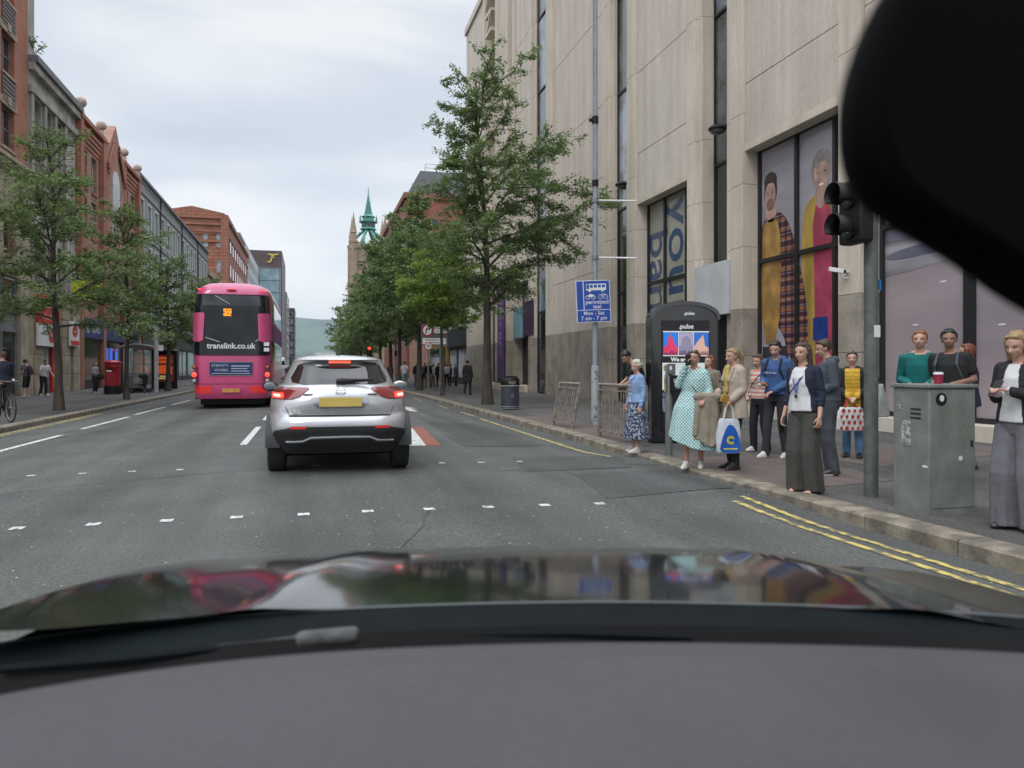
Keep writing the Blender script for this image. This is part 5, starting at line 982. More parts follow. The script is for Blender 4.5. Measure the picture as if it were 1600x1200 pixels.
for i, (c1, c2) in enumerate((((.02, .22, .75), (.75, .05, .16)), ((.40, .38, .55), (.28, .25, .36)), ((.03, .16, .60), (.75, .45, .35)))):
    x0 = -.405 + i * .275; g.m(emis('screen sky %d' % i, c1, .22)); g.box(x0, y2 - .001, 1.54, x0 + .255, y2, 1.925); g.m(emis('screen print %d' % i, c2, .22)); xm = x0 + .13
    if i == 0: pl2 = [(x0, 1.54), (x0 + .255, 1.54), (x0 + .255, 1.66), (xm + .07, 1.72), (xm + .05, 1.80), (xm + .03, 1.84), (xm, 1.90), (xm - .03, 1.84), (xm - .05, 1.80), (xm - .06, 1.72), (x0, 1.66)]
    elif i == 1: pl2 = [(x0, 1.54), (x0 + .255, 1.54), (x0 + .255, 1.70), (xm + .09, 1.72), (xm + .08, 1.80), (xm + .03, 1.86), (xm - .03, 1.86), (xm - .08, 1.80), (xm - .09, 1.70), (x0, 1.70)]
    else: pl2 = [(x0, 1.54), (x0 + .255, 1.54), (x0 + .255, 1.66), (xm + .06, 1.70), (xm + .03, 1.89), (xm - .08, 1.76), (x0, 1.68)]
    g.prism(pl2, 'y', y2 - .003, y2 - .0015)
    g.m(emis('screen dark %d' % i, (.08, .03, .08), .3)); random.seed(i + 4)
    for k in range(12): x = x0 + .01 + k * .02; g.box(x, y2 - .005, 1.54, x + .012, y2 - .003, 1.56 + random.random() * .06)
g.m(mat('amber square', (.5, .33, .06), .5)); g.box(-.40, y2 - .001, 1.26, -.33, y2, 1.36); g.m(mat('map grey', (.15, .16, .16), .5)); g.box(-.31, y2 - .001, 1.1, -.19, y2, 1.385)
g.m(M_redd); g.prism(ellp(-.35, 1.14, .035, .035, 12), 'y', y2 - .001, y2); g.m(M_blue); g.prism(ellp(-.35, 1.03, .035, .035, 12), 'y', y2 - .001, y2)
g.m(mat('text grey', (.45, .46, .46), .5))
for k in range(9): g.box(-.17, y2 - .001, 1.37 - k * .045, .12, y2, 1.375 - k * .045)
g.m(mat('pale blue photo', (.35, .42, .5), .5, .4, 20, col2=(.05, .07, .12))); g.box(-.42, y2 - .001, .55, -.28, y2, .88); g.box(.1, y2, .55, .115, y2 + .001, .93); g.build('screen_picture', scn, ang=0)
# push button post at the crossing
t = thing('push_button_post', gp(1045, 711), 'short grey pedestrian push button post at the kerb, left of the dotted dress', 'post', rz=-.2)
g = MB(); g.m(M_postg); g.tube([(0, 0, -.05), (0, 0, 1.34), (0, 0, 1.37)], [.055, .055, .03], 16); g.build('pole', t)
g = MB(); g.m(M_blk); g.box(.0, -.13, .95, .18, .0, 1.20); g.m(mat('button panel pale', (.4, .4, .35), .5)); g.box(.04, -.134, 1.09, .15, -.13, 1.15); g.m(M_yel); g.box(-.062, -.06, .95, -.055, .04, 1.2); g.m(M_postg); g.box(-.04, -.075, 1.22, .06, -.05, 1.37); g.m(M_white); g.prism(ellp(.01, 1.31, .02, .035, 10), 'y', -.078, -.075); g.build('button_box', t, bevel=.006)
# signal pole with pedestrian signal head
t = thing('signal_pole', gp(1361, 777), 'grey traffic signal pole with a black two light head, right of the strawberry bag', 'traffic light')
g = MB(); g.m(mat('scratched grey green pole', (.12, .135, .13), .5, .15, 10, fine=.15)); g.tube([(0, 0, -.05), (0, 0, 4.0), (0, 0, 4.02)], [.068, .068, .04], 20); g.m(M_white); g.box(-.02, -.072, 1.62, .05, -.066, 1.74); g.m(mat('blue sticker', (.02, .2, .6), .4)); g.box(.05, -.06, 2.1, .07, -.03, 2.2); g.build('pole', t)
g = MB(); g.m(M_pave); g.lathe([(.17, 0), (.15, .008)], 14); g.build('base', t)
h = MB(); h.m(M_blk); h.box(-.26, -.17, 2.56, -.10, .17, 3.2); h.box(-.10, -.03, 2.7, 0, .03, 2.76); h.box(-.10, -.03, 3.0, 0, .03, 3.06); hd = h.build('signal_head', t, bevel=.03)
for z in (3.04, 2.73):
    g = MB(); g.m(M_blk); g.at(TR(-.26, 0, z) @ RY(-PI / 2)); n = 18; R0, D0 = .125, .20
    ri = [[(R0 * math.cos(a), R0 * math.sin(a), zz) for a in [(-2.2 + 4.4 * k / n) for k in range(n + 1)]] for zz in (0, D0)]; vs = ri[0] + ri[1]; g.add([(v[0], v[1], v[2]) for v in vs], [(k, k + 1, n + 2 + k, n + 1 + k) for k in range(n)])
    g.lathe([(.13, -.01), (.13, .03)], 20); g.m(mat('unlit lens', (.03, .03, .035), .15, coat=.5)); g.lathe([(.11, .03), (.09, .045), (.02, .055)], 20); o_ = g.build('visor', hd, ang=60); k = o_.modifiers.new('s', 'SOLIDIFY'); k.thickness = .005
g = MB(); g.m(M_dark); g.box(-.24, .12, 2.6, -.14, .17, 3.15)
for k in range(8): g.box(-.10, -.1, 2.62 + k * .07, -.085, .12, 2.65 + k * .07)
g.build('rear_fins', hd)
# utility cabinet and cup
t = thing('utility_cabinet', (5.32, 5.64, .02), 'tall weathered grey green utility cabinet with stickers and a cup on top', 'cabinet')
M_cab = mat('weathered cabinet paint', (.20, .215, .20), .6, .12, 5, col2=(.14, .16, .14), lo=.35, hi=.65, fine=.12, bump=.1)
g = MB(); g.m(M_cab); g.box(0, 0, -.03, .50, .44, 1.13); g.build('body', t, bevel=.01); g = MB(); g.m(M_cab); g.box(-.02, -.02, 1.13, .52, .46, 1.165); g.build('lid', t, bevel=.008)
g = MB(); g.m(M_cab); g.box(.01, -.006, .06, .49, -.002, 1.11); g.m(M_dark); g.box(.44, -.012, .60, .465, -.006, .66); g.build('door', t, bevel=.002)
g = MB(); g.m(M_dark)
for k in range(3): g.box(-.004, .10, .93 - k * .04, 0, .22, .945 - k * .04)
g.build('vent', t, ang=0)
_ts = mat('torn sticker', (.5, .52, .5), .6, .2, 30, col2=(.15, .15, .15))
g = MB(); g.m(_ts); g.prism([(.22, .60), (.33, .60), (.33, .78), (.30, .83), (.22, .83)], 'x', -.005, -.001); g.build('sticker', t, ang=0)
g = MB(); g.m(_ts); g.box(-.005, .33, .93, -.001, .39, .97); g.build('sticker', t, ang=0)
g = MB(); g.m(M_white); g.box(-.005, .02, .42, -.001, .08, .44); g.build('sticker', t, ang=0)
g = MB(); g.m(M_white); g.prism(ellp(.33, .50, .022, .022, 10), 'y', -.009, -.0065); g.build('sticker', t, ang=0)
g = MB(); g.m(M_blk); g.prism(ellp(.12, 1.03, .06, .06, 18), 'y', -.0085, -.0065); g.m(M_white); g.prism(ellp(.125, 1.04, .025, .03, 10), 'y', -.010, -.0085); g.build('sticker', t, ang=0)
cu = thing('coffee_cup', (5.55, 5.78, 1.186), 'red paper coffee cup with a white lid standing on the utility cabinet', 'cup')
g = MB(); g.m(mat('dark red paper', (.35, .02, .06), .5)); g.lathe([(.033, 0), (.042, .085)], 18); g.build('cup', cu); g = MB(); g.m(M_white); g.lathe([(.044, .085), (.044, .095), (.037, .1), (.037, .108)], 18); g.build('lid', cu)
# litter bin
t = thing('litter_bin', gp(797, 640), 'dark blue grey litter bin with pale bands beside the hornbeam trunk', 'litter bin')
g = MB(); g.m(mat('blue grey bin', (.045, .055, .07), .4, .1, 3)); g.lathe([(.27, .04), (.29, .06), (.29, .72), (.27, .74)], 24); g.build('body', t)
g = MB(); g.m(M_blk); g.lathe([(.28, .74), (.30, .78), (.30, .94), (.26, 1.0), (.12, 1.04)], 24); g.m(mat('bin slot', (.16, .15, .14), .6)); g.box(-.12, -.305, .80, .10, -.28, .90); g.m(M_dark); g.box(-.18, -.2, 1.02, .18, .2, 1.06); g.build('hood', t)
g = MB(); g.m(mat('pale grey band', (.35, .36, .37), .5)); g.lathe([(.295, .735), (.305, .745), (.305, .76), (.295, .77)], 24); g.lathe([(.295, .09), (.30, .10), (.295, .11)], 24); g.lathe([(.28, .03), (.285, .04), (.28, .05)], 24); g.build('band', t)
g = MB(); g.m(mat('faint bin emblem', (.12, .14, .16), .5)); g.prism([(-.06, .38), (.06, .38), (.03, .5), (0, .53), (-.04, .47)], 'y', -.295, -.285); g.build('emblem', t)
# gantry sign, speed sign, far signals
t = thing('traffic_sign', (6.63, 41.7, .02), 'grey two post road sign with a red no right turn roundel among the street trees', 'sign'); t.scale = (.84, .84, .92)
for x in (-.4, .38): g = MB(); g.m(M_grey); g.tube([(x, .05, 0), (x, .05, 4.5)], .045, 8); g.build('post', t)
g = MB(); g.m(mat('sign plate grey', (.12, .125, .125), .5)); g.box(-.88, -.02, 2.75, .88, .02, 4.05); g.m(M_white); g.box(-.02, -.03, 3.5, .8, -.02, 3.88); g.box(-.78, -.03, 2.83, .76, -.02, 3.2); g.m(mat('sign red', (.45, .01, .03), .4)); g.prism(ellp(-.47, 3.66, .36, .36, 24), 'y', -.03, -.02); g.m(M_white); g.prism(ellp(-.47, 3.66, .28, .28, 24), 'y', -.034, -.03); g.build('board', t, ang=0)
g = MB(); g.m(M_blk); g.prism([(-.6, 3.47), (-.52, 3.47), (-.50, 3.68), (-.35, 3.72), (-.37, 3.66), (-.24, 3.75), (-.36, 3.84), (-.36, 3.78), (-.55, 3.76), (-.58, 3.7)], 'y', -.038, -.034)
g.text('Except buses, cycles', .145, TX(0, -.031, 3.10), .001, off=.002); g.text('and permitted taxis', .145, TX(0, -.031, 2.93), .001, off=.002); g.text('Mon - Sat', .15, TX(.38, -.031, 3.79), .001); g.text('7 am - 7 pm', .13, TX(.38, -.031, 3.6), .001); g.build('lettering', t, ang=0)
t = thing('speed_sign', (6.27, 41.62, .02), 'small round red ringed 20 sign below the two post road sign', 'sign')
g = MB(); g.m(mat('sign red', (0, 0, 0))); g.prism(ellp(0, 2.5, .22, .22, 20), 'y', -.05, -.04); g.m(M_white); g.prism(ellp(0, 2.5, .175, .175, 20), 'y', -.054, -.05); g.build('board', t, ang=0); g = MB(); g.m(M_blk); g.text('20', .2, TX(0, -.056, 2.5), .001, off=.004); g.build('lettering', t, ang=0)
for i, (x, y, lb) in enumerate([(5.6, 75, 'far traffic light with a lit red lamp just above the silver car roof, right kerb'), (-7.0, 88, 'far traffic light on the left kerb beyond the pink bus')]):
    t = thing('traffic_light', (x, y, .02), lb, 'traffic light'); g = MB(); g.m(M_dark); g.tube([(0, 0, 0), (0, 0, 3.6)], .06, 8); g.build('pole', t)
    g = MB(); g.m(M_blk); g.box(-.25, -.2, 2.2, .25, -.05, 3.5); g.build('signal_head', t, bevel=.03)
    g = MB(); g.m(M_red if 1 else M_blk); g.at(TR(0, -.2, 3.2) @ RX(PI / 2)); g.lathe([(.16, 0), (.15, .05), (.04, .07)], 14); g.build('red_lamp', t)
    for z in (2.8, 2.4): g = MB(); g.m(M_dark); g.at(TR(0, -.2, z) @ RX(PI / 2)); g.lathe([(.14, 0), (.13, .04)], 14); g.build('unlit_lamp', t)
for i, (x, y, h, lb) in enumerate([(6.3, 58, 5.5, 'thin grey pole among the dark street trees'), (-6.9, 30.6, 0, '')]):
    if not h: continue
    t = thing('street_pole', (x, y, .02), lb, 'pole'); g = MB(); g.m(M_grey); g.tube([(0, 0, 0), (0, 0, h)], .07, 8); g.build('pole', t); g = MB(); g.m(M_dark); g.box(-.1, -.08, 2.2, .1, .08, 2.6); g.build('control_box', t)
# ---------- left pavement furniture ----------
t = thing('pillar_box', gp(176, 616), 'red cylindrical pillar box with a black base', 'post box')
g = MB(); g.m(M_blk); g.lathe([(.39, 0), (.39, .42)], 28); g.build('base', t); g = MB(); g.m(mat('pillar box red', (.42, .012, .02), .35, .08, 2, coat=.4)); g.lathe([(.365, .42), (.365, 1.36), (.38, 1.38), (.38, 1.42), (.37, 1.44), (.37, 1.52), (.41, 1.54), (.42, 1.6), (.36, 1.66), (.15, 1.70)], 28); bd = g.build('body', t)
g = MB(); g.m(M_blk); g.box(-.15, -.385, 1.26, .15, -.33, 1.31); g.m(M_white); g.box(-.2, -.38, 1.12, .03, -.355, 1.2); g.build('slot', bd); g = MB(); g.m(mat('pillar box red', (0, 0, 0))); g.prism([(-.2, .5), (.2, .5), (.2, 1.05), (-.2, 1.05)], 'y', -.38, -.3); g.build('door', bd)
sh = thing('bus_shelter', (-8.7, 44, .02), 'glass bus shelter with a pale curved roof and dark posts', 'bus shelter')
for y in (0, 2.7, 5.4, 8): g = MB(); g.m(M_dark); g.tube([(-.75, y, 0), (-.75, y, 2.35)], .045, 8); g.build('post', sh)
g = MB(); g.m(mat('pale grey roof', (.34, .36, .36), .4, .08, 2)); n = 8; up_ = [(-.85 + 1.6 * k / n, 2.38 + .22 * math.sin(PI * (k / n) * .8 + .3)) for k in range(n + 1)]; g.prism(up_ + [(x, z - .06) for x, z in up_[::-1]], 'y', -.2, 8.2)
for k in range(14): g.box(.7, -.1 + k * .6, 2.36, .78, .0 + k * .6, 2.5)
g.build('roof', sh, ang=30)
M_pane = bpy.data.materials.new('shelter glass'); M_pane.use_nodes = True; b_ = M_pane.node_tree.nodes['Principled BSDF']; b_.inputs['Transmission Weight'].default_value = .9; b_.inputs['Roughness'].default_value = .05; b_.inputs['Base Color'].default_value = (.8, .87, .85, 1); b_.inputs['IOR'].default_value = 1.1
for y in (0, 2.7, 5.4): g = MB(); g.m(M_pane); g.box(-.76, y + .08, .25, -.75, y + 2.6, 2.25); g.build('glass_panel', sh, ang=0)
g = MB(); g.m(M_pane); g.box(-.7, -.01, .25, .3, 0, 2.2); g.build('glass_panel', sh, ang=0)
g = MB(); g.m(M_dark); g.box(-.6, .8, .48, -.3, 4.8, .53); g.box(-.5, 1.0, 0, -.4, 1.1, .48); g.box(-.5, 4.4, 0, -.4, 4.5, .48); g.build('bench', sh)
t = thing('advert_panel', (-8.8, 52.3, .02), 'black advertising panel with an orange poster at the end of the bus shelter', 'advert panel')
g = MB(); g.m(M_blk); g.box(-.75, -.12, .0, .75, .12, 2.45); g.build('frame', t, bevel=.02)
g = MB(); g.m(emis('orange dark poster', (.10, .022, .01), .3)); g.box(-.58, -.13, .45, .58, -.12, 2.15); g.m(emis('orange print', (.62, .09, .02), .5)); g.box(-.42, -.135, 1.85, .42, -.13, 2.02); g.box(-.45, -.135, 1.62, .45, -.13, 1.78); g.prism(ellp(0, 1.28, .5, .22, 20), 'y', -.135, -.13); g.prism([(-.5, .95), (.5, .95), (.42, 1.2), (-.42, 1.2)], 'y', -.136, -.13); g.m(emis('pale yellow print', (.65, .55, .2), .4)); g.box(-.32, -.137, .62, .3, -.13, .70); g.box(-.25, -.137, .74, .32, -.13, .83); g.build('poster', t, ang=0)
t = thing('stop_pole', gp(244, 614.5), 'pale grey bus stop pole in front of the shelter', 'pole')
g = MB(); g.m(mat('pale grey pole', (.42, .44, .45), .4, .06, 4)); g.tube([(0, 0, 0), (0, 0, 3.4)], .11, 12); g.m(M_grey); g.box(-.3, -.2, 0, .3, .2, .06); g.m(M_white); g.box(.12, -.05, 2.2, .35, -.03, 2.5); g.build('pole', t)
t = thing('kerb_bin', (-9.35, 44.6, .02), 'black square bin between the pillar box and the slim tree', 'litter bin'); g = MB(); g.m(M_blk); g.box(-.35, -.3, .06, .9, .3, 1.02); g.build('body', t, bevel=.03); g = MB(); g.m(M_grey); g.box(-.37, -.32, .9, .92, .32, .95); g.box(-.3, -.25, 0, .85, .25, .06); g.build('rim', t)
# estate agent board on the gabled building
p_ = (-13.1, 43.6, 6.3); t = thing('agent_board', (LX + .2, 49.6, 5.3), 'bright yellow letting board with dark lettering fixed to the limestone building', 'sign', rz=0); t.scale = (.6, .85, .65)
g = MB(); g.m(mat('lime yellow board', (.62, .66, .03), .5, .05, 2)); g.box(0, -.06, 0, 2.6, .06, 1.7); g.m(mat('navy board', (.02, .03, .06), .5)); g.box(0, -.061, 1.72, 2.6, .06, 2.3); g.build('board', t); g = MB(); g.m(M_blk); g.text('OFFICES', .42, TX(1.3, -.065, 1.3), .002); g.text('TO LET 028', .36, TX(1.3, -.065, .75), .002); g.m(mat('lime yellow board', (0, 0, 0))); g.text('LISNEY', .42, TX(1.3, -.065, 2.0), .002); g.build('lettering', t, ang=0)
# bicycle, cropped by the frame
bk = thing('bicycle', gp(17, 660), 'black bicycle with a brown leather saddle at the left edge of the pavement', 'bicycle', rz=.62)
for y, nm in ((0, 'wheel'), (1.05, 'wheel')):
    g = MB(); g.m(M_rub); cc_ = (0, y, .35); g.tube([(0, y + .34 * math.cos(a * PI / 12), .35 + .34 * math.sin(a * PI / 12)) for a in range(25)], .018, 6, False); g.m(M_grey); g.tube([(0, y + .315 * math.cos(a * PI / 12), .35 + .315 * math.sin(a * PI / 12)) for a in range(25)], .009, 5, False)
    for k in range(14): a = k * PI / 7; g.tube([(0, y, .35), (0, y + .31 * math.cos(a), .35 + .31 * math.sin(a))], .0025, 3, False)
    g.tube([(-.05, y, .35), (.05, y, .35)], .02, 8); g.build(nm, bk)
g = MB(); g.m(M_blk); T_ = lambda *p, r=.016: g.tube(p, r, 8)
T_((0, 1.05, .35), (0, .62, .35)); T_((0, .62, .35), (0, .72, .85)); T_((0, .72, .80), (0, .22, .78)); T_((0, .62, .33), (0, .18, .70)); T_((0, 1.05, .35), (0, .72, .80), r=.009); T_((.05, 0, .35), (.04, .13, .66), (0, .16, .72), (0, .20, .92)); T_((-.05, 0, .35), (-.04, .13, .66), (0, .16, .72)); g.build('frame', bk)
g = MB(); g.m(M_chrome); g.tube([(-.28, .32, .98), (-.22, .2, 1.0), (0, .18, .98), (.22, .2, 1.0), (.28, .32, .98)], .012, 8); g.m(M_blk); g.tube([(.2, .2, 1.02), (.3, .36, .98)], .018, 8); g.tube([(-.2, .2, 1.02), (-.3, .36, .98)], .018, 8); g.m(M_white); g.ell((.1, .14, 1.02), (.03, .03, .03), 8, 6); g.build('handlebar', bk)
g = MB(); g.m(mat('brown leather', (.20, .08, .03), .5)); g.ell((0, .78, .92), (.07, .14, .035), 12, 8); g.m(M_grey); g.tube([(0, .72, .8), (0, .74, .9)], .012, 6); g.build('saddle', bk)
g = MB(); g.m(M_blk); g.tube([(-.03, .62, .33), (-.06, .62, .33), (-.07, .56, .19), (-.14, .56, .19)], .012, 6); g.tube([(.03, .62, .33), (.06, .62, .33), (.07, .68, .47), (.14, .68, .47)], .012, 6); g.at(TR(.035, .62, .33) @ RY(PI / 2)); g.lathe([(.09, -.003), (.09, .003)], 18); g.build('crank', bk)
# ---------- people ----------
def caps(g, p0, p1, r0, r1=None, n=10):
    r1 = r0 if r1 is None else r1; p0, p1 = Vector(p0), Vector(p1); d = p1 - p0; L_ = d.length
    if L_ < 1e-5: d = Vector((0, 0, 1)); L_ = 1e-5
    d = d / L_; pts = []; rr = []
    for k in range(1, 4): a = PI / 2 * (1 - k / 3); pts.append(p0 - d * r0 * math.sin(a) * .98); rr.append(max(.001, r0 * math.cos(a)))
    pts[-1] = p0; rr[-1] = r0; pts.append(p1); rr.append(r1)
    for k in range(1, 3): a = PI / 2 * k / 2.2; pts.append(p1 + d * r1 * math.sin(a)); rr.append(max(.001, r1 * math.cos(a)))
    g.tube(pts, rr, n)
def oval(c, rx, ry, n=20, fold=0, k=7, ph=0, rot=0):
    o = []
    for j in range(n):
        a = 2 * PI * j / n; f = 1 + fold * math.sin(k * a + ph) + fold * .5 * math.sin((2 * k + 1) * a + 2 * ph)
        x, y = rx * math.cos(a) * f, ry * math.sin(a) * f; o.append((c[0] + x * math.cos(rot) - y * math.sin(rot), c[1] + x * math.sin(rot) + y * math.cos(rot), c[2]))
    return o
def blob(g, name, parent, mats, vox, smooth=4, paint=None):
    me = bpy.data.meshes.new(name); me.from_pydata(g.v, [], g.f); b = bmesh.new(); b.from_mesh(me); bmesh.ops.recalc_face_normals(b, faces=b.faces); b.to_mesh(me); b.free()
    o = bpy.data.objects.new(name, me); C.objects.link(o); k = o.modifiers.new('r', 'REMESH'); k.mode = 'VOXEL'; k.voxel_size = vox; k.use_smooth_shade = True
    if smooth: k = o.modifiers.new('s', 'SMOOTH'); k.iterations = smooth; k.factor = .5
    m2 = bpy.data.meshes.new_from_object(o.evaluated_get(bpy.context.evaluated_depsgraph_get())); bpy.data.objects.remove(o); bpy.data.meshes.remove(me); m2.name = name
    m2.materials.clear()
    for m in (mats if isinstance(mats, (list, tuple)) else [mats]): m2.materials.append(m)
    if paint:
        for p in m2.polygons: p.material_index = paint(p.center)
    m2.polygons.foreach_set('use_smooth', [True] * len(m2.polygons))
    o = bpy.data.objects.new(name, m2); C.objects.link(o); o.parent = parent; return o
def skin(n, c): return mat('skin ' + n, c, .5, .06, 12)
SK = skin('fair', (.52, .31, .235)); SK2 = skin('ruddy', (.46, .25, .185)); SK3 = skin('tan', (.30, .17, .115)); M_eye = mat('eye dark', (.07, .045, .035), .4); M_lip = mat('lips', (.40, .20, .16), .5); M_brow = mat('brow', (.27, .165, .12), .7)
def cloth(n, c, var=.12, rough=.85, **k): return mat(n, c, rough, var, 7, bump=.35, bscale=14, **k)
SHO, ELB, WRI = .175, .29, .25
POSE = {'down': ((.225, -.03, 1.12), (.235, .05, .87)), 'hold': ((.225, -.05, 1.13), (.09, .22, 1.08)), 'phone': ((.22, .0, 1.13), (.055, .25, 1.20)), 'face': ((.22, .10, 1.20), (.06, .17, 1.50)), 'bag': ((.22, -.03, 1.12), (.20, .10, .90)), 'front': ((.22, -.03, 1.12), (.05, .20, .98)), 'rail': ((.22, .10, 1.16), (.08, .34, 1.12)), 'out': ((.26, .1, 1.12), (.2, .38, 1.05)), 'hip': ((.30, -.05, 1.14), (.17, .1, 1.04))}
def hand(g, w, d, side, curl=.5, up=Vector((0, 0, 1))):
    """palm, four curled fingers of different length and a thumb from the side of the palm"""
    d = Vector(d).normalized(); n = (up - d * up.dot(d)); n = n.normalized() if n.length > .01 else Vector((0, 1, 0)); s = d.cross(n).normalized() * side
    w = Vector(w); pc = w + d * .045
    for k in (-1, -.33, .33, 1): caps(g, w + s * k * .015, w + d * .085 + s * k * .028, .014, .012, 8)
    for k, (ln, off) in enumerate(((.068, -.031), (.078, -.0105), (.074, .0105), (.058, .031))):
        a = w + d * .086 + s * off; b = a + (d * math.cos(curl * .7) - n * math.sin(curl * .7)) * ln * .5; c = b + (d * math.cos(curl * 1.8) - n * math.sin(curl * 1.8)) * ln * .32; e = c + (d * math.cos(curl * 2.7) - n * math.sin(curl * 2.7)) * ln * .25
        caps(g, a, b, .0095, .0085, 7); caps(g, b, c, .0085, .008, 7); caps(g, c, e, .008, .007, 7)
    a = w + d * .03 - s * .03; b = a + (d * .7 - s * .7 - n * .25).normalized() * .035; caps(g, a, b, .012, .01, 7); caps(g, b, b + (d * .95 - s * .1 - n * .4).normalized() * .03, .0095, .008, 7)
def person(u, v, Hh, face, label, top, topm, legm, shoem, hair='short', hairm=None, legs='trousers', arms=('down', 'down'), skinm=None, group=None, vox=.0085, sleeve='long', fem=False, head=(0, 0), lean=0, hem=None, inner=None, innerm=None, stride=0, wide=1.0, fat=1.0, pos=None, skirt_len=.45, extra=None, sole=None, bare=False, beard=False, sit=False):
    skinm = skinm or SK; hairm = hairm or M_hb; loc = pos or gp(u, v); x, y, _ = loc
    to = Vector((-x, -y, 0)).normalized(); a = R(face); D = to * math.cos(a) - RT * math.sin(a); rz = math.atan2(-D.x, D.y)
    t = thing('person', loc, label, 'person', group, rz); s = Hh / 1.70; t.scale = (s, s, s)
    sh = SHO * (.90 if fem else 1.0); A = {}
    rp = random.Random(label); sw = rp.uniform(-.035, .035) * (0 if sit else 1); fo = {sd: (rp.uniform(-.02, .05), rp.uniform(-.05, .06), rp.uniform(.0, .05)) for sd in (1, -1)}
    LN = Matrix.Translation((sw * .5, 0, .95)) @ RY(sw) @ RZ(rp.uniform(-.12, .12)) @ RX(-lean) @ Matrix.Translation((0, 0, -.95))      # lean forward from the hips
    def U(p): return LN @ Vector(p)
    for side, an in ((1, arms[0]), (-1, arms[1])):
        e, w = POSE[an] if isinstance(an, str) else an; k = .92 if fem else 1.0; A[side] = (U((sh * side, -.005, 1.385)), U((e[0] * side * k, e[1], e[2])), U((w[0] * side, w[1], w[2])))
    hp = .085; drop = 0
    if sit: LG = {sd: (Vector((hp * sd, 0, .50)), Vector((hp * 1.3 * sd, .40, .50)), Vector((hp * 1.3 * sd, .42, .08))) for sd in (1, -1)}
    else: LG = {sd: (Vector((hp * sd, 0, .90)), Vector((hp * 1.02 * sd + fo[sd][0] * sd * .5 + sw * .3, .02 + stride * sd * .5 + fo[sd][1] * .5 + fo[sd][2], .49)), Vector((hp * sd * 1.05 + fo[sd][0] * sd, -.01 + stride * sd + fo[sd][1], .085 + (.04 if stride * sd < -.1 else 0)))) for sd in (1, -1)}
    if sit: LN = Matrix.Translation((0, 0, -.40)) @ LN; A = {k: tuple(Vector(q) + Vector((0, 0, -.40)) for q in v_) for k, v_ in A.items()}; U = lambda p, L2=LN: L2 @ Vector(p)
    HB = LN @ Matrix.Translation((0, .01, 1.47)) @ RZ(R(head[0])) @ RX(-R(head[1])) @ Matrix.Translation((0, 0, -1.47))
    # --- body: one continuous surface ---
    g = MB(); K = g.M
    g.at(LN); g.loft([oval((0, -.01, z), rx, ry) for z, rx, ry in ((.86, .10, .09), (.92, .155, .11), (1.0, .15, .10), (1.08, .125 if fem else .14, .09), (1.2, .145, .10), (1.3, .155, .105), (1.38, .15, .09), (1.43, .09, .065))])
    g.at(); caps(g, U((0, -.01, 1.40)), HB @ Vector((0, .0, 1.53)), .052, .05)
    for sd in (1, -1):
        S_, E, Wr = A[sd]; caps(g, U((.06 * sd, 0, 1.39)), S_, .055, .05); caps(g, U((.03 * sd, -.01, 1.455)), U((.13 * sd, -.01, 1.405)), .04, .035); caps(g, S_, E, .046, .036); caps(g, E, Wr, .036, .025)
        d = (Wr - E).normalized(); hand(g, Wr, d, sd, .75, up=Vector((0, .2, 1)) if abs(d.z) < .8 else Vector((sd, .2, 0)))
        h_, kn, an = LG[sd]; caps(g, h_, kn, .075, .05); caps(g, kn, kn.lerp(an, .35), .047, .05); caps(g, kn.lerp(an, .35), an, .05, .032); caps(g, an, an + Vector((0, .13, -.05)), .034, .022); caps(g, an + Vector((0, -.03, -.04)), an, .028, .03)
        if bare: 
            for k in range(5): caps(g, an + Vector(((k - 2) * .013, .13, -.055)), an + Vector(((k - 2) * .017, .175 - .01 * abs(k - (2 - sd * 1.5)), -.065)), .011, .009, 6)
    g.at(HB); c = Vector((0, .012, 1.60))
    g.ell((0, -.004, 1.615), (.074, .094, .088), 20, 14); g.ell((0, .028, 1.565), (.056, .064, .072), 16, 12); g.ell((0, .052, 1.522), (.028, .03, .022), 10, 8)
    caps(g, (0, .088, 1.600), (0, .106, 1.570), .009, .014, 8); g.ell((0, .100, 1.567), (.017, .012, .009), 8, 6)
    for sd in (1, -1): g.ell((.074 * sd, -.002, 1.585), (.010, .020, .031), 8, 8); g.ell((.032 * sd, .066, 1.572), (.022, .02, .022), 8, 6); caps(g, (.015 * sd, .086, 1.618), (.05 * sd, .074, 1.620), .0075, .006, 6); caps(g, (.008 * sd, .090, 1.541), (.022 * sd, .082, 1.542), .006, .004, 6)
    g.at(); HI = HB.inverted()
    def paint(p):
        q = HI @ p
        if q.z < 1.45 or q.y < .05: return 0
        ax = abs(q.x)
        if (ax - .031) ** 2 / .013 ** 2 + (q.z - 1.602) ** 2 / .0065 ** 2 < 1: return 1
        if (ax - .032) ** 2 / .022 ** 2 + (q.z - 1.624) ** 2 / .005 ** 2 < 1: return 3
        if ax < .024 and abs(q.z - 1.541) < .008: return 2
        if beard and q.z < 1.56 and (q.z < 1.55 or ax > .03): return 3
        return 0
    blob(g, 'body', t, [skinm, M_eye, M_lip, M_brow], vox, 3, paint)
    # --- hair ---
    g = MB(); g.at(HB)
    if hair != 'none':
        g.loft([oval((0, yy, zz), rx, ry, 18, .02, 9) for yy, zz, rx, ry in ((-.045, 1.56, .070, .060), (-.038, 1.60, .082, .074), (-.030, 1.635, .084, .080), (-.018, 1.665, .079, .086), (-.010, 1.69, .064, .074), (-.01, 1.708, .035, .045))])
        for k in range(16): a_ = rp.uniform(2.6, 6.8); b_ = rp.uniform(-.1, 1.3); r_ = rp.uniform(.010, .020); g.ell((.078 * math.cos(a_) * math.cos(b_), -.022 + .074 * math.sin(a_) * math.cos(b_), 1.635 + .066 * math.sin(b_)), (r_, r_, r_ * 1.8), 7, 5)
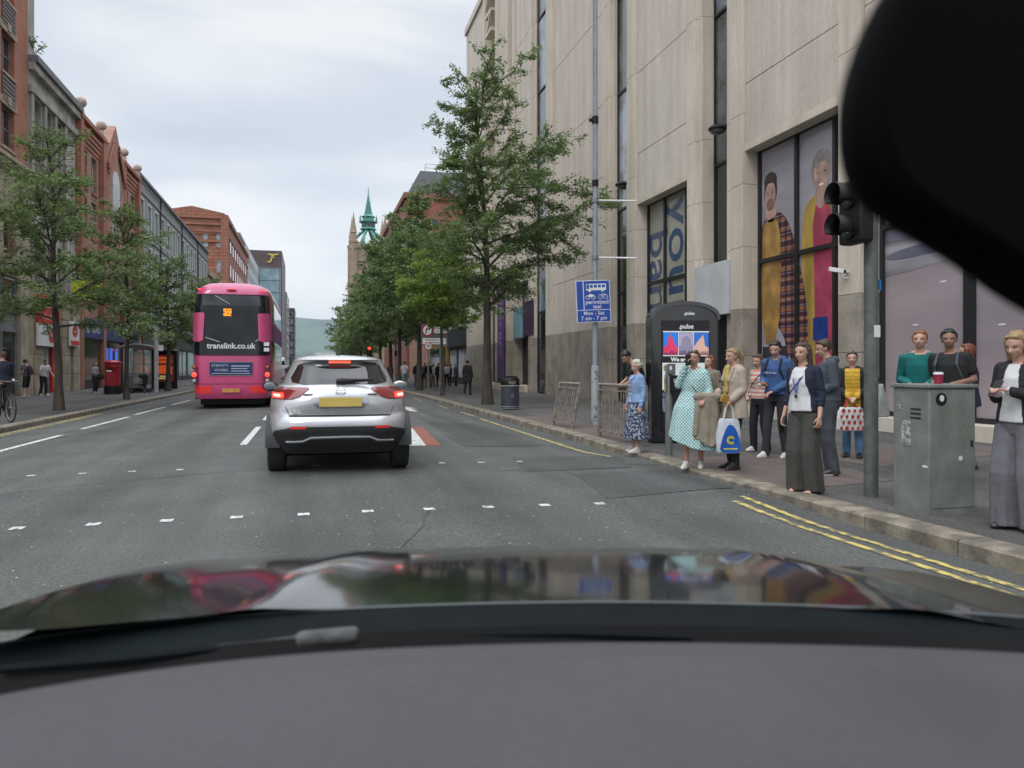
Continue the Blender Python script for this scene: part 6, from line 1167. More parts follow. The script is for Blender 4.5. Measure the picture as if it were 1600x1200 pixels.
        for sd in (1, -1): caps(g, (.076 * sd, .0, 1.65), (.077 * sd, .012, 1.60), .016, .010, 6)
        caps(g, (-.045, .05, 1.685), (.045, .056, 1.682), .014, .014, 8)
        if hair in ('pony',): caps(g, (0, -.10, 1.63), (0, -.15, 1.58), .03, .035); caps(g, (0, -.15, 1.58), (0, -.13, 1.40), .038, .018)
        if hair in ('bob', 'long'):
            zl = 1.50 if hair == 'bob' else 1.33
            for x_ in (-.075, -.045, 0, .045, .075): caps(g, (x_, -.045 if abs(x_) < .06 else -.01, 1.63), (x_ * 1.15, -.075 if abs(x_) < .06 else -.02, zl), .034, .028)
        if hair == 'curly':
            random.seed(int(u or 1)); 
            for k in range(34): a_ = random.uniform(0, 6.28); b_ = random.uniform(-.2, 1.4); r_ = .095; g.ell((r_ * math.cos(a_) * math.cos(b_), -.02 + r_ * math.sin(a_) * math.cos(b_) * (1 if math.sin(a_) < 0 else .7), 1.62 + r_ * math.sin(b_)), (.027, .027, .027), 8, 6)
        if hair == 'bun': g.ell((0, -.1, 1.67), (.04, .04, .04), 10, 8)
        blob(g, 'hair', t, hairm, vox, 2)
    g.at()
    # --- legs ---
    wl_ = 1.0
    if legs in ('trousers', 'wide', 'shorts', 'leggings'):
        g = MB(); q = {'trousers': (.092, .072, .062), 'wide': (.105, .105, .115), 'shorts': (.10, .09, .09), 'leggings': (.086, .060, .045)}[legs]
        if not sit: g.loft([oval((0, -.008, z), rx * wide, ry * wide) for z, rx, ry in ((.82, .15, .105), (.90, .168, .125), (.98, .158, .115), (1.05, .142, .10))])
        else: g.ell((0, .02, .54), (.17, .15, .12), 16, 10)
        for sd in (1, -1):
            h_, kn, an = LG[sd]
            if legs == 'wide':
                rr = []
                for k in range(9): f = k / 8; c_ = h_.lerp(kn, f * 2) if f < .5 else kn.lerp(an + Vector((0, .02, -.055)), f * 2 - 1); rr.append(oval(c_, (q[0] + (q[2] - q[0]) * f) * wide, (q[0] + (q[2] * 1.1 - q[0]) * f) * wide, 26, .015 + .06 * f, 6, sd + f))
                g.loft(rr)
            else:
                caps(g, h_, kn, q[0] * wide, q[1] * wide)
                if legs != 'shorts':
                    lo = an + Vector((0, 0, .02 if legs == 'leggings' else -.03)); caps(g, kn, lo, q[1] * wide, q[2] * wide)
                    random.seed(int(Hh * 1000) + sd)
                    for k in range(7): f = random.random(); c_ = kn.lerp(lo, .35 + .65 * f); r_ = q[2] * wide * .93; a_ = random.uniform(0, 6.28); g.ell((c_.x + .012 * math.cos(a_), c_.y + .012 * math.sin(a_), c_.z), (r_, r_, .014), 10, 6)
                else: g.at(); 
        blob(g, 'shorts' if legs == 'shorts' else 'trousers', t, legm, vox, 3)
    elif legs == 'skirt':
        g = MB(); z0 = 1.04; rr = []
        for k in range(11): f = k / 10; z = z0 - f * skirt_len; w_ = .135 + .10 * min(1, f * 2.2) * (.6) + .085 * f * wide; rr.append(oval((0, .0 - .0 * f, z), w_, w_ * .80, 56, .005 + .045 * f, 8, f * 1.2))
        g.loft(rr); blob(g, 'skirt', t, legm, vox, 2)
    # --- shoes ---
    if not bare:
        for sd in (1, -1):
            an = LG[sd][2]; g = MB(); g.at(TR(an.x, an.y, an.z - .085) @ RZ(-.12 * sd))
            g.loft([oval((0, y_, 0), rx, 1) for y_, rx in ()] or [oval((0, .055, .004), .043, .135, 22), oval((0, .055, .03), .045, .138, 22), oval((0, .045, .055), .042, .115, 22), oval((0, .01, .085), .038, .07, 22), oval((0, -.01, .115), .036, .052, 22)])
            blob(g, 'shoe', t, [shoem, sole or shoem], .010, 2, lambda p, z_=an.z - .085: 1 if p.z < z_ + .028 else 0)
    else:
        for sd in (1, -1): an = LG[sd][2]; g = MB(); g.m(shoem); g.prism([(an.x + x_, an.y + y_ + .055) for x_, y_ in [(.043 * math.cos(a_ * PI / 10), .13 * math.sin(a_ * PI / 10)) for a_ in range(20)]], 'z', an.z - .085, an.z - .073); g.build('sandal', t)
    # --- upper garments ---
    def garment(name, m, hem_, ch, sl, op=0, cuff=.042, collar=True, flare=0, vx=vox, pnt=None, hood=False):
        g = MB(); g.at(LN); f = fat; rows = [(1.425, .105, .07), (1.39, .158 * (.92 if fem else 1), .098), (1.30, .175 * (.92 if fem else 1), .125), (1.20, .168 * (.92 if fem else 1), .125), (1.10, .155 * (.90 if fem else 1), .115), (1.0, .165, .125)]
        rows = [(z, a_ * f, b_ * f) for z, a_, b_ in rows if z > hem_]; hw_ = (.172 + flare) * f * (1 if not fem else .97); rows.append((hem_ if hem_ > 1.0 else .93, hw_ if hem_ < 1.0 else .155 * f, .13 * f + flare * .6)); 
        if hem_ < .9: rows += [(.93 - (.93 - hem_) * q_, hw_ + flare * q_, .135 * f + flare * q_ * .8) for q_ in (.33, .66, 1)]
        g.loft([oval((0, -.005, z), a_ + ch, b_ + ch, 34, .028 if z < 1.3 else .006, 5, z * 9 + rp.random()) for z, a_, b_ in rows])
        if fem: 
            for sd in (1, -1): g.ell((.065 * sd, .085 + ch, 1.245), (.062, .05, .06), 12, 8)
        g.at()
        for sd in (1, -1):
            S_, E, Wr = A[sd]; caps(g, U((.07 * sd, 0, 1.385)), S_ - Vector((.012 * sd, 0, .008)), .06 + ch, .058 + ch); caps(g, U((.045 * sd, -.012, 1.435)), U((.13 * sd, -.01, 1.398)), .044 + ch, .045 + ch)
            if sl == 'short': caps(g, S_, S_.lerp(E, .62), .062 + ch, .062 + ch)
            elif sl == 'long' or sl == 'three':
                caps(g, S_, E, .060 + ch, .050 + ch); caps(g, E, E.lerp(Wr, .93 if sl == 'long' else .45), .050 + ch, cuff + ch); random.seed(int(Hh * 777) + sd)
                for k in range(6): f_ = random.random(); c_ = E.lerp(Wr, f_ * (.85 if sl == 'long' else .4)) if k < 3 else S_.lerp(E, .4 + .6 * f_); r_ = .052 + ch; a_ = random.uniform(0, 6.28); g.ell((c_.x + .01 * math.cos(a_), c_.y + .01, c_.z), (r_ * .95, r_ * .95, .016), 10, 6)
        if hood: caps(g, U((-.07, -.07, 1.44)), U((.07, -.07, 1.44)), .055, .055); caps(g, U((-.085, .0, 1.43)), U((-.03, .085, 1.37)), .03, .024); caps(g, U((.085, .0, 1.43)), U((.03, .085, 1.37)), .03, .024)
        elif collar: caps(g, U((-.06, -.05, 1.435)), U((.06, -.05, 1.435)), .03, .03); caps(g, U((-.07, -.03, 1.43)), U((-.035, .07, 1.37)), .022, .018); caps(g, U((.07, -.03, 1.43)), U((.035, .07, 1.37)), .022, .018)
        LI = LN.inverted()
        return blob(g, name, t, m, vx, 2, (lambda p: pnt(LI @ p)) if pnt else None)
    hm = hem if hem is not None else {'tee': .92, 'hoodie': .90, 'jacket': .98, 'coat': .72, 'cardigan': .95, 'top': .98, 'dress': 1.0, 'shirt': .9, 'puffer': .86}[top]
    def openf(w0, w1):      # front opening shows the inner garment's material
        return lambda q_: 1 if (q_.y > .04 and abs(q_.x) < w0 + (w1 - w0) * max(0, (1.42 - q_.z)) / .5) else 0
    cfg = {'tee': dict(ch=0, sl='short', collar=False), 'hoodie': dict(ch=.008, sl='long', hood=True, flare=.005), 'jacket': dict(ch=.004, sl='long'), 'coat': dict(ch=.010, sl='long', flare=.015, cuff=.045), 'cardigan': dict(ch=.003, sl='three'), 'top': dict(ch=-.002, sl='long', collar=False), 'dress': dict(ch=.003, sl='long', collar=False), 'shirt': dict(ch=0, sl=sleeve), 'puffer': dict(ch=.012, sl='long', hood=False)}[top]
    if sleeve == 'short': cfg['sl'] = 'short'
    if inner: cfg['pnt'] = openf(*inner); mm = [topm, innerm]
    else: mm = topm
    garment({'tee': 'tee_shirt', 'top': 'striped_top' if 'strip' in topm.name else 'top', 'puffer': 'padded_coat', 'dress': 'dress_bodice'}.get(top, top), mm, hm, **cfg)
    if extra: extra(t, A, U, s, vox)
    t['_f'] = 0; del t['_f']; return t, A, U, s, rz
M_hb = mat('brown hair', (.07, .04, .025), .6, .2, 30); M_hk = mat('black hair', (.018, .015, .014), .5, .2, 30); M_hbl = mat('blonde hair', (.36, .24, .12), .6, .2, 30, fine=.2); M_hw = mat('white hair', (.52, .49, .42), .7, .1, 30, fine=.1); M_hr = mat('auburn hair', (.20, .06, .025), .6, .2, 30); M_hg = mat('ginger hair', (.30, .12, .05), .6, .2, 30)
C_blk = cloth('black cloth', (.016, .016, .018)); C_navy = cloth('navy knit', (.014, .02, .045)); C_den = cloth('pale denim', (.24, .36, .60), .08); C_jean = cloth('grey jeans', (.075, .085, .10), .2); C_blj = cloth('light blue jeans', (.12, .24, .40), .15); C_wht = cloth('white cotton', (.62, .63, .65), .05)
C_kha = cloth('khaki cotton', (.22, .19, .14), .12); C_tren = cloth('beige trench cloth', (.46, .385, .32), .07); C_hood = cloth('blue sweatshirt', (.045, .105, .27), .08); C_gry = cloth('slate grey sweatshirt', (.075, .095, .115), .08); C_teal = cloth('teal sweater', (.0, .13, .125), .08); C_olv = cloth('charcoal olive linen', (.058, .056, .05), .1); C_grw = cloth('mid grey trousers', (.15, .15, .17), .08)
C_yel = stripes('mustard padded nylon', (.60, .36, .03), (.33, .18, .01), .06, .82); C_str = stripes('striped cream top', (.60, .50, .44), (.55, .13, .09), .075, .72); W_sh = mat('white leather', (.60, .59, .56), .5, .06, 6); K_sh = mat('black leather', (.02, .02, .02), .35); C_yell = cloth('yellow scarf', (.55, .42, .13), .15)
P_dot = mat('dotted teal fabric', (.15, .40, .42), .8, .06, 9, bump=.3, bscale=12)
_n = P_dot.node_tree; _b, _s = base_in(P_dot); _t = _n.nodes.new('ShaderNodeTexCoord'); _m = _n.nodes.new('ShaderNodeMapping'); _m.inputs['Scale'].default_value = (1, 0, 1); _m.inputs['Rotation'].default_value = (0, .78, 0); _n.links.new(_t.outputs['Object'], _m.inputs[0])
_k = _n.nodes.new('ShaderNodeTexVoronoi'); _k.inputs['Scale'].default_value = 30; _k.inputs['Randomness'].default_value = .12; _n.links.new(_m.outputs[0], _k.inputs['Vector']); _g = _n.nodes.new('ShaderNodeMath'); _g.operation = 'LESS_THAN'; _g.inputs[1].default_value = .36; _n.links.new(_k.outputs['Distance'], _g.inputs[0])
_x = _n.nodes.new('ShaderNodeMixRGB'); _n.links.new(_g.outputs[0], _x.inputs[0]); _n.links.new(_s, _x.inputs[1]); _x.inputs[2].default_value = (.66, .74, .72, 1); _n.links.new(_x.outputs[0], _b.inputs['Base Color'])
P_flo = spots('floral navy fabric', (.03, .045, .10), (.30, .34, .40), 26, .53, noise=True)
C_coat = cloth('light khaki coat', (.31, .27, .205), .12)
GW = 'people waiting at the crossing on the right pavement'
def strap(t, A, U, s, vox, m=None, side=1, w=.012): 
    g = MB(); g.m(m or C_blk); ps = [U((-.12 * side, .02, 1.42)), U((-.06 * side, .135, 1.30)), U((.06 * side, .155, 1.15)), U((.16 * side, .12, 1.0))]; g.tube(ps, w, 6); g.build('strap', t)
def pack(t, A, U, s, vox, m=None):
    g = MB(); m = m or C_blk; g.loft([oval(U((0, -.20, z)), rx, ry, 18) for z, rx, ry in ((.98, .10, .05), (1.02, .15, .09), (1.2, .155, .10), (1.34, .13, .08), (1.40, .07, .05))]); 
    for sd in (1, -1): caps(g, U((.10 * sd, -.10, 1.42)), U((.105 * sd, .06, 1.43)), .02, .02, 6); caps(g, U((.105 * sd, .06, 1.43)), U((.115 * sd, .135, 1.30)), .02, .018, 6); caps(g, U((.115 * sd, .135, 1.30)), U((.15 * sd, .03, 1.10)), .018, .014, 6)
    g.m(m); blob(g, 'backpack', t, m, .012, 2)
# man leaning on the guardrail
person(960, 672, 1.70, 75, 'man in a black t-shirt and headphones leaning on the metal guardrail', 'tee', C_blk, C_jean, K_sh, 'short', M_hk, arms=('rail', 'rail'), skinm=SK2, group=GW, lean=.34, head=(0, 32), fat=1.08, extra=lambda t, A, U, s, vox: strap(t, A, U, s, vox, C_gry), pos=(5.85, 12.95, .02))
def jbut(t, A, U, s, vox):
    for z in (1.3, 1.22, 1.14, 1.06): g = MB(); g.m(C_navy); g.ell(U((-.05, .165, z)), (.013, .014, .013), 8, 6); g.build('button', t)
    g = MB(); caps(g, U((-.07, .08, 1.415)), U((-.03, .155, 1.34)), .024, .014); caps(g, U((.07, .08, 1.415)), U((.03, .155, 1.34)), .024, .014); blob(g, 'collar', t, C_den, .008, 1)
person(995, 707, 1.42, 78, 'elderly woman with white hair in a pale denim jacket and navy floral skirt', 'jacket', C_den, P_flo, W_sh, 'curly', M_hw, legs='skirt', arms=(((.20, .0, 1.13), (.17, .10, .90)), 'down'), fem=True, group=GW, skirt_len=.78, wide=1.25, fat=1.16, hem=.98, head=(15, 8), inner=(.015, .03), innerm=C_wht, extra=jbut)
def dress(t, A, U, s, vox):
    g = MB(); rr = []
    for k in range(14):
        f = k / 13; z = 1.12 - f * .74 - .0; w_ = .168 + .075 * min(1, f * 3) + .10 * f; rr.append([(p[0], p[1], p[2] + (-.10 * f * math.cos(math.atan2(p[1], p[0]) - 2.6)) * f) for p in oval((0, 0, z), w_, w_ * .78, 64, .006 + .05 * f, 7, f * 1.5)])
    g.loft(rr); blob(g, 'dress_skirt', t, P_dot, vox, 2); strap(t, A, U, s, vox, mat('tan leather strap', (.16, .11, .10), .5), -1, .007)
dw = person(1083, 732, 1.53, 12, 'woman in a teal dotted dress with a phone at her face, coat over arm', 'dress', P_dot, P_dot, W_sh, 'bun', M_hb, legs='none', arms=(('face'), ((.25, .0, 1.12), (.20, .17, 1.02))), fem=True, group=GW, fat=1.22, hem=1.02, extra=dress, skinm=SK2, stride=.03)
# people whose faces show; names of what they carry are separate things
person(1107, 703, 1.50, 60, 'person in a khaki coat mostly hidden behind the woman in the dotted dress', 'coat', C_kha, C_kha, W_sh, 'long', M_hr, arms=('down', 'down'), group=GW, hem=.55, fat=1.1)
def buttons(t, A, U, s, vox):
    for z in (1.24, 1.14, 1.04, .94):
        for x_ in (.05, .12): g = MB(); g.m(K_sh); c_ = U((x_, .188 - x_ * .25, z)); g.ell(c_, (.017, .014, .017), 8, 6); g.build('button', t)
    g = MB(); caps(g, U((-.03, .12, 1.42)), U((-.045, .155, 1.1)), .028, .024); caps(g, U((.02, .12, 1.42)), U((-.015, .155, 1.02)), .028, .026); caps(g, U((-.02, .10, 1.44)), U((.03, .10, 1.44)), .035, .035); blob(g, 'scarf', t, C_yell, .01, 2)
    g = MB(); caps(g, U((-.085, .08, 1.42)), U((-.085, .15, 1.25)), .03, .02, 8); caps(g, U((.075, .08, 1.42)), U((.06, .165, 1.22)), .034, .02, 8); caps(g, U((-.07, -.06, 1.44)), U((.07, -.06, 1.44)), .04, .04, 8); caps(g, U((-.09, .0, 1.435)), U((-.085, .08, 1.42)), .032, .03, 8); caps(g, U((.09, .0, 1.435)), U((.075, .08, 1.42)), .032, .034, 8); blob(g, 'lapel', t, C_tren, .008, 1)
tw = person(1147, 733, 1.56, 68, 'blonde woman in a beige trench coat and yellow scarf looking left', 'coat', C_tren, C_blk, K_sh, 'pony', M_hbl, legs='leggings', arms=('hold', ((.2, -.02, 1.13), (.16, .16, .98))), fem=True, group=GW, fat=1.08, hem=.73, extra=buttons, inner=(.02, .05), innerm=C_yell, head=(0, 10), wide=1.15)
person(1187, 706, 1.52, 50, 'woman in a cream top with red stripes and black trousers', 'top', C_str, C_blk, W_sh, 'bob', M_hb, legs='trousers', arms=('bag', 'down'), fem=True, group=GW, extra=lambda t, A, U, s, vox: strap(t, A, U, s, vox, K_sh, 1, .007), stride=.05, sleeve='long', head=(0, 15))
def logo(t, A, U, s, vox):
    g = MB(); g.m(mat('pale print', (.55, .58, .6), .6)); c_ = U((.02, .150, 1.24)); g.text('OSLO east', .042, Matrix.Translation(c_) @ Matrix(((-1, 0, 0, 0), (0, 0, 1, 0), (0, 1, 0, 0), (0, 0, 0, 1))), .004); g.build('print', t, ang=0); pack(t, A, U, s, vox)
bh = person(1213, 716, 1.70, 38, 'man in a blue hooded sweatshirt looking down at food in his hands', 'hoodie', C_hood, cloth('dark navy jeans', (.028, .032, .042)), W_sh, 'short', M_hk, legs='trousers', arms=('hold', 'front'), group=GW, extra=logo, stride=.10, head=(10, 22), wide=.95)
def lany(t, A, U, s, vox):
    g = MB(); g.m(mat('blue lanyard', (.02, .08, .45), .6)); g.tube([U((-.06, .06, 1.42)), U((-.04, .15, 1.27)), U((-.01, .155, 1.13))], .006, 5); g.tube([U((.06, .06, 1.42)), U((.03, .15, 1.27)), U((-.01, .155, 1.13))], .006, 5); g.m(K_sh); g.ell(U((-.01, .16, 1.10)), (.02, .008, .025), 8, 6); g.build('lanyard', t); strap(t, A, U, s, vox, mat('purple strap', (.06, .02, .07), .6), 1, .008)
wc = person(1257, 769, 1.57, 42, 'woman in a white t-shirt, navy cardigan and wide charcoal trousers, nearest the kerb', 'cardigan', C_navy, C_olv, mat('tan sandal', (.25, .13, .08), .6), 'long', M_hb, legs='wide', arms=('down', 'down'), fem=True, group=GW, fat=1.12, inner=(.075, .16), innerm=C_wht, extra=lany, hem=.99, bare=True, wide=1.0, head=(5, 5), vox=.0075)
person(1294, 742, 1.66, 100, 'person in a slate grey hooded sweatshirt behind the woman in the navy cardigan', 'hoodie', C_gry, C_jean, K_sh, 'short', M_hb, legs='trousers', arms=('front', 'front'), group=GW, sole=W_sh, wide=1.1, head=(0, 18), fat=1.05)
yp = person(1334, 715, 1.54, 10, 'person in a mustard padded coat under a black jacket beside the grey signal pole', 'puffer', C_blk, C_blj, K_sh, 'short', M_hb, arms=('front', 'front'), group=GW, inner=(.11, .11), innerm=C_yel, hem=.80, fat=1.05)
person(1440, 742, 1.76, 15, 'person in a teal sweater standing behind the utility cabinet', 'shirt', C_teal, C_blk, K_sh, 'short', M_hg, arms=('hold', 'hold'), group=GW)
person(1489, 748, 1.76, 25, 'person in a black t-shirt with a grey backpack behind the utility cabinet', 'tee', C_blk, C_blj, K_sh, 'short', M_hk, arms=('hold', 'hold'), group=GW, extra=lambda t, A, U, s, vox: pack(t, A, U, s, vox, C_gry), fat=1.12, skinm=SK3, beard=True, head=(20, 5))
person(1512, 731, 1.62, 120, 'long haired auburn woman in a dark jacket behind the person with the grey backpack', 'coat', C_navy, C_blj, K_sh, 'long', M_hr, arms=('down', 'down'), group=GW, fem=True, hem=.85)
pw = person(1592, 828, 1.60, 55, 'woman in wide grey trousers looking at her phone, nearest the camera', 'jacket', C_blk, C_grw, K_sh, 'long', M_hbl, legs='wide', arms=('phone', 'phone'), fem=True, group=GW, inner=(.05, .10), innerm=C_wht, hem=.93, fat=1.12, vox=.0075, head=(0, 20), wide=1.05)
# things they carry
def hw_(pr, side, dx=0, dy=0, dz=0, along=.06):
    t, A, U, s, rz = pr; S_, E, Wr = A[side]; p = Wr + (Wr - E).normalized() * along + Vector((dx, dy, dz)); q = RZ(rz) @ (p * s); return Vector(t.location) + q
p = hw_(pw, -1, along=.10); t = thing('phone', p, 'pink mobile phone held by the woman in wide grey trousers', 'phone', rz=pw[4]); g = MB(); g.at(RX(-.9)); g.m(mat('pink phone case', (.45, .12, .18), .4)); g.box(-.037, -.075, -.005, .037, .075, .004); g.build('case', t, bevel=.004); g = MB(); g.at(RX(-.9)); g.m(M_blk); g.box(-.034, -.07, .004, .034, .07, .006); g.build('screen', t)
p = hw_(dw, 1, along=.08); t = thing('phone', p, 'black phone held to the face of the woman in the dotted dress', 'phone', rz=dw[4]); g = MB(); g.at(TR(0, .02, 0)); g.m(M_blk); g.box(-.037, -.004, -.07, .037, .004, .07); g.build('case', t, bevel=.003)
p = hw_(wc, 1, along=.10); t = thing('phone', p, 'small black phone in the lowered hand of the woman in the navy cardigan', 'phone', rz=wc[4]); g = MB(); g.m(M_blk); g.box(-.006, -.037, -.10, .006, .037, .03); g.m(M_white); g.box(.006, -.03, .0, .008, .03, .025); g.build('case', t, bevel=.003)
def food(p, lb, rz): t = thing('snack', p, lb, 'food', rz=rz); g = MB(); g.m(mat('bread crust', (.34, .15, .05), .7)); g.ell((0, 0, .0), (.065, .035, .03), 14, 8); g.build('bread', t); g = MB(); g.m(C_wht); g.ell((.03, -.0, -.012), (.05, .04, .025), 10, 6); g.build('wrapper', t)
food(hw_(bh, 1, along=.10, dz=.02), 'bread snack in a white wrapper held by the man in the blue sweatshirt', bh[4])
def bag(pr, side, name, label, w, h, dpt, bm, hm_, dec=None, drop=.14, rz=None, sag=1.0):
    p = hw_(pr, side, along=.05); t = thing(name, (p.x, p.y, p.z - drop - h), label, 'bag', rz=pr[4] if rz is None else rz); g = MB()
    ring = lambda z, ww, dd: oval((0, 0, z), ww, dd, 28, .03, 5, z * 20)
    g.loft([ring(0, w * .46 * sag, dpt * .5), ring(.02, w * .5 * sag, dpt * .55), ring(h * .5, w * .52, dpt * .5), ring(h * .9, w * .44, dpt * .25), ring(h, w * .38, dpt * .12)]); blob(g, 'body', t, bm, .010, 1)
    g = MB(); g.m(hm_)
    for y_ in (-.015, .015): g.tube([(-w * .22, y_, h * .95), (-w * .12, y_, h + drop * .7), (0, 0, h + drop), (w * .12, y_, h + drop * .7), (w * .22, y_, h * .95)], .008, 6)
    g.build('handle', t)
    if dec: dec(t, w, h, dpt)
    return t
def bdec(t, w, h, d):
    g = MB(); y = -d * .60; g.m(mat('bag blue print', (.02, .13, .55), .4)); g.prism(cham([(-w * .47, .01), (w * .45, .01), (w * .40, h * .3), (w * .22, h * .72), (-w * .02, h * .86), (-w * .2, h * .74), (-w * .38, h * .35)], 2), 'y', y - .006, y); g.build('print', t, ang=0)
    g = MB(); g.m(mat('bag yellow print', (.75, .65, .03), .4)); g.text('C', .13, Matrix.Translation((-.01, y - .008, h * .38)) @ RX(PI / 2) @ RZ(-.15), .001, off=.008); g.box(-w * .3, y - .009, h * .12, w * .28, y - .007, h * .16); g.build('lettering', t, ang=0)
bag(tw, -1, 'carrier_bag', 'white carrier bag with a blue print, held by the blonde woman', .32, .44, .12, mat('white bag plastic', (.55, .60, .66), .35, .08, 8), C_wht, bdec, rz=.1 - YAW * 0 - .25, drop=.20)
p = hw_(tw, -1, along=.07, dz=.05); t = thing('wallet', p, 'mustard wallet in the hand of the blonde woman', 'wallet', rz=tw[4]); g = MB(); g.at(RX(.3)); g.m(mat('mustard leather', (.42, .24, .05), .5)); g.box(-.015, -.10, -.05, .02, .10, .05); g.build('wallet', t, bevel=.008); g = MB(); g.m(mat('tan leather strap', (0, 0, 0))); g.tube([(0, -.1, .04), (0, -.14, .0), (0, -.1, -.04)], .005, 5); g.build('strap', t)
def sdec(t, w, h, d):
    random.seed(8); rd = mat('strawberry red', (.52, .02, .03), .4); gn = mat('strawberry leaf', (.03, .18, .05), .5); g = MB(); y = -d * .60
    for i in range(5):
        for j in range(4):
            x = -w * .40 + i * w * .2 + (.03 if j % 2 else 0); z = h * .12 + j * h * .24
            if abs(x) > w * .46: continue
            k = .027 * random.uniform(.8, 1.2); a_ = random.uniform(-.5, .5); q = [(-k, k * .6), (0, k * .9), (k, k * .6), (k * .7, -k * .4), (0, -k * 1.2), (-k * .7, -k * .4)]
            pts = [(x + p_[0] * math.cos(a_) - p_[1] * math.sin(a_), z + p_[0] * math.sin(a_) + p_[1] * math.cos(a_)) for p_ in q]; g.m(rd); g.prism(cham(pts, 1), 'y', y - .004, y); g.m(gn); g.prism([(x - k * .7, z + k * .8), (x, z + k * .6), (x + k * .7, z + k * .8), (x, z + k * 1.3)], 'y', y - .006, y - .002)
    g.build('print', t, ang=0)
bt = bag(yp, -1, 'shopping_bag', 'white shopping bag printed with strawberries, with red handles', .40, .34, .14, mat('white bag laminate', (.62, .60, .58), .35, .04, 5), mat('red webbing', (.5, .02, .03), .6), sdec, rz=-.25, drop=.12, sag=1.05)
bt.location = Vector(bt.location) - RT * .06
# coat over the arm of the woman in the dress
t0, A, U, s, rz = dw; t = thing('draped_coat', Vector(t0.location) + RZ(rz) @ (Vector((-.24, .14, .55)) * s), 'beige coat draped over the arm of the woman in the dotted dress', 'coat', rz=rz + .5)
g = MB()
random.seed(2)
g.loft([[(p_[0] + .02 * f_, p_[1], p_[2] + .05 * math.sin(j_ * .35) * f_) for j_, p_ in enumerate(oval((0, 0, .46 - .60 * f_), .135 + .03 * f_, .055 + .03 * f_, 48, .02 + .11 * f_, 6, f_))] for f_ in [k / 9 for k in range(10)]])
caps(g, (-.12, 0, .45), (.14, 0, .45), .055, .055); caps(g, (.12, .0, .42), (.17, .02, .05), .045, .035)
blob(g, 'cloth', t, C_coat, .010, 2)
g = MB(); caps(g, (.17, .02, .07), (.175, .02, -.03), .04, .037); blob(g, 'sleeve', t, C_coat, .010, 2)
p = gp(1396, 700); t = thing('tote_bag', (p[0] - .1, p[1] + .1, .55), 'pale grey tote bag hanging beside the grey signal pole', 'bag'); p = gp(1376, 716); t.location = (p[0] - .0, p[1], .62); g = MB(); g.loft([oval((0, 0, z), w, .05, 20, .03, 4) for z, w in ((0, .14), (.02, .16), (.2, .13), (.4, .05), (.48, .02))]); blob(g, 'body', t, cloth('pale grey tote', (.36, .38, .38)), .01, 1); g = MB(); g.m(C_blk); g.tube([(0, 0, .46), (-.06, 0, .62)], .012, 6); g.build('handle', t)
# left pavement
GLP = 'people on the left pavement'
person(6, 655, 1.74, 150, 'person in a dark navy top behind the bicycle at the left edge', 'shirt', C_navy, C_blk, K_sh, 'short', M_hb, arms=('out', 'out'), group=GLP, vox=.011, pos=gp(3, 652))
person(0, 0, 1.70, 100, 'person with a dark red backpack and shorts outside the post office', 'tee', C_gry, C_blk, W_sh, 'short', M_hb, legs='shorts', arms=('hold', 'hold'), group=GLP, vox=.014, pos=(-12.25, 38.9, .02), extra=lambda t, A, U, s, vox: pack(t, A, U, s, vox, cloth('maroon cloth', (.06, .015, .03))), lean=.12)
person(0, 0, 1.72, -60, 'person in a white t-shirt leaning over outside the post office', 'tee', C_wht, C_blk, W_sh, 'short', M_hb, arms=('out', 'out'), group=GLP, vox=.014, pos=(-12.1, 40.6, .02), lean=.25)
person(148, 614.5, 1.60, -60, 'woman in a pale patterned jacket with a black handbag facing the pillar box', 'jacket', spots('patterned grey jacket', (.45, .40, .42), (.12, .11, .13), 26, .5, noise=True), C_blk, W_sh, 'bob', M_hb, arms=('hold', 'hold'), group=GLP, vox=.013, fem=True, extra=lambda t, A, U, s, vox: None)
p = gp(155, 614.5); t = thing('handbag', (p[0] + .1, p[1] - .2, .72), 'black handbag carried by the woman facing the pillar box', 'bag'); g = MB(); g.m(C_blk); g.ell((0, 0, .16), (.2, .09, .17), 14, 8); g.build('body', t); g = MB(); g.m(K_sh); g.tube([(-.14, 0, .26), (-.08, 0, .48), (.08, 0, .48), (.14, 0, .26)], .012, 6); g.build('handle', t)
person(0, 0, 1.72, -80, 'person in a blue jacket and jeans sitting in the bus shelter', 'jacket', cloth('bright blue jacket', (.03, .14, .36)), C_jean, W_sh, 'short', M_hb, arms=('hold', 'hold'), group=GLP, vox=.014, sit=True, pos=(-9.1, 44.9, .02))
t = thing('pushchair', (-8.6, 44.2, .02), 'pushchair with a pink blanket in front of the bus shelter', 'pushchair', rz=1.3)
for x_ in (-.25, .25):
    for y_ in (-.35, .35): g = MB(); g.m(M_rub); g.at(TR(x_, y_, .12) @ RY(PI / 2)); g.lathe([(.12, -.02), (.12, .02)], 16); g.m(M_grey); g.lathe([(.05, -.025), (.05, .025)], 10); g.build('wheel', t)
g = MB(); g.m(M_dark)
for x_ in (-.24, .24): g.tube([(x_, .35, .12), (x_, 0, .5), (x_, -.5, 1.05)], .014, 6); g.tube([(x_, -.35, .12), (x_, 0, .5)], .014, 6)
g.tube([(-.24, -.5, 1.05), (.24, -.5, 1.05)], .02, 6); g.build('frame', t)
g = MB(); g.m(C_blk); g.box(-.2, -.25, .4, .2, .3, .48); g.box(-.2, -.3, .45, .2, -.2, .9); g.ell((0, -.1, .88), (.24, .28, .16), 14, 8); g.build('seat', t, bevel=.03); g = MB(); g.m(cloth('pale pink blanket', (.55, .30, .33))); g.ell((0, .12, .62), (.23, .28, .28), 14, 10); g.build('blanket', t)
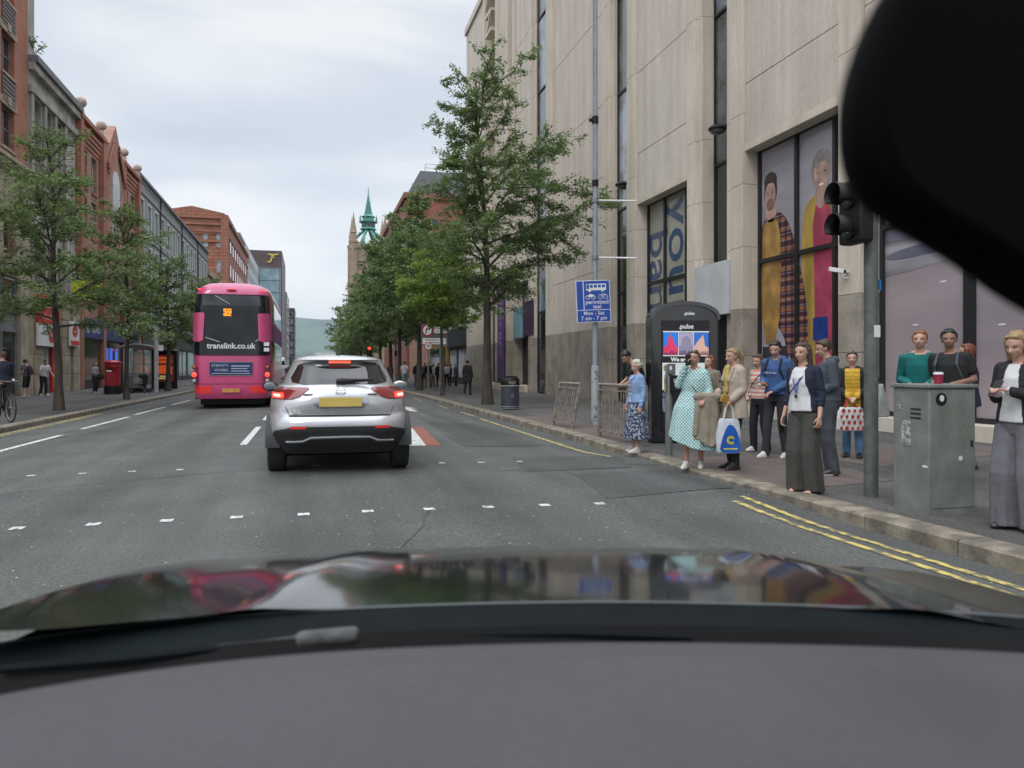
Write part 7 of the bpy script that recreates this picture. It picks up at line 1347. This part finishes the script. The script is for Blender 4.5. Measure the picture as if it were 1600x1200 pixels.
# people walking farther along the right pavement
GF = 'pedestrians far along the right pavement'
person(731, 617, 1.68, 200, 'person in a long black coat walking away beyond the tall hornbeam', 'coat', C_blk, C_blk, K_sh, 'short', M_hb, group=GF, vox=.014, hem=.62, fat=1.15, stride=.12)
person(632, 605.5, 1.74, 190, 'man in a white t-shirt and pale teal shorts walking away', 'tee', C_wht, cloth('pale teal shorts', (.18, .35, .38)), W_sh, 'short', M_hb, legs='shorts', group=GF, vox=.016, stride=.15)
sp = [(651, 604, 1.7, 'jacket', C_blk, C_blj, 'person in a pale cap and dark jacket just right of the man in shorts', M_hw, 'short'), (663, 604.5, 1.66, 'tee', C_gry, C_blk, 'person in grey left of the first sign post', M_hk, 'short'), (669, 604.8, 1.72, 'jacket', C_blk, C_kha, 'person in a black jacket by the sign posts', M_hb, 'short'), (677, 603.6, 1.6, 'top', C_wht, C_kha, 'auburn haired woman in a white top near the sign', M_hr, 'long'), (686, 604.6, 1.68, 'coat', C_blk, C_blk, 'woman in a long black coat right of the sign posts', M_hbl, 'long'), (698, 603.6, 1.64, 'tee', C_wht, C_navy, 'woman in a white t-shirt with red hair by the dark shopfront', M_hr, 'bob'), (704, 603, 1.6, 'jacket', C_navy, C_navy, 'person in navy by the dark shopfront, left of two', M_hk, 'short'), (712, 603.2, 1.62, 'jacket', C_gry, C_navy, 'person in slate grey by the dark shopfront, right of two', M_hk, 'short'), (624, 602.5, 1.7, 'tee', C_kha, C_blk, 'person in khaki left of the man in shorts, farther off', M_hk, 'short'), (610, 598, 1.7, 'jacket', C_blk, C_jean, 'person in black farthest along the right pavement', M_hk, 'short')]
for i, (u, v, h, tp, tm, lm_, lb, hm_, hs) in enumerate(sp): person(u, v, h, (180, 20, 200, 60, 170, 10, 90, -60, 180, 0)[i], lb, tp, tm, lm_, K_sh, hs, hm_, group=GF, vox=.018, stride=(.1 if i % 2 else .02))
# ---------- air: thin haze in which the far hills fade ----------
hz = MB(); hm = bpy.data.materials.new('haze'); hm.use_nodes = True; n_ = hm.node_tree.nodes; n_.remove(n_['Principled BSDF']); pv = n_.new('ShaderNodeVolumePrincipled'); pv.inputs['Color'].default_value = (.72, .85, 1.0, 1); pv.inputs['Density'].default_value = 1.05e-4; pv.inputs['Anisotropy'].default_value = .2
hm.node_tree.links.new(pv.outputs[0], n_['Material Output'].inputs['Volume']); hz.m(hm); hz.box(-9500, -450, -3, 9500, 14500, 420); tag(hz.build('haze', ang=0), 'thin pale haze over the street and the far hills', None, kind='stuff')
